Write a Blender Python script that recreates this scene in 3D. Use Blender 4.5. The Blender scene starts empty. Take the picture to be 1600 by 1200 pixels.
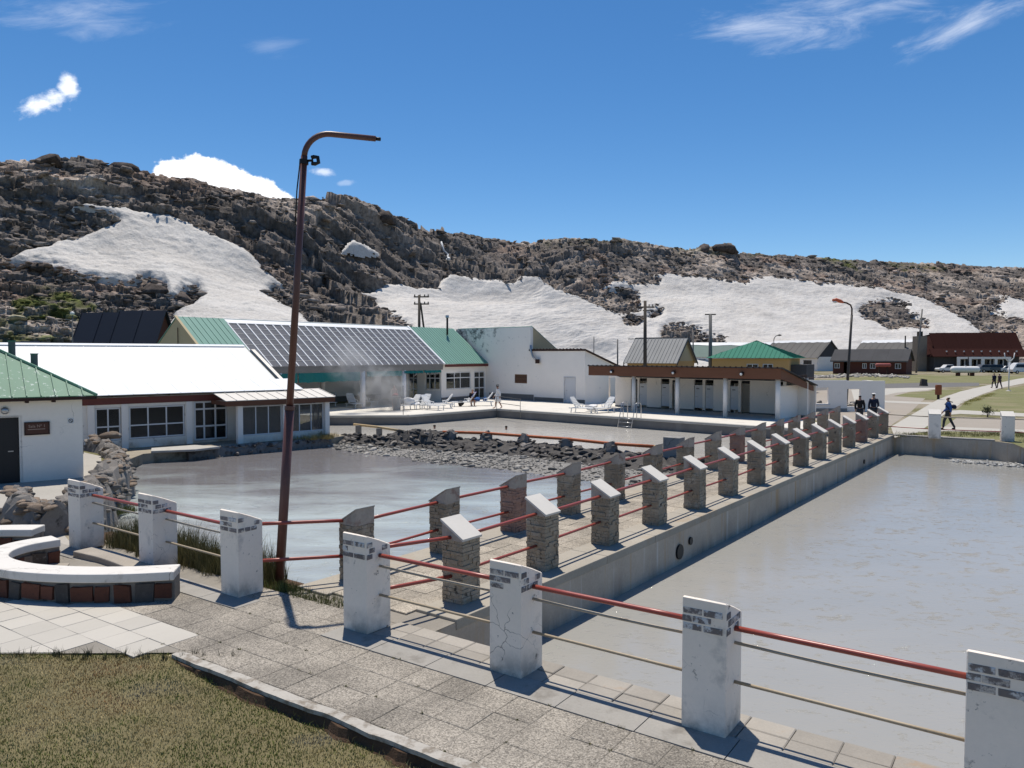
import bpy, math, random
import numpy as np
from mathutils import Vector, Matrix
from mathutils.geometry import tessellate_polygon

random.seed(7)
RNG = np.random.default_rng(11)
SC = bpy.context.scene
COL = SC.collection

# ------------------------------------------------------------------ camera
EYE, PITCH, FOC = 3.9, 0.0381, 1200.0
cam_data = bpy.data.cameras.new('camera')
cam = bpy.data.objects.new('camera', cam_data)
COL.objects.link(cam)
cam.location = (0, 0, EYE)
cam.rotation_euler = (math.pi / 2 - PITCH, 0, 0)
cam_data.sensor_width = 36.0
cam_data.lens = FOC / 1600 * 36.0
cam_data.clip_start = 0.1
cam_data.clip_end = 9000
SC.camera = cam

# ------------------------------------------------------------------ light
SUN_DIR = Vector((-0.47, 2.6, 7.5)).normalized()
sun_data = bpy.data.lights.new('sun', 'SUN')
sun_data.energy = 3.9
sun_data.angle = math.radians(0.53)
sun_data.color = (1.0, 0.93, 0.82)
sun = bpy.data.objects.new('sun', sun_data)
COL.objects.link(sun)
sun.rotation_euler = SUN_DIR.to_track_quat('Z', 'Y').to_euler()
sun.location = (0, 0, 60)

SC.view_settings.view_transform = 'Standard'
SC.view_settings.look = 'None'
SC.view_settings.exposure = 0.4
SC.view_settings.gamma = 1.0
SC.view_settings.use_curve_mapping = False
SC.render.engine = 'CYCLES'
SC.cycles.max_bounces = 8
SC.cycles.transparent_max_bounces = 12
SC.cycles.volume_bounces = 0
SC.cycles.volume_step_rate = 2.0
SC.cycles.sample_clamp_indirect = 6.0
SC.cycles.use_denoising = True

world = bpy.data.worlds.new('World')
SC.world = world
world.use_nodes = True


def build_sky():
    nt = world.node_tree
    for n in list(nt.nodes):
        nt.nodes.remove(n)
    N, L = nt.nodes.new, nt.links.new
    out = N('ShaderNodeOutputWorld')
    bg = N('ShaderNodeBackground')
    bg.inputs['Strength'].default_value = 0.10
    L(bg.outputs[0], out.inputs[0])
    sky = N('ShaderNodeTexSky')
    sky.sky_type = 'NISHITA'
    sky.sun_disc = False
    sky.sun_elevation = math.asin(SUN_DIR.z)
    sky.sun_rotation = math.atan2(SUN_DIR.x, SUN_DIR.y)
    sky.altitude = 2000
    sky.air_density = 1.0
    sky.dust_density = 1.0
    sky.ozone_density = 1.6
    tc = N('ShaderNodeTexCoord')
    sep = N('ShaderNodeSeparateXYZ')
    L(tc.outputs['Generated'], sep.inputs[0])

    def math_(op, a, b=None, c=None, clamp=False):
        m = N('ShaderNodeMath')
        m.operation = op
        m.use_clamp = clamp
        for i, x in enumerate((a, b, c)):
            if x is None:
                continue
            if isinstance(x, (int, float)):
                m.inputs[i].default_value = x
            else:
                L(x, m.inputs[i])
        return m.outputs[0]
    ysafe = math_('MAXIMUM', sep.outputs['Y'], 0.02)
    u = math_('DIVIDE', sep.outputs['X'], ysafe)
    v = math_('DIVIDE', sep.outputs['Z'], ysafe)
    ahead = math_('GREATER_THAN', sep.outputs['Y'], 0.05)

    def noise(scale, sx, sy, rot, detail=8, rough=0.6, off=0.0, dist=0.0):
        comb = N('ShaderNodeCombineXYZ')
        L(u, comb.inputs[0]); L(v, comb.inputs[1])
        comb.inputs[2].default_value = off
        mp = N('ShaderNodeMapping')
        mp.vector_type = 'TEXTURE'
        mp.inputs['Rotation'].default_value = (0, 0, rot)
        mp.inputs['Scale'].default_value = (sx, sy, 1)
        L(comb.outputs[0], mp.inputs[0])
        t = N('ShaderNodeTexNoise')
        t.inputs['Scale'].default_value = scale
        t.inputs['Detail'].default_value = detail
        t.inputs['Roughness'].default_value = rough
        t.inputs['Distortion'].default_value = dist
        L(mp.outputs[0], t.inputs['Vector'])
        return t.outputs[0]

    def blob(u0, v0, ru, rv, rot, nz, namp, lo, hi, peak):
        cr, sr = math.cos(rot), math.sin(rot)
        du = math_('SUBTRACT', u, u0)
        dv = math_('SUBTRACT', v, v0)
        a = math_('ADD', math_('MULTIPLY', du, cr / ru), math_('MULTIPLY', dv, sr / ru))
        b = math_('ADD', math_('MULTIPLY', du, -sr / rv), math_('MULTIPLY', dv, cr / rv))
        r = math_('SQRT', math_('ADD', math_('MULTIPLY', a, a), math_('MULTIPLY', b, b)))
        d = math_('SUBTRACT', 1.0, r)
        d = math_('ADD', d, math_('MULTIPLY', math_('SUBTRACT', nz, 0.5), namp))
        mr = N('ShaderNodeMapRange')
        mr.interpolation_type = 'SMOOTHSTEP'
        mr.inputs[1].default_value = lo
        mr.inputs[2].default_value = hi
        mr.inputs[4].default_value = peak
        L(d, mr.inputs[0])
        return mr.outputs[0]
    n1 = noise(22, 1, 0.8, 0.1, 9, 0.62, 0.0, 0.2)
    n2 = noise(9, 1.0, 0.26, 0.1, 9, 0.66, 2.0, 0.5)
    n3 = noise(9, 1.0, 0.24, 0.42, 9, 0.66, 5.0, 0.5)
    parts = [
        blob(-0.395, 0.216, 0.075, 0.040, -0.25, n1, 1.2, 0.02, 0.16, 1.0),
        blob(-0.345, 0.206, 0.075, 0.030, -0.35, n1, 1.1, 0.02, 0.16, 1.0),
        blob(-0.600, 0.323, 0.046, 0.022, 0.30, n1, 2.2, 0.15, 0.75, 0.85),
        blob(-0.570, 0.343, 0.022, 0.020, 0.8, n1, 2.2, 0.15, 0.75, 0.8),
        blob(-0.243, 0.236, 0.026, 0.009, -0.15, n1, 2.4, 0.2, 0.9, 0.55),
        blob(-0.215, 0.222, 0.020, 0.006, 0.1, n1, 2.0, 0.3, 0.9, 0.2),
        blob(0.345, 0.418, 0.150, 0.036, 0.06, n2, 2.6, 0.1, 1.7, 0.50),
        blob(0.46, 0.445, 0.16, 0.03, 0.1, n2, 2.4, 0.1, 1.4, 0.40),
        blob(0.585, 0.420, 0.13, 0.026, 0.40, n3, 2.4, 0.1, 1.7, 0.50),
        blob(-0.55, 0.435, 0.13, 0.036, -0.05, n2, 2.6, 0.1, 1.5, 0.26),
        blob(-0.31, 0.395, 0.06, 0.02, 0.05, n2, 2.4, 0.2, 1.5, 0.12),
    ]
    tot = parts[0]
    for q in parts[1:]:
        tot = math_('MAXIMUM', tot, q)
    tot = math_('MULTIPLY', tot, ahead, clamp=True)
    mix = N('ShaderNodeMix')
    mix.data_type = 'RGBA'
    L(tot, mix.inputs[0])
    hs = N('ShaderNodeHueSaturation')
    hs.inputs['Saturation'].default_value = 1.32
    hs.inputs['Value'].default_value = 0.93
    L(sky.outputs[0], hs.inputs['Color'])
    L(hs.outputs[0], mix.inputs[6])
    mix.inputs[7].default_value = (9.6, 9.8, 10.2, 1)
    L(mix.outputs[2], bg.inputs['Color'])


build_sky()

# ------------------------------------------------------------------ geometry helpers
CP, SP = math.cos(PITCH), math.sin(PITCH)


def G(px, py, z=0.0):
    """point of the level z that the photograph shows at pixel px, py"""
    u, v = (px - 800) / FOC, (600 - py) / FOC
    r = (u, CP + v * SP, -SP + v * CP)
    t = (z - EYE) / r[2]
    return Vector((r[0] * t, r[1] * t, z))


def D(px, py, d):
    """point d metres away on the photograph's line of sight"""
    u, v = (px - 800) / FOC, (600 - py) / FOC
    r = (u, CP + v * SP, -SP + v * CP)
    t = d / r[1]
    return Vector((r[0] * t, d, EYE + r[2] * t))


def along(P, u, px):
    """distance along a plan line P + s*u at which it crosses the sight line px"""
    k = (px - 800) / FOC
    return (k * P[1] - P[0]) / (u[0] - k * u[1])


def zat(py, d):
    return D(800, py, d).z


def V2(a):
    return Vector((a[0], a[1]))


WLOC = {}


def wl(o):
    return WLOC[o.name] if o is not None else Vector((0, 0, 0))


def tag(o, label=None, cat=None, group=None, kind=None):
    if label: o['label'] = label
    if cat: o['category'] = cat
    if group: o['group'] = group
    if kind: o['kind'] = kind
    return o


def thing(name, loc, label, cat, group=None):
    o = bpy.data.objects.new(name, None)
    COL.objects.link(o)
    o.empty_display_size = 0.3
    o.location = loc
    WLOC[o.name] = Vector(loc)
    return tag(o, label, cat, group)


def inst(name, mesh, loc, parent=None, rot=0.0, scale=None, mat=None, euler=None):
    """one object (world place) that shares a mesh"""
    o = bpy.data.objects.new(name, mesh)
    COL.objects.link(o)
    loc = Vector(loc)
    WLOC[o.name] = loc
    if parent is not None:
        o.parent = parent
    o.location = loc - wl(parent)
    o.rotation_euler = euler if euler is not None else (0, 0, rot)
    if scale is not None:
        o.scale = scale if not isinstance(scale, (int, float)) else (scale,) * 3
    return o


class MB:
    def __init__(self):
        self.v, self.f = [], []

    def add(self, vs, fs):
        k = len(self.v)
        self.v.extend([tuple(p) for p in vs])
        self.f.extend([tuple(i + k for i in q) for q in fs])
        return self

    def par(self, o, a, b, c):
        o, a, b, c = Vector(o), Vector(a), Vector(b), Vector(c)
        if a.cross(b).dot(c) < 0:
            a, b = b, a
        vs = [o, o + a, o + a + b, o + b, o + c, o + a + c, o + a + b + c, o + b + c]
        return self.add(vs, [(0, 3, 2, 1), (4, 5, 6, 7), (0, 1, 5, 4), (1, 2, 6, 5), (2, 3, 7, 6), (3, 0, 4, 7)])

    def box(self, c, s, rot=0.0):
        c = Vector(c)
        x = Vector((math.cos(rot), math.sin(rot), 0)) * s[0]
        y = Vector((-math.sin(rot), math.cos(rot), 0)) * s[1]
        z = Vector((0, 0, s[2]))
        return self.par(c - x / 2 - y / 2 - z / 2, x, y, z)

    def prism(self, poly, z0, z1):
        n = len(poly)
        ar = sum(poly[i][0] * poly[(i + 1) % n][1] - poly[(i + 1) % n][0] * poly[i][1] for i in range(n))
        if ar < 0:
            poly = list(reversed(poly))
        vs = [(p[0], p[1], z0) for p in poly] + [(p[0], p[1], z1) for p in poly]
        fs = [tuple(range(n - 1, -1, -1)), tuple(range(n, 2 * n))]
        fs += [(i, (i + 1) % n, n + (i + 1) % n, n + i) for i in range(n)]
        return self.add(vs, fs)

    def slab(self, pts, off):
        """a polygon in space given body along the vector off"""
        pts = [Vector(p) for p in pts]
        off = Vector(off)
        n = len(pts)
        nor = Vector((0, 0, 0))
        for i in range(n):
            nor += pts[i].cross(pts[(i + 1) % n])
        if nor.dot(off) < 0:
            pts = pts[::-1]
        vs = pts + [p + off for p in pts]
        fs = [tuple(range(n - 1, -1, -1)), tuple(range(n, 2 * n))]
        fs += [(i, (i + 1) % n, n + (i + 1) % n, n + i) for i in range(n)]
        return self.add(vs, fs)

    def vprism(self, P, u, poly, nin, th):
        """poly of (s, z) in the vertical plane through P along u, th thick along nin"""
        pts = [Vector((P[0] + u[0] * s, P[1] + u[1] * s, z)) for s, z in poly]
        return self.slab(pts, Vector((nin[0] * th, nin[1] * th, 0)))

    def tube(self, pts, r, n=8):
        pts = [Vector(p) for p in pts]
        m = len(pts)
        rs = r if isinstance(r, (list, tuple)) else [r] * m
        vs, fs = [], []
        prev = None
        for i, p in enumerate(pts):
            t = (pts[min(i + 1, m - 1)] - pts[max(i - 1, 0)]).normalized()
            if prev is None:
                a = Vector((0, 0, 1)) if abs(t.z) < 0.9 else Vector((1, 0, 0))
                x = t.cross(a).normalized()
            else:
                x = (prev - t * prev.dot(t)).normalized()
            prev = x
            y = t.cross(x)
            for k in range(n):
                a = 2 * math.pi * k / n
                vs.append(p + (x * math.cos(a) + y * math.sin(a)) * rs[i])
        for i in range(m - 1):
            for k in range(n):
                k2 = (k + 1) % n
                fs.append((i * n + k, i * n + k2, (i + 1) * n + k2, (i + 1) * n + k))
        fs.append(tuple(range(n - 1, -1, -1)))
        fs.append(tuple((m - 1) * n + k for k in range(n)))
        return self.add(vs, fs)

    def wall(self, P, u, L, z0, z1, nin, th, openings=(), s0=0.0):
        """upright wall with real openings (sa, sb, za, zb)"""
        cuts = sorted({s0, L} | {max(s0, min(L, q)) for o in openings for q in o[:2]})
        for a, b in zip(cuts, cuts[1:]):
            if b - a < 1e-5:
                continue
            mid = (a + b) / 2
            holes = sorted((max(z0, o[2]), min(z1, o[3])) for o in openings if o[0] < mid < o[1])
            z = z0
            spans = []
            for ha, hb in holes:
                if ha > z:
                    spans.append((z, ha))
                z = max(z, hb)
            if z < z1:
                spans.append((z, z1))
            for za, zb in spans:
                self.par((P[0] + u[0] * a, P[1] + u[1] * a, za), (u[0] * (b - a), u[1] * (b - a), 0),
                         (nin[0] * th, nin[1] * th, 0), (0, 0, zb - za))
        return self

    def mesh(self, name, mat=None, smooth=False, origin=(0, 0, 0)):
        me = bpy.data.meshes.new(name)
        o = Vector(origin)
        me.from_pydata([(x - o.x, y - o.y, z - o.z) for x, y, z in self.v], [], self.f)
        if mat is not None:
            me.materials.append(mat)
        if smooth:
            me.polygons.foreach_set('use_smooth', [True] * len(me.polygons))
        me.update()
        return me

    def build(self, name, mat, parent=None, smooth=False, bevel=0.0, origin=None):
        if origin is None:
            a = np.array(self.v)
            lo, hi = a.min(0), a.max(0)
            origin = Vector(((lo[0] + hi[0]) / 2, (lo[1] + hi[1]) / 2, lo[2]))
        me = self.mesh(name, mat, smooth, origin)
        o = inst(name, me, origin, parent)
        if bevel:
            b = o.modifiers.new('bevel', 'BEVEL')
            b.width = bevel
            b.segments = 2
            b.limit_method = 'ANGLE'
            b.angle_limit = 0.6
        return o


def fast_mesh(name, verts, faces, mat=None, smooth=False):
    """numpy arrays to a mesh; faces is (n, 3) or (n, 4)"""
    me = bpy.data.meshes.new(name)
    verts = np.asarray(verts, dtype=np.float32)
    faces = np.asarray(faces, dtype=np.int32)
    k = faces.shape[1]
    me.vertices.add(len(verts))
    me.vertices.foreach_set('co', verts.ravel())
    me.loops.add(faces.size)
    me.loops.foreach_set('vertex_index', faces.ravel())
    me.polygons.add(len(faces))
    me.polygons.foreach_set('loop_start', np.arange(0, faces.size, k, dtype=np.int32))
    if smooth:
        me.polygons.foreach_set('use_smooth', np.ones(len(faces), dtype=bool))
    if mat is not None:
        me.materials.append(mat)
    me.update()
    me.validate()
    return me


def vattr(me, name, arr):
    a = me.attributes.new(name, 'FLOAT', 'POINT')
    a.data.foreach_set('value', np.asarray(arr, dtype=np.float32))


def vcol(me, name, arr):
    a = me.attributes.new(name, 'FLOAT_COLOR', 'POINT')
    arr = np.asarray(arr, dtype=np.float32)
    a.data.foreach_set('color', np.concatenate([arr, np.ones((len(arr), 1), np.float32)], 1).ravel())


# numpy noise ------------------------------------------------------
def hash2(ix, iy, seed):
    h = (ix.astype(np.int64) * 374761393 + iy.astype(np.int64) * 668265263 + seed * 974711) & 0xFFFFFFFF
    h = ((h ^ (h >> 13)) * 1274126177) & 0xFFFFFFFF
    h = (h ^ (h >> 16)) & 0xFFFFFF
    return h / float(0xFFFFFF)


def vnoise(x, y, seed=0):
    ix, iy = np.floor(x), np.floor(y)
    fx, fy = x - ix, y - iy
    fx, fy = fx * fx * (3 - 2 * fx), fy * fy * (3 - 2 * fy)
    a, b = hash2(ix, iy, seed), hash2(ix + 1, iy, seed)
    c, d = hash2(ix, iy + 1, seed), hash2(ix + 1, iy + 1, seed)
    return (a * (1 - fx) + b * fx) * (1 - fy) + (c * (1 - fx) + d * fx) * fy


def fbm(x, y, seed=0, octs=4, gain=0.5):
    s, amp, tot = 0, 1.0, 0
    for o in range(octs):
        s = s + amp * vnoise(x * 2 ** o + o * 17.3, y * 2 ** o - o * 9.1, seed + o)
        tot += amp
        amp *= gain
    return s / tot


def blocks(x, y, seed=0, tilt=0.5, lean=0.0):
    """voronoi cells, each a tilted facet; value about 0..1, also cell hash"""
    ix, iy = np.floor(x), np.floor(y)
    best = np.full(x.shape, 9.0)
    val = np.zeros(x.shape)
    cid = np.zeros(x.shape)
    for dx in (-1, 0, 1):
        for dy in (-1, 0, 1):
            cx, cy = ix + dx, iy + dy
            px = cx + hash2(cx, cy, seed)
            py = cy + hash2(cx, cy, seed + 1)
            d = (x - px) ** 2 + (y - py) ** 2
            h = hash2(cx, cy, seed + 2)
            gx = (hash2(cx, cy, seed + 3) - 0.5) * tilt * 2
            gy = (hash2(cx, cy, seed + 4) - 0.5) * tilt * 2 + lean
            w = h + gx * (x - px) + gy * (y - py)
            m = d < best
            best = np.where(m, d, best)
            val = np.where(m, w, val)
            cid = np.where(m, h, cid)
    return val, cid


def sdist(px, py, poly):
    """signed distance to a polygon, positive inside"""
    n = len(poly)
    d2 = np.full(px.shape, 1e18)
    ins = np.zeros(px.shape, bool)
    for i in range(n):
        ax, ay = poly[i]
        bx, by = poly[(i + 1) % n]
        ex, ey = bx - ax, by - ay
        wx, wy = px - ax, py - ay
        t = np.clip((wx * ex + wy * ey) / (ex * ex + ey * ey + 1e-12), 0, 1)
        d2 = np.minimum(d2, (wx - ex * t) ** 2 + (wy - ey * t) ** 2)
        c = ((ay > py) != (by > py)) & (px < (bx - ax) * (py - ay) / (by - ay + 1e-12) + ax)
        ins ^= c
    d = np.sqrt(d2)
    return np.where(ins, d, -d)


# ------------------------------------------------------------------ materials
MATS = {}


def mk(name, base, var=0.18, scale=1.2, fine=25.0, finevar=0.14, rough=0.85, bump=0.25, bscale=30.0, bdist=0.02,
       coord='Position', metal=0.0, spec=0.3, stains=(), rand=0.0, attr=None, stretch=None):
    """procedural surface: base colour, two noises of variation, stains (colour, lo, hi, scale, stretch)"""
    if name in MATS:
        return MATS[name]
    m = bpy.data.materials.new(name)
    m.use_nodes = True
    nt = m.node_tree
    N, L = nt.nodes.new, nt.links.new
    b = nt.nodes['Principled BSDF']
    b.inputs['Roughness'].default_value = rough
    b.inputs['Metallic'].default_value = metal
    b.inputs['Specular IOR Level'].default_value = spec
    if coord == 'Position':
        g = N('ShaderNodeNewGeometry')
        vec = g.outputs['Position']
    else:
        g = N('ShaderNodeTexCoord')
        vec = g.outputs[coord]
        if rand is not None:
            oi0 = N('ShaderNodeObjectInfo')
            ad = N('ShaderNodeVectorMath')
            ad.operation = 'MULTIPLY_ADD'
            cmb = N('ShaderNodeCombineXYZ')
            for k in range(3):
                L(oi0.outputs['Random'], cmb.inputs[k])
            L(cmb.outputs[0], ad.inputs[0])
            ad.inputs[1].default_value = (37, 53, 71)
            L(vec, ad.inputs[2])
            vec = ad.outputs[0]

    def noi(sc, det=6, rg=0.6, st=None):
        v = vec
        if st:
            mp = N('ShaderNodeMapping')
            mp.inputs['Scale'].default_value = st
            L(v, mp.inputs[0])
            v = mp.outputs[0]
        t = N('ShaderNodeTexNoise')
        t.inputs['Scale'].default_value = sc
        t.inputs['Detail'].default_value = det
        t.inputs['Roughness'].default_value = rg
        L(v, t.inputs['Vector'])
        return t.outputs[0]

    def mth(op, a, bb, cc=None):
        q = N('ShaderNodeMath')
        q.operation = op
        for i, x in enumerate((a, bb, cc)):
            if x is None:
                continue
            if isinstance(x, (int, float)):
                q.inputs[i].default_value = x
            else:
                L(x, q.inputs[i])
        return q.outputs[0]
    k = mth('MULTIPLY_ADD', noi(scale, 5, 0.6, stretch), 2 * var, 1 - var)
    if finevar:
        k = mth('MULTIPLY', k, mth('MULTIPLY_ADD', noi(fine, 4, 0.65, stretch), 2 * finevar, 1 - finevar))
    if rand:
        oi = N('ShaderNodeObjectInfo')
        k = mth('MULTIPLY', k, mth('MULTIPLY_ADD', oi.outputs['Random'], 2 * rand, 1 - rand))
    sc = N('ShaderNodeVectorMath')
    sc.operation = 'SCALE'
    if attr:
        at = N('ShaderNodeAttribute')
        at.attribute_name = attr
        L(at.outputs['Color'], sc.inputs[0])
    else:
        sc.inputs[0].default_value = base[:3]
    L(k, sc.inputs['Scale'])
    colr = sc.outputs[0]
    for st in stains:
        c, lo, hi, ss = st[:4]
        stre = st[4] if len(st) > 4 else None
        mr = N('ShaderNodeMapRange')
        mr.inputs[1].default_value = lo
        mr.inputs[2].default_value = hi
        L(noi(ss, 8, 0.65, stre), mr.inputs[0])
        fac = mr.outputs[0]
        if len(st) > 5:      # limited to a height band z0 (full) .. z1 (none)
            z0, z1 = st[5]
            sp = N('ShaderNodeSeparateXYZ')
            gg = N('ShaderNodeNewGeometry')
            L(gg.outputs['Position'], sp.inputs[0])
            m2 = N('ShaderNodeMapRange')
            m2.inputs[1].default_value = z1
            m2.inputs[2].default_value = z0
            L(sp.outputs['Z'], m2.inputs[0])
            fac = mth('MULTIPLY', fac, m2.outputs[0])
        mx = N('ShaderNodeMix')
        mx.data_type = 'RGBA'
        L(fac, mx.inputs[0])
        L(colr, mx.inputs[6])
        mx.inputs[7].default_value = (*c, 1)
        colr = mx.outputs[2]
    L(colr, b.inputs['Base Color'])
    if bump:
        bp = N('ShaderNodeBump')
        bp.inputs['Strength'].default_value = bump
        bp.inputs['Distance'].default_value = bdist
        L(noi(bscale, 8, 0.7, stretch), bp.inputs['Height'])
        L(bp.outputs[0], b.inputs['Normal'])
    MATS[name] = m
    return m


def glass(name, tint=(0.05, 0.055, 0.065), clear=0.35, rough=0.04):
    m = bpy.data.materials.new(name)
    m.use_nodes = True
    nt = m.node_tree
    N, L = nt.nodes.new, nt.links.new
    b = nt.nodes['Principled BSDF']
    g = N('ShaderNodeNewGeometry')
    t = N('ShaderNodeTexNoise')
    t.inputs['Scale'].default_value = 2.2
    t.inputs['Detail'].default_value = 5
    L(g.outputs['Position'], t.inputs['Vector'])
    b.inputs['Base Color'].default_value = (*tint, 1)
    b.inputs['Specular IOR Level'].default_value = 0.6
    mr = N('ShaderNodeMapRange')
    mr.inputs[3].default_value = rough
    mr.inputs[4].default_value = rough + 0.12
    L(t.outputs[0], mr.inputs[0])
    L(mr.outputs[0], b.inputs['Roughness'])
    tr = N('ShaderNodeBsdfTransparent')
    tr.inputs[0].default_value = (0.75, 0.78, 0.8, 1)
    mx = N('ShaderNodeMixShader')
    mx.inputs[0].default_value = clear
    L(b.outputs[0], mx.inputs[1])
    L(tr.outputs[0], mx.inputs[2])
    L(mx.outputs[0], nt.nodes['Material Output'].inputs[0])
    return m


GREY = (0.30, 0.295, 0.285)
m_conc = mk('concrete', (0.27, 0.26, 0.245), 0.25, 0.8, 30, 0.2, 0.9, 0.3, 60, 0.01,
            stains=[((0.13, 0.12, 0.11), 0.55, 0.75, 0.9)])
m_conc_lt = mk('concrete_light', (0.40, 0.385, 0.35), 0.15, 0.7, 18, 0.14, 0.9, 0.25, 50, 0.01,
               stains=[((0.26, 0.23, 0.19), 0.55, 0.8, 1.4)])
m_conc_dk = mk('concrete_dark', (0.16, 0.152, 0.142), 0.3, 1.2, 22, 0.2, 0.9, 0.3, 40, 0.01,
               stains=[((0.20, 0.19, 0.18), 0.55, 0.75, 1.1, (1, 1, 0.25))])
m_bridge_wall = mk('bridge_concrete', (0.42, 0.365, 0.30), 0.28, 0.9, 20, 0.18, 0.92, 0.35, 35, 0.015,
                   stains=[((0.58, 0.56, 0.52), 0.58, 0.70, 1.5, (2.2, 2.2, 0.16)),
                           ((0.42, 0.26, 0.11), 0.56, 0.72, 0.8, (2.0, 2.0, 0.14)),
                           ((0.20, 0.18, 0.155), 0.45, 0.65, 1.1, (1, 1, 0.3), (-0.85, -0.30))])
m_bridge_edge = mk('bridge_edge', (0.33, 0.30, 0.25), 0.2, 0.9, 25, 0.18, 0.92, 0.3, 40, 0.01,
                   stains=[((0.30, 0.20, 0.10), 0.56, 0.8, 0.7)])
m_agg = mk('aggregate_slab', (0.25, 0.225, 0.19), 0.16, 1.4, 70, 0.42, 0.9, 0.6, 110, 0.006, coord='Object', rand=0.10,
           stains=[((0.44, 0.42, 0.39), 0.60, 0.66, 95), ((0.10, 0.09, 0.085), 0.62, 0.68, 80)])
m_agg_warm = mk('bridge_slab', (0.31, 0.275, 0.225), 0.18, 1.4, 60, 0.3, 0.9, 0.5, 90, 0.006, coord='Object', rand=0.12)
m_tile = mk('beige_tile', (0.43, 0.405, 0.36), 0.07, 1.5, 40, 0.05, 0.75, 0.1, 60, 0.003, coord='Object', rand=0.06)
m_coping_tile = mk('coping_tile', (0.30, 0.275, 0.24), 0.25, 2.0, 40, 0.2, 0.9, 0.4, 60, 0.006, coord='Object', rand=0.14,
                   stains=[((0.30, 0.19, 0.10), 0.60, 0.8, 2.0)])
m_joint = mk('joint_dirt', (0.235, 0.215, 0.185), 0.3, 2, 40, 0.25, 0.95, 0.4, 60, 0.01)
m_plaster = mk('white_plaster', (0.86, 0.80, 0.73), 0.07, 0.8, 12, 0.04, 0.85, 0.15, 18, 0.01,
               stains=[((0.45, 0.44, 0.43), 0.66, 0.85, 1.3)])
m_plaster_grey = mk('whitewash', (0.86, 0.78, 0.69), 0.10, 0.5, 9, 0.05, 0.9, 0.2, 18, 0.01,
                    stains=[((0.33, 0.32, 0.31), 0.64, 0.85, 0.9)])
m_plaster_mould = mk('mouldy_plaster', (0.86, 0.80, 0.73), 0.06, 0.5, 9, 0.04, 0.9, 0.15, 18, 0.01)
m_plaster_stain = mk('stained_plaster', (0.80, 0.745, 0.67), 0.12, 0.9, 9, 0.06, 0.9, 0.25, 18, 0.015,
                     stains=[((0.42, 0.23, 0.07), 0.40, 0.62, 0.55, (1, 1, 0.5), (-0.45, -0.05)),
                             ((0.22, 0.16, 0.10), 0.60, 0.7, 1.7)])
m_post = mk('post_plaster', (0.86, 0.765, 0.665), 0.07, 1.5, 20, 0.06, 0.8, 0.35, 14, 0.012, coord='Object',
            stains=[((0.36, 0.34, 0.32), 0.56, 0.78, 2.2), ((0.15, 0.135, 0.125), 0.645, 0.70, 5.0), ((0.20, 0.18, 0.165), 0.66, 0.70, 14.0), ((.34, .30, .255), .38, .62, 3.0, None, (.02, .42))])
m_brick = mk('painted_brick', (0.62, 0.615, 0.615), 0.10, 4, 30, 0.12, 0.85, 0.8, 26, 0.02, coord='Object', rand=0.08,
             stains=[((0.20, 0.175, 0.165), 0.44, 0.52, 11)])
m_brick_bare = mk('bare_brick', (0.21, 0.185, 0.18), 0.25, 6, 40, 0.3, 0.9, 0.9, 30, 0.02, coord='Object', rand=0.2,
                  stains=[((0.62, 0.57, 0.52), 0.50, 0.60, 9)])
m_stone = mk('ledge_stone', (0.31, 0.255, 0.19), 0.32, 2.5, 20, 0.3, 0.92, 0.9, 26, 0.03, coord='Object', rand=0.15,
             stains=[((0.44, 0.385, 0.31), 0.52, 0.66, 3.0), ((0.08, 0.068, 0.055), 0.60, 0.67, 6.0)])
m_stone_red = mk('ledge_stone_red', (0.30, 0.19, 0.15), 0.32, 2.5, 20, 0.3, 0.92, 0.9, 26, 0.03, coord='Object', rand=0.2,
                 stains=[((0.30, 0.27, 0.25), 0.60, 0.70, 4.0)])
m_cap_white = mk('white_cap', (0.55, 0.525, 0.485), 0.12, 2, 20, 0.05, 0.8, 0.2, 25, 0.006, coord='Object')
m_wedge = mk('post_mortar', (0.38, 0.335, 0.285), 0.25, 3, 25, 0.25, 0.92, 0.6, 30, 0.015, coord='Object',
             stains=[((0.19, 0.085, 0.065), 0.55, 0.7, 3.5), ((0.42, 0.41, 0.40), 0.62, 0.7, 7)])
m_red = mk('red_rail_paint', (0.30, 0.062, 0.045), 0.2, 3, 40, 0.15, 0.38, 0.15, 60, 0.004, spec=0.5,
           stains=[((0.13, 0.035, 0.025), 0.6, 0.8, 5)])
m_tanpipe = mk('tan_pipe', (0.36, 0.29, 0.20), 0.2, 3, 30, 0.2, 0.5, 0.2, 60, 0.004,
               stains=[((0.12, 0.07, 0.04), 0.60, 0.72, 6)])
m_greypipe = mk('grey_pipe', (0.36, 0.31, 0.24), 0.2, 3, 30, 0.2, 0.5, 0.2, 60, 0.004,
                stains=[((0.12, 0.075, 0.05), 0.60, 0.72, 6)])
m_rust = mk('rusty_brown_paint', (0.105, 0.042, 0.032), 0.25, 1.5, 30, 0.25, 0.45, 0.25, 50, 0.006, spec=0.5,
            stains=[((0.11, 0.045, 0.03), 0.55, 0.75, 3, (1, 1, 0.3))])
m_black = mk('black_plastic', (0.012, 0.012, 0.013), 0.2, 3, 30, 0.1, 0.5, 0.05, 40, 0.002)
m_roofgreen = mk('green_roof_paint', (0.085, 0.205, 0.135), 0.14, 1.1, 12, 0.08, 0.6, 0.1, 20, 0.004, spec=0.3,
                 stains=[((0.36, 0.44, 0.40), 0.585, 0.64, 5.5, (1, 1, 0.6))])
m_roofteal = mk('teal_roof', (0.155, 0.30, 0.25), 0.10, 0.8, 8, 0.06, 0.65, 0.05, 20, 0.004, spec=0.3)
m_roofgreen2 = mk('house_green_roof', (0.045, 0.185, 0.13), 0.1, 0.6, 5, 0.06, 0.8, 0.05, 20, 0.01, spec=0.12)
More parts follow.
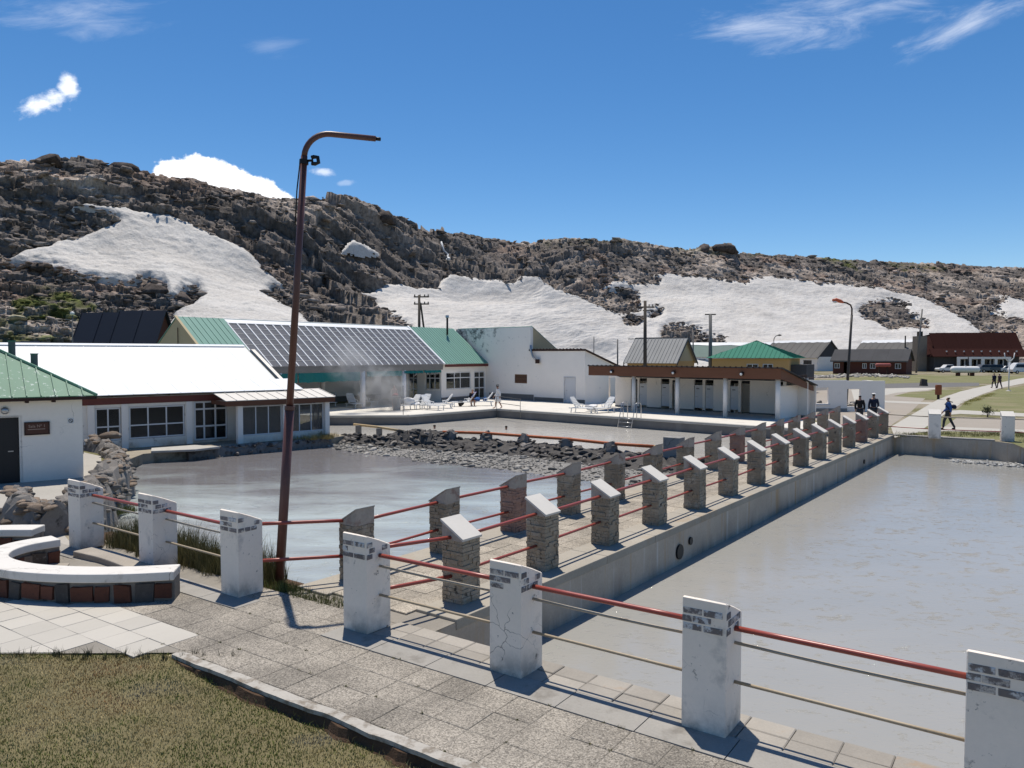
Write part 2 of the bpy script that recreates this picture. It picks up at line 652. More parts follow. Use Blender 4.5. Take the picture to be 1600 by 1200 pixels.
m_roofpale = mk('pale_green_roof', (0.17, 0.225, 0.20), 0.14, 0.4, 3, 0.06, 0.8, 0.05, 10, 0.01, spec=.12)
m_roofwhite = mk('white_roof', (0.86, 0.86, 0.85), 0.03, 0.5, 5, 0.02, 0.28, 0.03, 15, 0.003, spec=0.6)
m_roofporch = mk('porch_roof', (0.62, 0.585, 0.53), 0.08, 1, 9, 0.05, 0.6, 0.1, 15, 0.003)
m_roofgrey = mk('zinc_roof', (0.27, 0.27, 0.265), 0.16, 0.5, 5, 0.08, 0.75, 0.05, 15, 0.003, spec=0.15)
m_roofold = mk('old_zinc_roof', (0.15, 0.145, 0.138), 0.22, 0.25, 3, 0.12, 0.85, 0.05, 10, 0.005, spec=.1,
               stains=[((0.16, 0.11, 0.09), 0.6, 0.8, 0.3)])
m_slate = mk('dark_roof', (0.024, 0.026, 0.036), 0.15, 0.6, 8, 0.1, 0.55, 0.05, 20, 0.003)
m_slate_grey = mk('grey_shingle', (0.07, 0.07, 0.074), 0.2, 0.6, 8, 0.15, 0.85, 0.1, 20, 0.005, spec=.1)
m_brownroof = mk('maroon_roof', (0.038, 0.014, 0.012), 0.15, 0.3, 4, 0.08, 0.9, 0.05, 20, 0.005, spec=.05)
m_fascia = mk('brown_fascia', (0.155, 0.066, 0.036), 0.18, 0.8, 20, 0.12, 0.7, 0.2, 30, 0.006, stretch=(1, 1, 6))
m_fascia_red = mk('red_fascia', (0.14, 0.042, 0.034), 0.15, 1, 20, 0.1, 0.6, 0.1, 30, 0.004)
m_wooddk = mk('dark_wood', (0.045, 0.022, 0.016), 0.25, 1.5, 20, 0.2, 0.75, 0.3, 30, 0.008, stretch=(1, 1, 5))
m_woodvent = mk('vent_slat', (0.14, 0.075, 0.045), 0.3, 4, 20, 0.2, 0.7, 0.2, 30, 0.004, coord='Object', rand=0.25)
m_redwall = mk('redbrown_wall', (0.105, 0.036, 0.024), 0.2, 1, 15, 0.15, 0.8, 0.2, 20, 0.01)
m_cream = mk('cream_wall', (0.47, 0.385, 0.245), 0.08, 0.5, 8, 0.05, 0.9, 0.15, 15, 0.01)
m_yellow = mk('yellow_wall', (0.52, 0.33, 0.14), 0.08, 0.5, 8, 0.05, 0.9, 0.1, 15, 0.01)
m_frame = mk('white_frame', (0.66, 0.655, 0.65), 0.05, 2, 20, 0.04, 0.55, 0.05, 30, 0.002)
m_frame_br = mk('bright_white_bar', (0.80, 0.80, 0.80), 0.04, 2, 20, 0.03, 0.4, 0.05, 30, 0.002)
m_door_dk = mk('dark_door', (0.018, 0.018, 0.020), 0.2, 1, 20, 0.1, 0.45, 0.1, 20, 0.004)
m_door_wh = mk('white_door', (0.60, 0.60, 0.605), 0.05, 1, 20, 0.03, 0.6, 0.1, 20, 0.004)
m_sign = mk('sign_board', (0.085, 0.034, 0.022), 0.15, 3, 30, 0.1, 0.5, 0.1, 40, 0.003)
m_letter = mk('sign_letter', (0.42, 0.30, 0.24), 0.05, 3, 30, 0.05, 0.6, 0.0)
m_metal = mk('steel', (0.40, 0.40, 0.41), 0.1, 3, 30, 0.1, 0.3, 0.05, 40, 0.002, metal=0.7, spec=0.5)
m_grimy = mk('grimy_sheet', (0.17, 0.165, 0.16), 0.25, 1.2, 9, 0.2, 0.55, 0.1, 20, 0.004)
m_awning = mk('teal_awning', (0.010, 0.16, 0.145), 0.15, 0.8, 12, 0.08, 0.6, 0.3, 3.5, 0.04)
m_orange = mk('orange_pipe', (0.42, 0.115, 0.04), 0.18, 2, 20, 0.12, 0.5, 0.1, 40, 0.004, stains=[((0.5, 0.3, 0.18), 0.6, 0.75, 2.5)])
m_paleyel = mk('faded_pipe', (0.42, 0.31, 0.17), 0.18, 2, 20, 0.12, 0.6, 0.1, 40, 0.004)
m_rubble = mk('rubble_stone', (0.19, 0.172, 0.155), 0.3, 1.6, 14, 0.3, 0.95, 0.8, 14, 0.04, coord='Object', rand=0.35,
              stains=[((0.33, 0.315, 0.29), 0.56, 0.68, 2.2), ((0.03, 0.028, 0.026), 0.6, 0.7, 3.5)])
m_rubble_dk = mk('dark_rubble', (0.095, 0.087, 0.081), 0.35, 2.0, 14, 0.3, 0.95, 0.9, 14, 0.05, coord='Object', rand=0.4,
                 stains=[((0.16, 0.15, 0.14), 0.60, 0.72, 2.0)])
m_dam = mk('dam_core', (0.085, 0.079, 0.074), 0.35, 1.8, 9, 0.3, 0.95, 1.0, 6, 0.08,
           stains=[((0.15, 0.14, 0.13), 0.62, 0.74, 2.2)])
m_rubble_tan = mk('tan_rubble', (0.215, 0.165, 0.125), 0.3, 1.6, 14, 0.25, 0.95, 0.8, 14, 0.04, coord='Object', rand=0.4,
                  stains=[((0.38, 0.34, 0.29), 0.55, 0.7, 2.2), ((0.035, 0.03, 0.027), 0.6, 0.7, 3.5)])
m_redstone = mk('red_masonry', (0.125, 0.050, 0.032), 0.3, 3, 18, 0.25, 0.9, 0.6, 18, 0.02, coord='Object', rand=0.35,
                stains=[((0.05, 0.03, 0.025), 0.58, 0.7, 4)])
m_mortar = mk('old_mortar', (0.19, 0.175, 0.16), 0.25, 3, 20, 0.25, 0.95, 0.6, 20, 0.02,
              stains=[((0.04, 0.037, 0.033), 0.55, 0.68, 3)])
m_bench_white = mk('bench_paint', (0.62, 0.595, 0.555), 0.08, 1, 12, 0.06, 0.75, 0.2, 16, 0.01,
                   stains=[((0.40, 0.375, 0.34), 0.56, 0.72, 2.2), ((.2, .185, .165), .66, .71, 9)])
m_kerb = mk('kerb_paint', (0.40, 0.375, 0.335), 0.12, 2, 20, 0.15, 0.9, 0.7, 22, 0.015,
            stains=[((0.22, 0.19, 0.155), 0.47, 0.60, 6)])
m_earth = mk('kerb_earth', (0.085, 0.05, 0.03), 0.35, 3, 25, 0.3, 0.95, 0.9, 15, 0.04)
m_lounger = mk('lounger_plastic', (0.70, 0.70, 0.69), 0.04, 2, 20, 0.03, 0.45, 0.02, 30, 0.002)
m_towel = mk('white_towel', (0.74, 0.73, 0.72), 0.06, 4, 30, 0.05, 0.95, 0.6, 14, 0.03)
m_towel_lilac = mk('lilac_towel', (0.28, 0.26, 0.48), 0.1, 4, 30, 0.08, 0.95, 0.4, 14, 0.03)
m_blue = mk('blue_cloth', (0.025, 0.09, 0.27), 0.2, 4, 30, 0.12, 0.9, 0.5, 12, 0.03)
m_bluecoat = mk('blue_jacket', (0.02, 0.075, 0.26), 0.15, 6, 40, 0.1, 0.7, 0.4, 18, 0.02)
m_navy = mk('navy_cloth', (0.012, 0.016, 0.038), 0.2, 5, 30, 0.1, 0.85, 0.4, 16, 0.02)
m_blackcloth = mk('black_cloth', (0.012, 0.012, 0.014), 0.2, 5, 30, 0.1, 0.9, 0.4, 16, 0.02)
m_plum = mk('plum_cloth', (0.055, 0.035, 0.045), 0.2, 5, 30, 0.1, 0.9, 0.4, 16, 0.02)
m_denim = mk('dark_trousers', (0.035, 0.037, 0.045), 0.2, 5, 30, 0.1, 0.9, 0.4, 16, 0.02)
m_khaki = mk('khaki_trousers', (0.10, 0.085, 0.065), 0.2, 5, 30, 0.1, 0.9, 0.4, 16, 0.02)
m_robe = mk('white_robe', (0.70, 0.69, 0.68), 0.06, 5, 30, 0.05, 0.95, 0.5, 14, 0.02)
m_skin = mk('skin', (0.38, 0.20, 0.13), 0.08, 5, 30, 0.05, 0.55, 0.05, 30, 0.003)
m_hair = mk('dark_hair', (0.016, 0.011, 0.009), 0.2, 8, 40, 0.2, 0.6, 0.4, 50, 0.01)
m_whitecap = mk('white_hat', (0.7, 0.69, 0.68), 0.05, 5, 30, 0.05, 0.9, 0.1, 30, 0.004)
m_bikini = mk('dark_bikini', (0.03, 0.012, 0.014), 0.1, 5, 30, 0.1, 0.7, 0.1, 30, 0.004)
m_redbag = mk('red_bag', (0.33, 0.02, 0.02), 0.1, 5, 30, 0.1, 0.7, 0.3, 20, 0.01)
m_tank = mk('white_tank', (0.72, 0.715, 0.70), 0.06, 0.8, 9, 0.05, 0.5, 0.03, 20, 0.004)
m_tank_red = mk('faded_red_tank', (0.36, 0.10, 0.085), 0.2, 1.2, 9, 0.15, 0.6, 0.05, 20, 0.004)
m_carwhite = mk('white_car_paint', (0.66, 0.66, 0.66), 0.03, 1, 9, 0.02, 0.25, 0.0, spec=0.6)
m_cargrey = mk('grey_car_paint', (0.10, 0.105, 0.115), 0.05, 1, 9, 0.03, 0.25, 0.0, spec=0.6)
m_cardark = mk('dark_car_paint', (0.03, 0.035, 0.045), 0.05, 1, 9, 0.03, 0.25, 0.0, spec=0.6)
m_tyre = mk('tyre', (0.015, 0.015, 0.015), 0.1, 4, 30, 0.1, 0.9, 0.1, 30, 0.003)
m_pole = mk('weathered_pole', (0.085, 0.07, 0.058), 0.25, 1.2, 20, 0.2, 0.9, 0.4, 20, 0.01, stretch=(1, 1, 0.15))
m_polegrey = mk('grey_pole', (0.14, 0.135, 0.13), 0.2, 1.2, 20, 0.15, 0.6, 0.1, 20, 0.004)
m_signorange = mk('rust_sign', (0.25, 0.075, 0.032), 0.15, 2, 20, 0.1, 0.7, 0.1, 20, 0.004)
m_lampglass = mk('lamp_globe', (0.70, 0.70, 0.68), 0.03, 2, 20, 0.02, 0.3, 0.0)
m_lamporange = mk('orange_lamp_head', (0.50, 0.11, 0.05), 0.1, 2, 20, 0.08, 0.45, 0.05, 20, 0.003)
m_flag = mk('flagstone', (0.33, 0.295, 0.25), 0.2, 2, 20, 0.18, 0.92, 0.5, 20, 0.015, coord='Object', rand=0.15)
m_gravelmat = mk('gravel_bits', (0.26, 0.25, 0.235), 0.3, 3, 20, 0.3, 0.95, 0.3, 20, 0.01, coord='Object')
m_glass = glass('window_glass', (0.02, 0.022, 0.026), 0.45)
m_glass_clear = glass('clear_glass', (0.10, 0.105, 0.11), 0.62)
m_glass_roof = glass('roof_glass', (0.20, 0.195, 0.20), 0.34, 0.25)


def pebble_dash(m, scale, lo, hi):
    """exposed aggregate: every cell a little stone with a tone of its own"""
    nt = m.node_tree
    b = nt.nodes['Principled BSDF']
    src = b.inputs['Base Color'].links[0].from_socket
    tc = nt.nodes.new('ShaderNodeNewGeometry')
    vo = nt.nodes.new('ShaderNodeTexVoronoi')
    vo.inputs['Scale'].default_value = scale
    nt.links.new(tc.outputs['Position'], vo.inputs['Vector'])
    sp = nt.nodes.new('ShaderNodeSeparateColor')
    nt.links.new(vo.outputs['Color'], sp.inputs[0])
    mr = nt.nodes.new('ShaderNodeMapRange')
    mr.inputs[3].default_value = lo
    mr.inputs[4].default_value = hi
    nt.links.new(sp.outputs[0], mr.inputs[0])
    sc = nt.nodes.new('ShaderNodeVectorMath')
    sc.operation = 'SCALE'
    nt.links.new(src, sc.inputs[0])
    wn = nt.nodes.new('ShaderNodeTexNoise')
    wn.inputs['Scale'].default_value = 0.9
    wn.inputs['Detail'].default_value = 6
    nt.links.new(tc.outputs['Position'], wn.inputs['Vector'])
    w2 = nt.nodes.new('ShaderNodeMapRange')
    for k_, v_ in ((1, .35), (2, .65), (3, .74), (4, 1.2)):
        w2.inputs[k_].default_value = v_
    nt.links.new(wn.outputs[0], w2.inputs[0])
    mu = nt.nodes.new('ShaderNodeMath')
    mu.operation = 'MULTIPLY'
    nt.links.new(mr.outputs[0], mu.inputs[0])
    nt.links.new(w2.outputs[0], mu.inputs[1])
    nt.links.new(mu.outputs[0], sc.inputs['Scale'])
    nt.links.new(sc.outputs[0], b.inputs['Base Color'])


pebble_dash(m_agg, 75, 0.5, 1.5)
pebble_dash(m_agg_warm, 70, 0.6, 1.4)


def cracks(m, scale, width, lo, hi, colr=(.13, .115, .10)):
    """thin wandering cracks where a noise lets them show"""
    nt = m.node_tree
    N, L = nt.nodes.new, nt.links.new
    b = nt.nodes['Principled BSDF']
    src = b.inputs['Base Color'].links[0].from_socket
    g = N('ShaderNodeNewGeometry')
    nz = N('ShaderNodeTexNoise')
    nz.inputs['Scale'].default_value = 3.0
    nz.inputs['Detail'].default_value = 4
    L(g.outputs['Position'], nz.inputs['Vector'])
    ad = N('ShaderNodeVectorMath')
    ad.operation = 'MULTIPLY_ADD'
    L(nz.outputs['Color'], ad.inputs[0])
    ad.inputs[1].default_value = (.35, .35, .35)
    L(g.outputs['Position'], ad.inputs[2])
    vo = N('ShaderNodeTexVoronoi')
    vo.feature = 'DISTANCE_TO_EDGE'
    vo.inputs['Scale'].default_value = scale
    L(ad.outputs[0], vo.inputs['Vector'])
    ma = N('ShaderNodeMapRange')
    ma.inputs[1].default_value = width
    ma.inputs[2].default_value = width * .4
    L(vo.outputs['Distance'], ma.inputs[0])
    n2 = N('ShaderNodeTexNoise')
    n2.inputs['Scale'].default_value = 1.1
    L(g.outputs['Position'], n2.inputs['Vector'])
    mb_ = N('ShaderNodeMapRange')
    mb_.inputs[1].default_value = lo
    mb_.inputs[2].default_value = hi
    L(n2.outputs[0], mb_.inputs[0])
    mu = N('ShaderNodeMath')
    mu.operation = 'MULTIPLY'
    L(ma.outputs[0], mu.inputs[0])
    L(mb_.outputs[0], mu.inputs[1])
    mx = N('ShaderNodeMix')
    mx.data_type = 'RGBA'
    L(mu.outputs[0], mx.inputs[0])
    L(src, mx.inputs[6])
    mx.inputs[7].default_value = (*colr, 1)
    L(mx.outputs[2], b.inputs['Base Color'])


cracks(m_post, 2.6, .012, .52, .62, (.30, .27, .24))
cracks(m_plaster_grey, .9, .006, .56, .66, (.5, .45, .4))
cracks(m_bench_white, 1.2, .008, .5, .6, (.3, .27, .24))
cracks(m_conc, 1.0, .014, .5, .62)

# ================================================================== ground plan (metres, camera at the origin)
A2 = Vector((0.8205, -0.5716))          # along the white fence
N2 = Vector((0.5716, 0.8205))           # from the fence towards the water
FENCE = [Vector(p) for p in ((-8.60, 15.40), (-6.44, 13.86), (-4.40, 12.39), (-2.06, 10.79), (0.05, 9.34), (2.09, 7.92), (4.17, 6.46))]
F5 = FENCE[4]
BR = Vector((0.5965, 0.8026))           # along the footbridge
PR = Vector((0.8026, -0.5965))          # across it, to the right
ROW_R0, ROW_L0 = Vector((-0.80, 11.95)), Vector((-2.67, 13.10))
STEP, NPOST = 2.266, 15


def fl(s, n):
    """plan point s along and n across the white fence line, from its fifth post"""
    p = F5 + A2 * s + N2 * n
    return (p.x, p.y)


def cross2(p, u, q, w):
    """crossing of two plan lines"""
    den = u.x * w.y - u.y * w.x
    t = ((q.x - p.x) * w.y - (q.y - p.y) * w.x) / den
    return p + u * t


WALL_R = ROW_R0 + PR * 0.53
WALL_L = ROW_L0 - PR * 0.45
COPE = 0.38
corner_pool = cross2(F5 + N2 * COPE, A2, WALL_R, BR)
corner_lag = cross2(F5 + N2 * COPE, A2, WALL_L, BR)
BR_END = 31.9
far_r = WALL_R + BR * ((Vector((18.45, 36.7)) - WALL_R).dot(BR))
deck_in = Vector((-1.1, 55.0))
ADK = Vector((0.730, -0.683))
deck_end = cross2(deck_in, ADK, WALL_L, BR)
DAM = [Vector(p) for p in ((9.6, 30.4), (7.0, 32.5), (4.4, 34.5), (2.55, 36.3), (0.6, 37.7), (-1.3, 38.9), (-3.4, 39.6), (-5.4, 39.9), (-7.4, 40.6), (-9.1, 41.6))]

RIGHT_POOL = [corner_pool, far_r, Vector((21.7, 34.6)), Vector((22.6, 31.5)), Vector((23.5, 20)), Vector((24, -4)), Vector((19.5, -6)),
              Vector(fl(14.0, COPE))]
HOLE_B = [corner_lag, Vector(fl(-9.9, COPE)), Vector((-11.1, 18.6)), Vector((-12.2, 21.5)), Vector((-13.1, 25.0)), Vector((-15.6, 29.6)),
          Vector((-20.2, 33.3)), Vector((-21.0, 34.6)), Vector((-11.9, 42.6)), Vector((-11.8, 48.8)), Vector((-6.6, 49.0)), deck_in, deck_end]
LAGOON = [corner_lag, Vector(fl(-9.9, COPE)), Vector((-11.1, 18.6)), Vector((-12.2, 21.5)), Vector((-13.1, 25.0)), Vector((-15.6, 30.8)),
          Vector((-16.2, 33.6)), Vector((-14.8, 35.2)), Vector((-9.4, 40.2)), Vector((-9.1, 41.6))] + DAM[::-1][1:] 
UPPER = DAM + [Vector((-11.0, 43.5)), Vector((-11.8, 48.8)), Vector((-6.6, 49.0)), deck_in, deck_end]
kerb_n = -2.08
LAWN = [Vector((-4.15, 9.86)), Vector(fl(9.0, kerb_n)), Vector((8, -8)), Vector((-30, -8)), Vector((-30, 9.7)), Vector((-6.6, 9.82))]
LAWN[0] = cross2(Vector((-6.6, 9.82)), Vector((1, 0.016)), Vector(fl(0, kerb_n)), A2)


def sheet(name, poly, z, mat, kind='structure', holes=(), sub=0):
    rings = [[Vector((p[0], p[1], 0)) for p in poly]] + [[Vector((p[0], p[1], 0)) for p in h] for h in holes]
    tris = tessellate_polygon(rings)
    vs = [(p.x, p.y, z) for r in rings for p in r]
    fs = []
    for a, b, c in tris:
        A, B, C = vs[a], vs[b], vs[c]
        cr = (B[0] - A[0]) * (C[1] - A[1]) - (B[1] - A[1]) * (C[0] - A[0])
        fs.append((a, b, c) if cr > 0 else (a, c, b))
    mb = MB().add(vs, fs)
    o = mb.build(name, mat, origin=Vector((0, 0, 0)))
    return tag(o, kind=kind)


def skirt(name, poly, z0, z1, mat, inward=True):
    """retaining wall faces round a basin"""
    mb = MB()
    n = len(poly)
    ar = sum(poly[i][0] * poly[(i + 1) % n][1] - poly[(i + 1) % n][0] * poly[i][1] for i in range(n))
    q = list(poly) if ar > 0 else list(poly)[::-1]
    for i in range(n):
        a, b = q[i], q[(i + 1) % n]
        mb.add([(a[0], a[1], z0), (b[0], b[1], z0), (b[0], b[1], z1), (a[0], a[1], z1)], [(1, 0, 3, 2)])
    return tag(mb.build(name, mat, origin=Vector((0, 0, 0))), kind='structure')


# ---- ground material: dry earth, gravel and thin turf
def ground_material():
    m = bpy.data.materials.new('ground')
    m.use_nodes = True
    nt = m.node_tree
    N, L = nt.nodes.new, nt.links.new
    b = nt.nodes['Principled BSDF']
    b.inputs['Roughness'].default_value = 0.95
    b.inputs['Specular IOR Level'].default_value = 0.15
    g = N('ShaderNodeNewGeometry')

    def noi(s, d=6, r=0.6):
        t = N('ShaderNodeTexNoise')
        t.inputs['Scale'].default_value = s
        t.inputs['Detail'].default_value = d
        t.inputs['Roughness'].default_value = r
        L(g.outputs['Position'], t.inputs['Vector'])
        return t.outputs[0]

    def ramp(x, stops):
        q = N('ShaderNodeValToRGB')
        e = q.color_ramp.elements
        while len(e) < len(stops):
            e.new(0.5)
        for k, (pos, c) in enumerate(stops):
            e[k].position = pos
            e[k].color = (*c, 1)
        L(x, q.inputs[0])
        return q.outputs[0]
    base = ramp(noi(0.09, 8, 0.65), [(0.36, (0.32, 0.28, 0.225)), (0.49, (0.25, 0.22, 0.16)), (0.57, (0.145, 0.14, 0.065)), (0.72, (0.19, 0.165, 0.085))])
    det = ramp(noi(6.0, 8, 0.7), [(0.3, (0.55, 0.55, 0.55)), (0.7, (1.35, 1.33, 1.3))])
    mx = N('ShaderNodeMix')
    mx.data_type = 'RGBA'
    mx.blend_type = 'MULTIPLY'
    mx.inputs[0].default_value = 1
    L(base, mx.inputs[6]); L(det, mx.inputs[7])
    L(mx.outputs[2], b.inputs['Base Color'])
    bp = N('ShaderNodeBump')
    bp.inputs['Strength'].default_value = 0.6
    bp.inputs['Distance'].default_value = 0.06
    L(noi(14, 8, 0.7), bp.inputs['Height'])
    L(bp.outputs[0], b.inputs['Normal'])
    return m


def water_material(name, col_a, col_b, scale, bumps, rough=0.1, spec=0.5, dark_reflect=None):
    m = bpy.data.materials.new(name)
    m.use_nodes = True
    nt = m.node_tree
    N, L = nt.nodes.new, nt.links.new
    b = nt.nodes['Principled BSDF']
    b.inputs['Roughness'].default_value = 0.9
    b.inputs['Specular IOR Level'].default_value = 0.0
    b.inputs['Coat Weight'].default_value = 1.0      # the clear skin of the milky water
    b.inputs['Coat IOR'].default_value = 1.33
    b.inputs['Coat Roughness'].default_value = rough
    g = N('ShaderNodeNewGeometry')

    def noi(s, d=4, r=0.55, st=None, dist=0.0):
        v = g.outputs['Position']
        if st:
            mp = N('ShaderNodeMapping')
            mp.inputs['Scale'].default_value = st
            mp.inputs['Rotation'].default_value = (0, 0, 0.35)
            L(v, mp.inputs[0])
            v = mp.outputs[0]
        t = N('ShaderNodeTexNoise')
        t.inputs['Scale'].default_value = s
        t.inputs['Detail'].default_value = d
        t.inputs['Roughness'].default_value = r
        t.inputs['Distortion'].default_value = dist
        L(v, t.inputs['Vector'])
        return t.outputs[0]
    mr = N('ShaderNodeMapRange')
    mr.inputs[1].default_value = 0.36
    mr.inputs[2].default_value = 0.64
    L(noi(scale, 5, 0.6, (0.6, 1.3, 1), 0.6), mr.inputs[0])
    fac = mr.outputs[0]
    if dark_reflect:        # dark reflection of dam and hill painted into the colour, growing with y
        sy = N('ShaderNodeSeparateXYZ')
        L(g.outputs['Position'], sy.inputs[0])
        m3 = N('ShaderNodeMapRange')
        m3.inputs[1].default_value = dark_reflect[0]
        m3.inputs[2].default_value = dark_reflect[1]
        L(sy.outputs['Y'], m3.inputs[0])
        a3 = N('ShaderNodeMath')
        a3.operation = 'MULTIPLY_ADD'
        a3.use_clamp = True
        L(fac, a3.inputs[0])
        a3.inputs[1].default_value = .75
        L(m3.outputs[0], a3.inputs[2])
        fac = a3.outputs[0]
    mx = N('ShaderNodeMix')
    mx.data_type = 'RGBA'
    L(fac, mx.inputs[0])
    mx.inputs[6].default_value = (*col_a, 1)
    mx.inputs[7].default_value = (*col_b, 1)
    L(mx.outputs[2], b.inputs['Base Color'])
    prev = None
    for (s, st, strength, dist) in bumps:
        bp = N('ShaderNodeBump')
        bp.inputs['Strength'].default_value = strength
        bp.inputs['Distance'].default_value = dist
        L(noi(s, 3, 0.6, st), bp.inputs['Height'])
        if s > 5:       # chop comes and goes in patches
            pr = N('ShaderNodeMapRange')
            pr.inputs[1].default_value = 0.56
            pr.inputs[2].default_value = 0.70
            pr.inputs[3].default_value = dist * 0.3
            pr.inputs[4].default_value = dist * 9.0
            L(noi(2.6, 5, 0.7, (0.8, 1.2, 1), 1.0), pr.inputs[0])
            L(pr.outputs[0], bp.inputs['Distance'])
        if prev is not None:
            L(prev, bp.inputs['Normal'])
        prev = bp.outputs[0]
    L(prev, b.inputs['Coat Normal'])
    return m


m_ground = ground_material()
m_water_r = water_material('milky_water', (0.315, 0.305, 0.28), (0.29, 0.285, 0.265), 0.22,
                           [(1.6, (0.8, 1.6, 1), 0.10, 0.05), (12.0, (0.8, 1.3, 1), 0.7, 0.020), (34.0, None, 0.6, 0.008)], 0.06)
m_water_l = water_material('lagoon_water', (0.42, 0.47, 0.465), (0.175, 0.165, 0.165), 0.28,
                           [(1.6, (0.7, 1.8, 1), 0.25, 0.05), (9.0, (0.8, 1.4, 1), 0.7, 0.022), (26.0, None, 0.6, 0.008)], 0.07, dark_reflect=(25, 35))
m_water_u = water_material('pool_water', (0.50, 0.475, 0.43), (0.44, 0.42, 0.385), 0.3,
                           [(1.6, (0.7, 1.8, 1), 0.3, 0.04), (8.0, (0.8, 1.6, 1), 0.5, 0.015)], 0.09)

BIG = [(-1500, -200), (1500, -200), (1500, 1500), (-1500, 1500)]
ground = sheet('ground', BIG, 0.0, m_ground, holes=[RIGHT_POOL, HOLE_B, LAWN])
sheet('basin_floor', [(-60, -12), (60, -12), (60, 70), (-60, 70)], -1.6, m_conc_dk)
sheet('pool_water', RIGHT_POOL, -0.85, m_water_r)
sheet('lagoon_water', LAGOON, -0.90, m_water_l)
sheet('bathing_pool_water', UPPER, -0.60, m_water_u)
skirt('pool_wall', RIGHT_POOL, -1.6, 0.0, m_bridge_wall)
skirt('lagoon_wall', HOLE_B, -1.6, 0.0, m_conc_dk)
terrace = [Vector((-16.2, 33.6)), Vector((-14.8, 35.2)), Vector((-9.4, 40.2)), Vector((-8.9, 41.4)), Vector((-11.0, 43.5)), Vector((-11.9, 42.6)), Vector((-21.0, 34.6)),
           Vector((-20.2, 33.3)), Vector((-15.6, 29.6))]
mb = MB().prism([tuple(p) for p in terrace], -1.5, -0.45)
tag(mb.build('spring_terrace', mk('terrace_ground', (0.30, 0.265, 0.205), 0.3, 0.8, 10, 0.25, 0.95, 0.6, 8, 0.05,
    stains=[((0.13, 0.105, 0.07), 0.52, 0.66, 0.9), ((0.36, 0.25, 0.10), 0.6, 0.75, 0.6)]), origin=Vector((0, 0, 0))), kind='structure')
# lawn in front of the kerb, a step below the promenade
LAWN_Z = -0.125
m_lawn_soil = mk('lawn_soil', (0.17, 0.145, 0.075), 0.35, 1.2, 30, 0.35, 0.95, 0.8, 40, 0.03)


def lawn_z(x, y):
    k = np.clip((np.asarray(y) - 8.2) / 1.4, 0, 1) * np.clip((-3.4 - np.asarray(x)) / 1.2, 0, 1)
    return LAWN_Z + 0.13 * k * k * (3 - 2 * k)


gx, gy = np.meshgrid(np.linspace(-11, 3.4, 120), np.linspace(2.5, 9.95, 70))
gs = sdist(gx, gy, [tuple(p) for p in LAWN])
ids = np.arange(gx.size).reshape(gx.shape)
lf = np.stack([ids[:-1, :-1], ids[:-1, 1:], ids[1:, 1:], ids[1:, :-1]], -1)
lm = (np.maximum.reduce([gs[:-1, :-1], gs[:-1, 1:], gs[1:, 1:], gs[1:, :-1]]) > -0.12)
gz = lawn_z(gx, gy) + (fbm(gx * 2.2, gy * 2.2, 131, 4) - .5) * 0.05
me = fast_mesh('lawn', np.stack([gx, gy, gz], -1).reshape(-1, 3), lf[lm], m_lawn_soil, smooth=True)
tag(inst('lawn', me, (0, 0, 0)), kind='structure')
sheet('lawn_base', LAWN, LAWN_Z - 0.06, m_lawn_soil)

# ================================================================== the rocky hill
SKY_PX = [-600, -200, 0, 40, 80, 130, 190, 225, 260, 300, 340, 400, 440, 480, 520, 545, 560, 600, 622, 660, 700, 740, 790, 830, 850, 880, 930, 1000, 1050, 1068, 1090, 1145, 1152, 1200, 1250, 1300, 1400, 1500, 1600, 1800, 2300]
SKY_PY = [235, 245, 256, 255, 249, 252, 258, 272, 278, 282, 292, 305, 312, 312, 312, 316, 318, 338, 346, 357, 369, 371, 377, 382, 376, 373, 377, 380, 386, 389, 384, 383, 396, 399, 401, 405, 411, 416, 420, 428, 436]
CREST_PX = [-600, 0, 300, 480, 640, 800, 930, 1100, 1300, 1600, 2300]
CREST_D = [118, 132, 150, 160, 188, 228, 268, 290, 308, 338, 400]
TOE_PX = [-600, 0, 250, 450, 640, 760, 860, 930, 1100, 1600, 2300]
TOE_D = [82, 92, 94, 96, 104, 118, 150, 196, 204, 214, 240]

SNOW_L = [(2, 408), (40, 392), (78, 384), (103, 373), (125, 371), (147, 362), (184, 344), (162, 337), (134, 328), (115, 321), (137, 318), (175, 321), (218, 329), (268, 338), (294, 348), (337, 367), (384, 389), (400, 404), (412, 420),
          (451, 451), (432, 451), (418, 461), (452, 479), (470, 489), (500, 520), (500, 620), (240, 620), (262, 505), (272, 488), (300, 476), (316, 461), (309, 453), (288, 455), (275, 470), (262, 470), (250, 445), (225, 438), (200, 448), (175, 443), (125, 436), (78, 423), (56, 417), (20, 420)]
SNOW_M = [(553, 457), (577, 460), (600, 446), (625, 444), (650, 450), (681, 452), (687, 441), (703, 429), (731, 433), (762, 438), (775, 436), (803, 441), (818, 430), (844, 433), (853, 442), (869, 452), (900, 462), (922, 471), (950, 483), (974, 489), (997, 486),
          (996, 470), (994, 459), (985, 455), (965, 457), (943, 452), (944, 447), (956, 440), (975, 438), (990, 444), (1008, 442), (1028, 441), (1014, 427), (1045, 426), (1087, 431), (1125, 435), (1150, 438), (1164, 441), (1176, 433), (1205, 431), (1250, 436), (1300, 442), (1360, 447), (1407, 456), (1450, 467), (1487, 485), (1520, 505), (1545, 524), (1560, 620), (640, 620), (640, 514), (618, 498), (590, 484), (570, 470)]
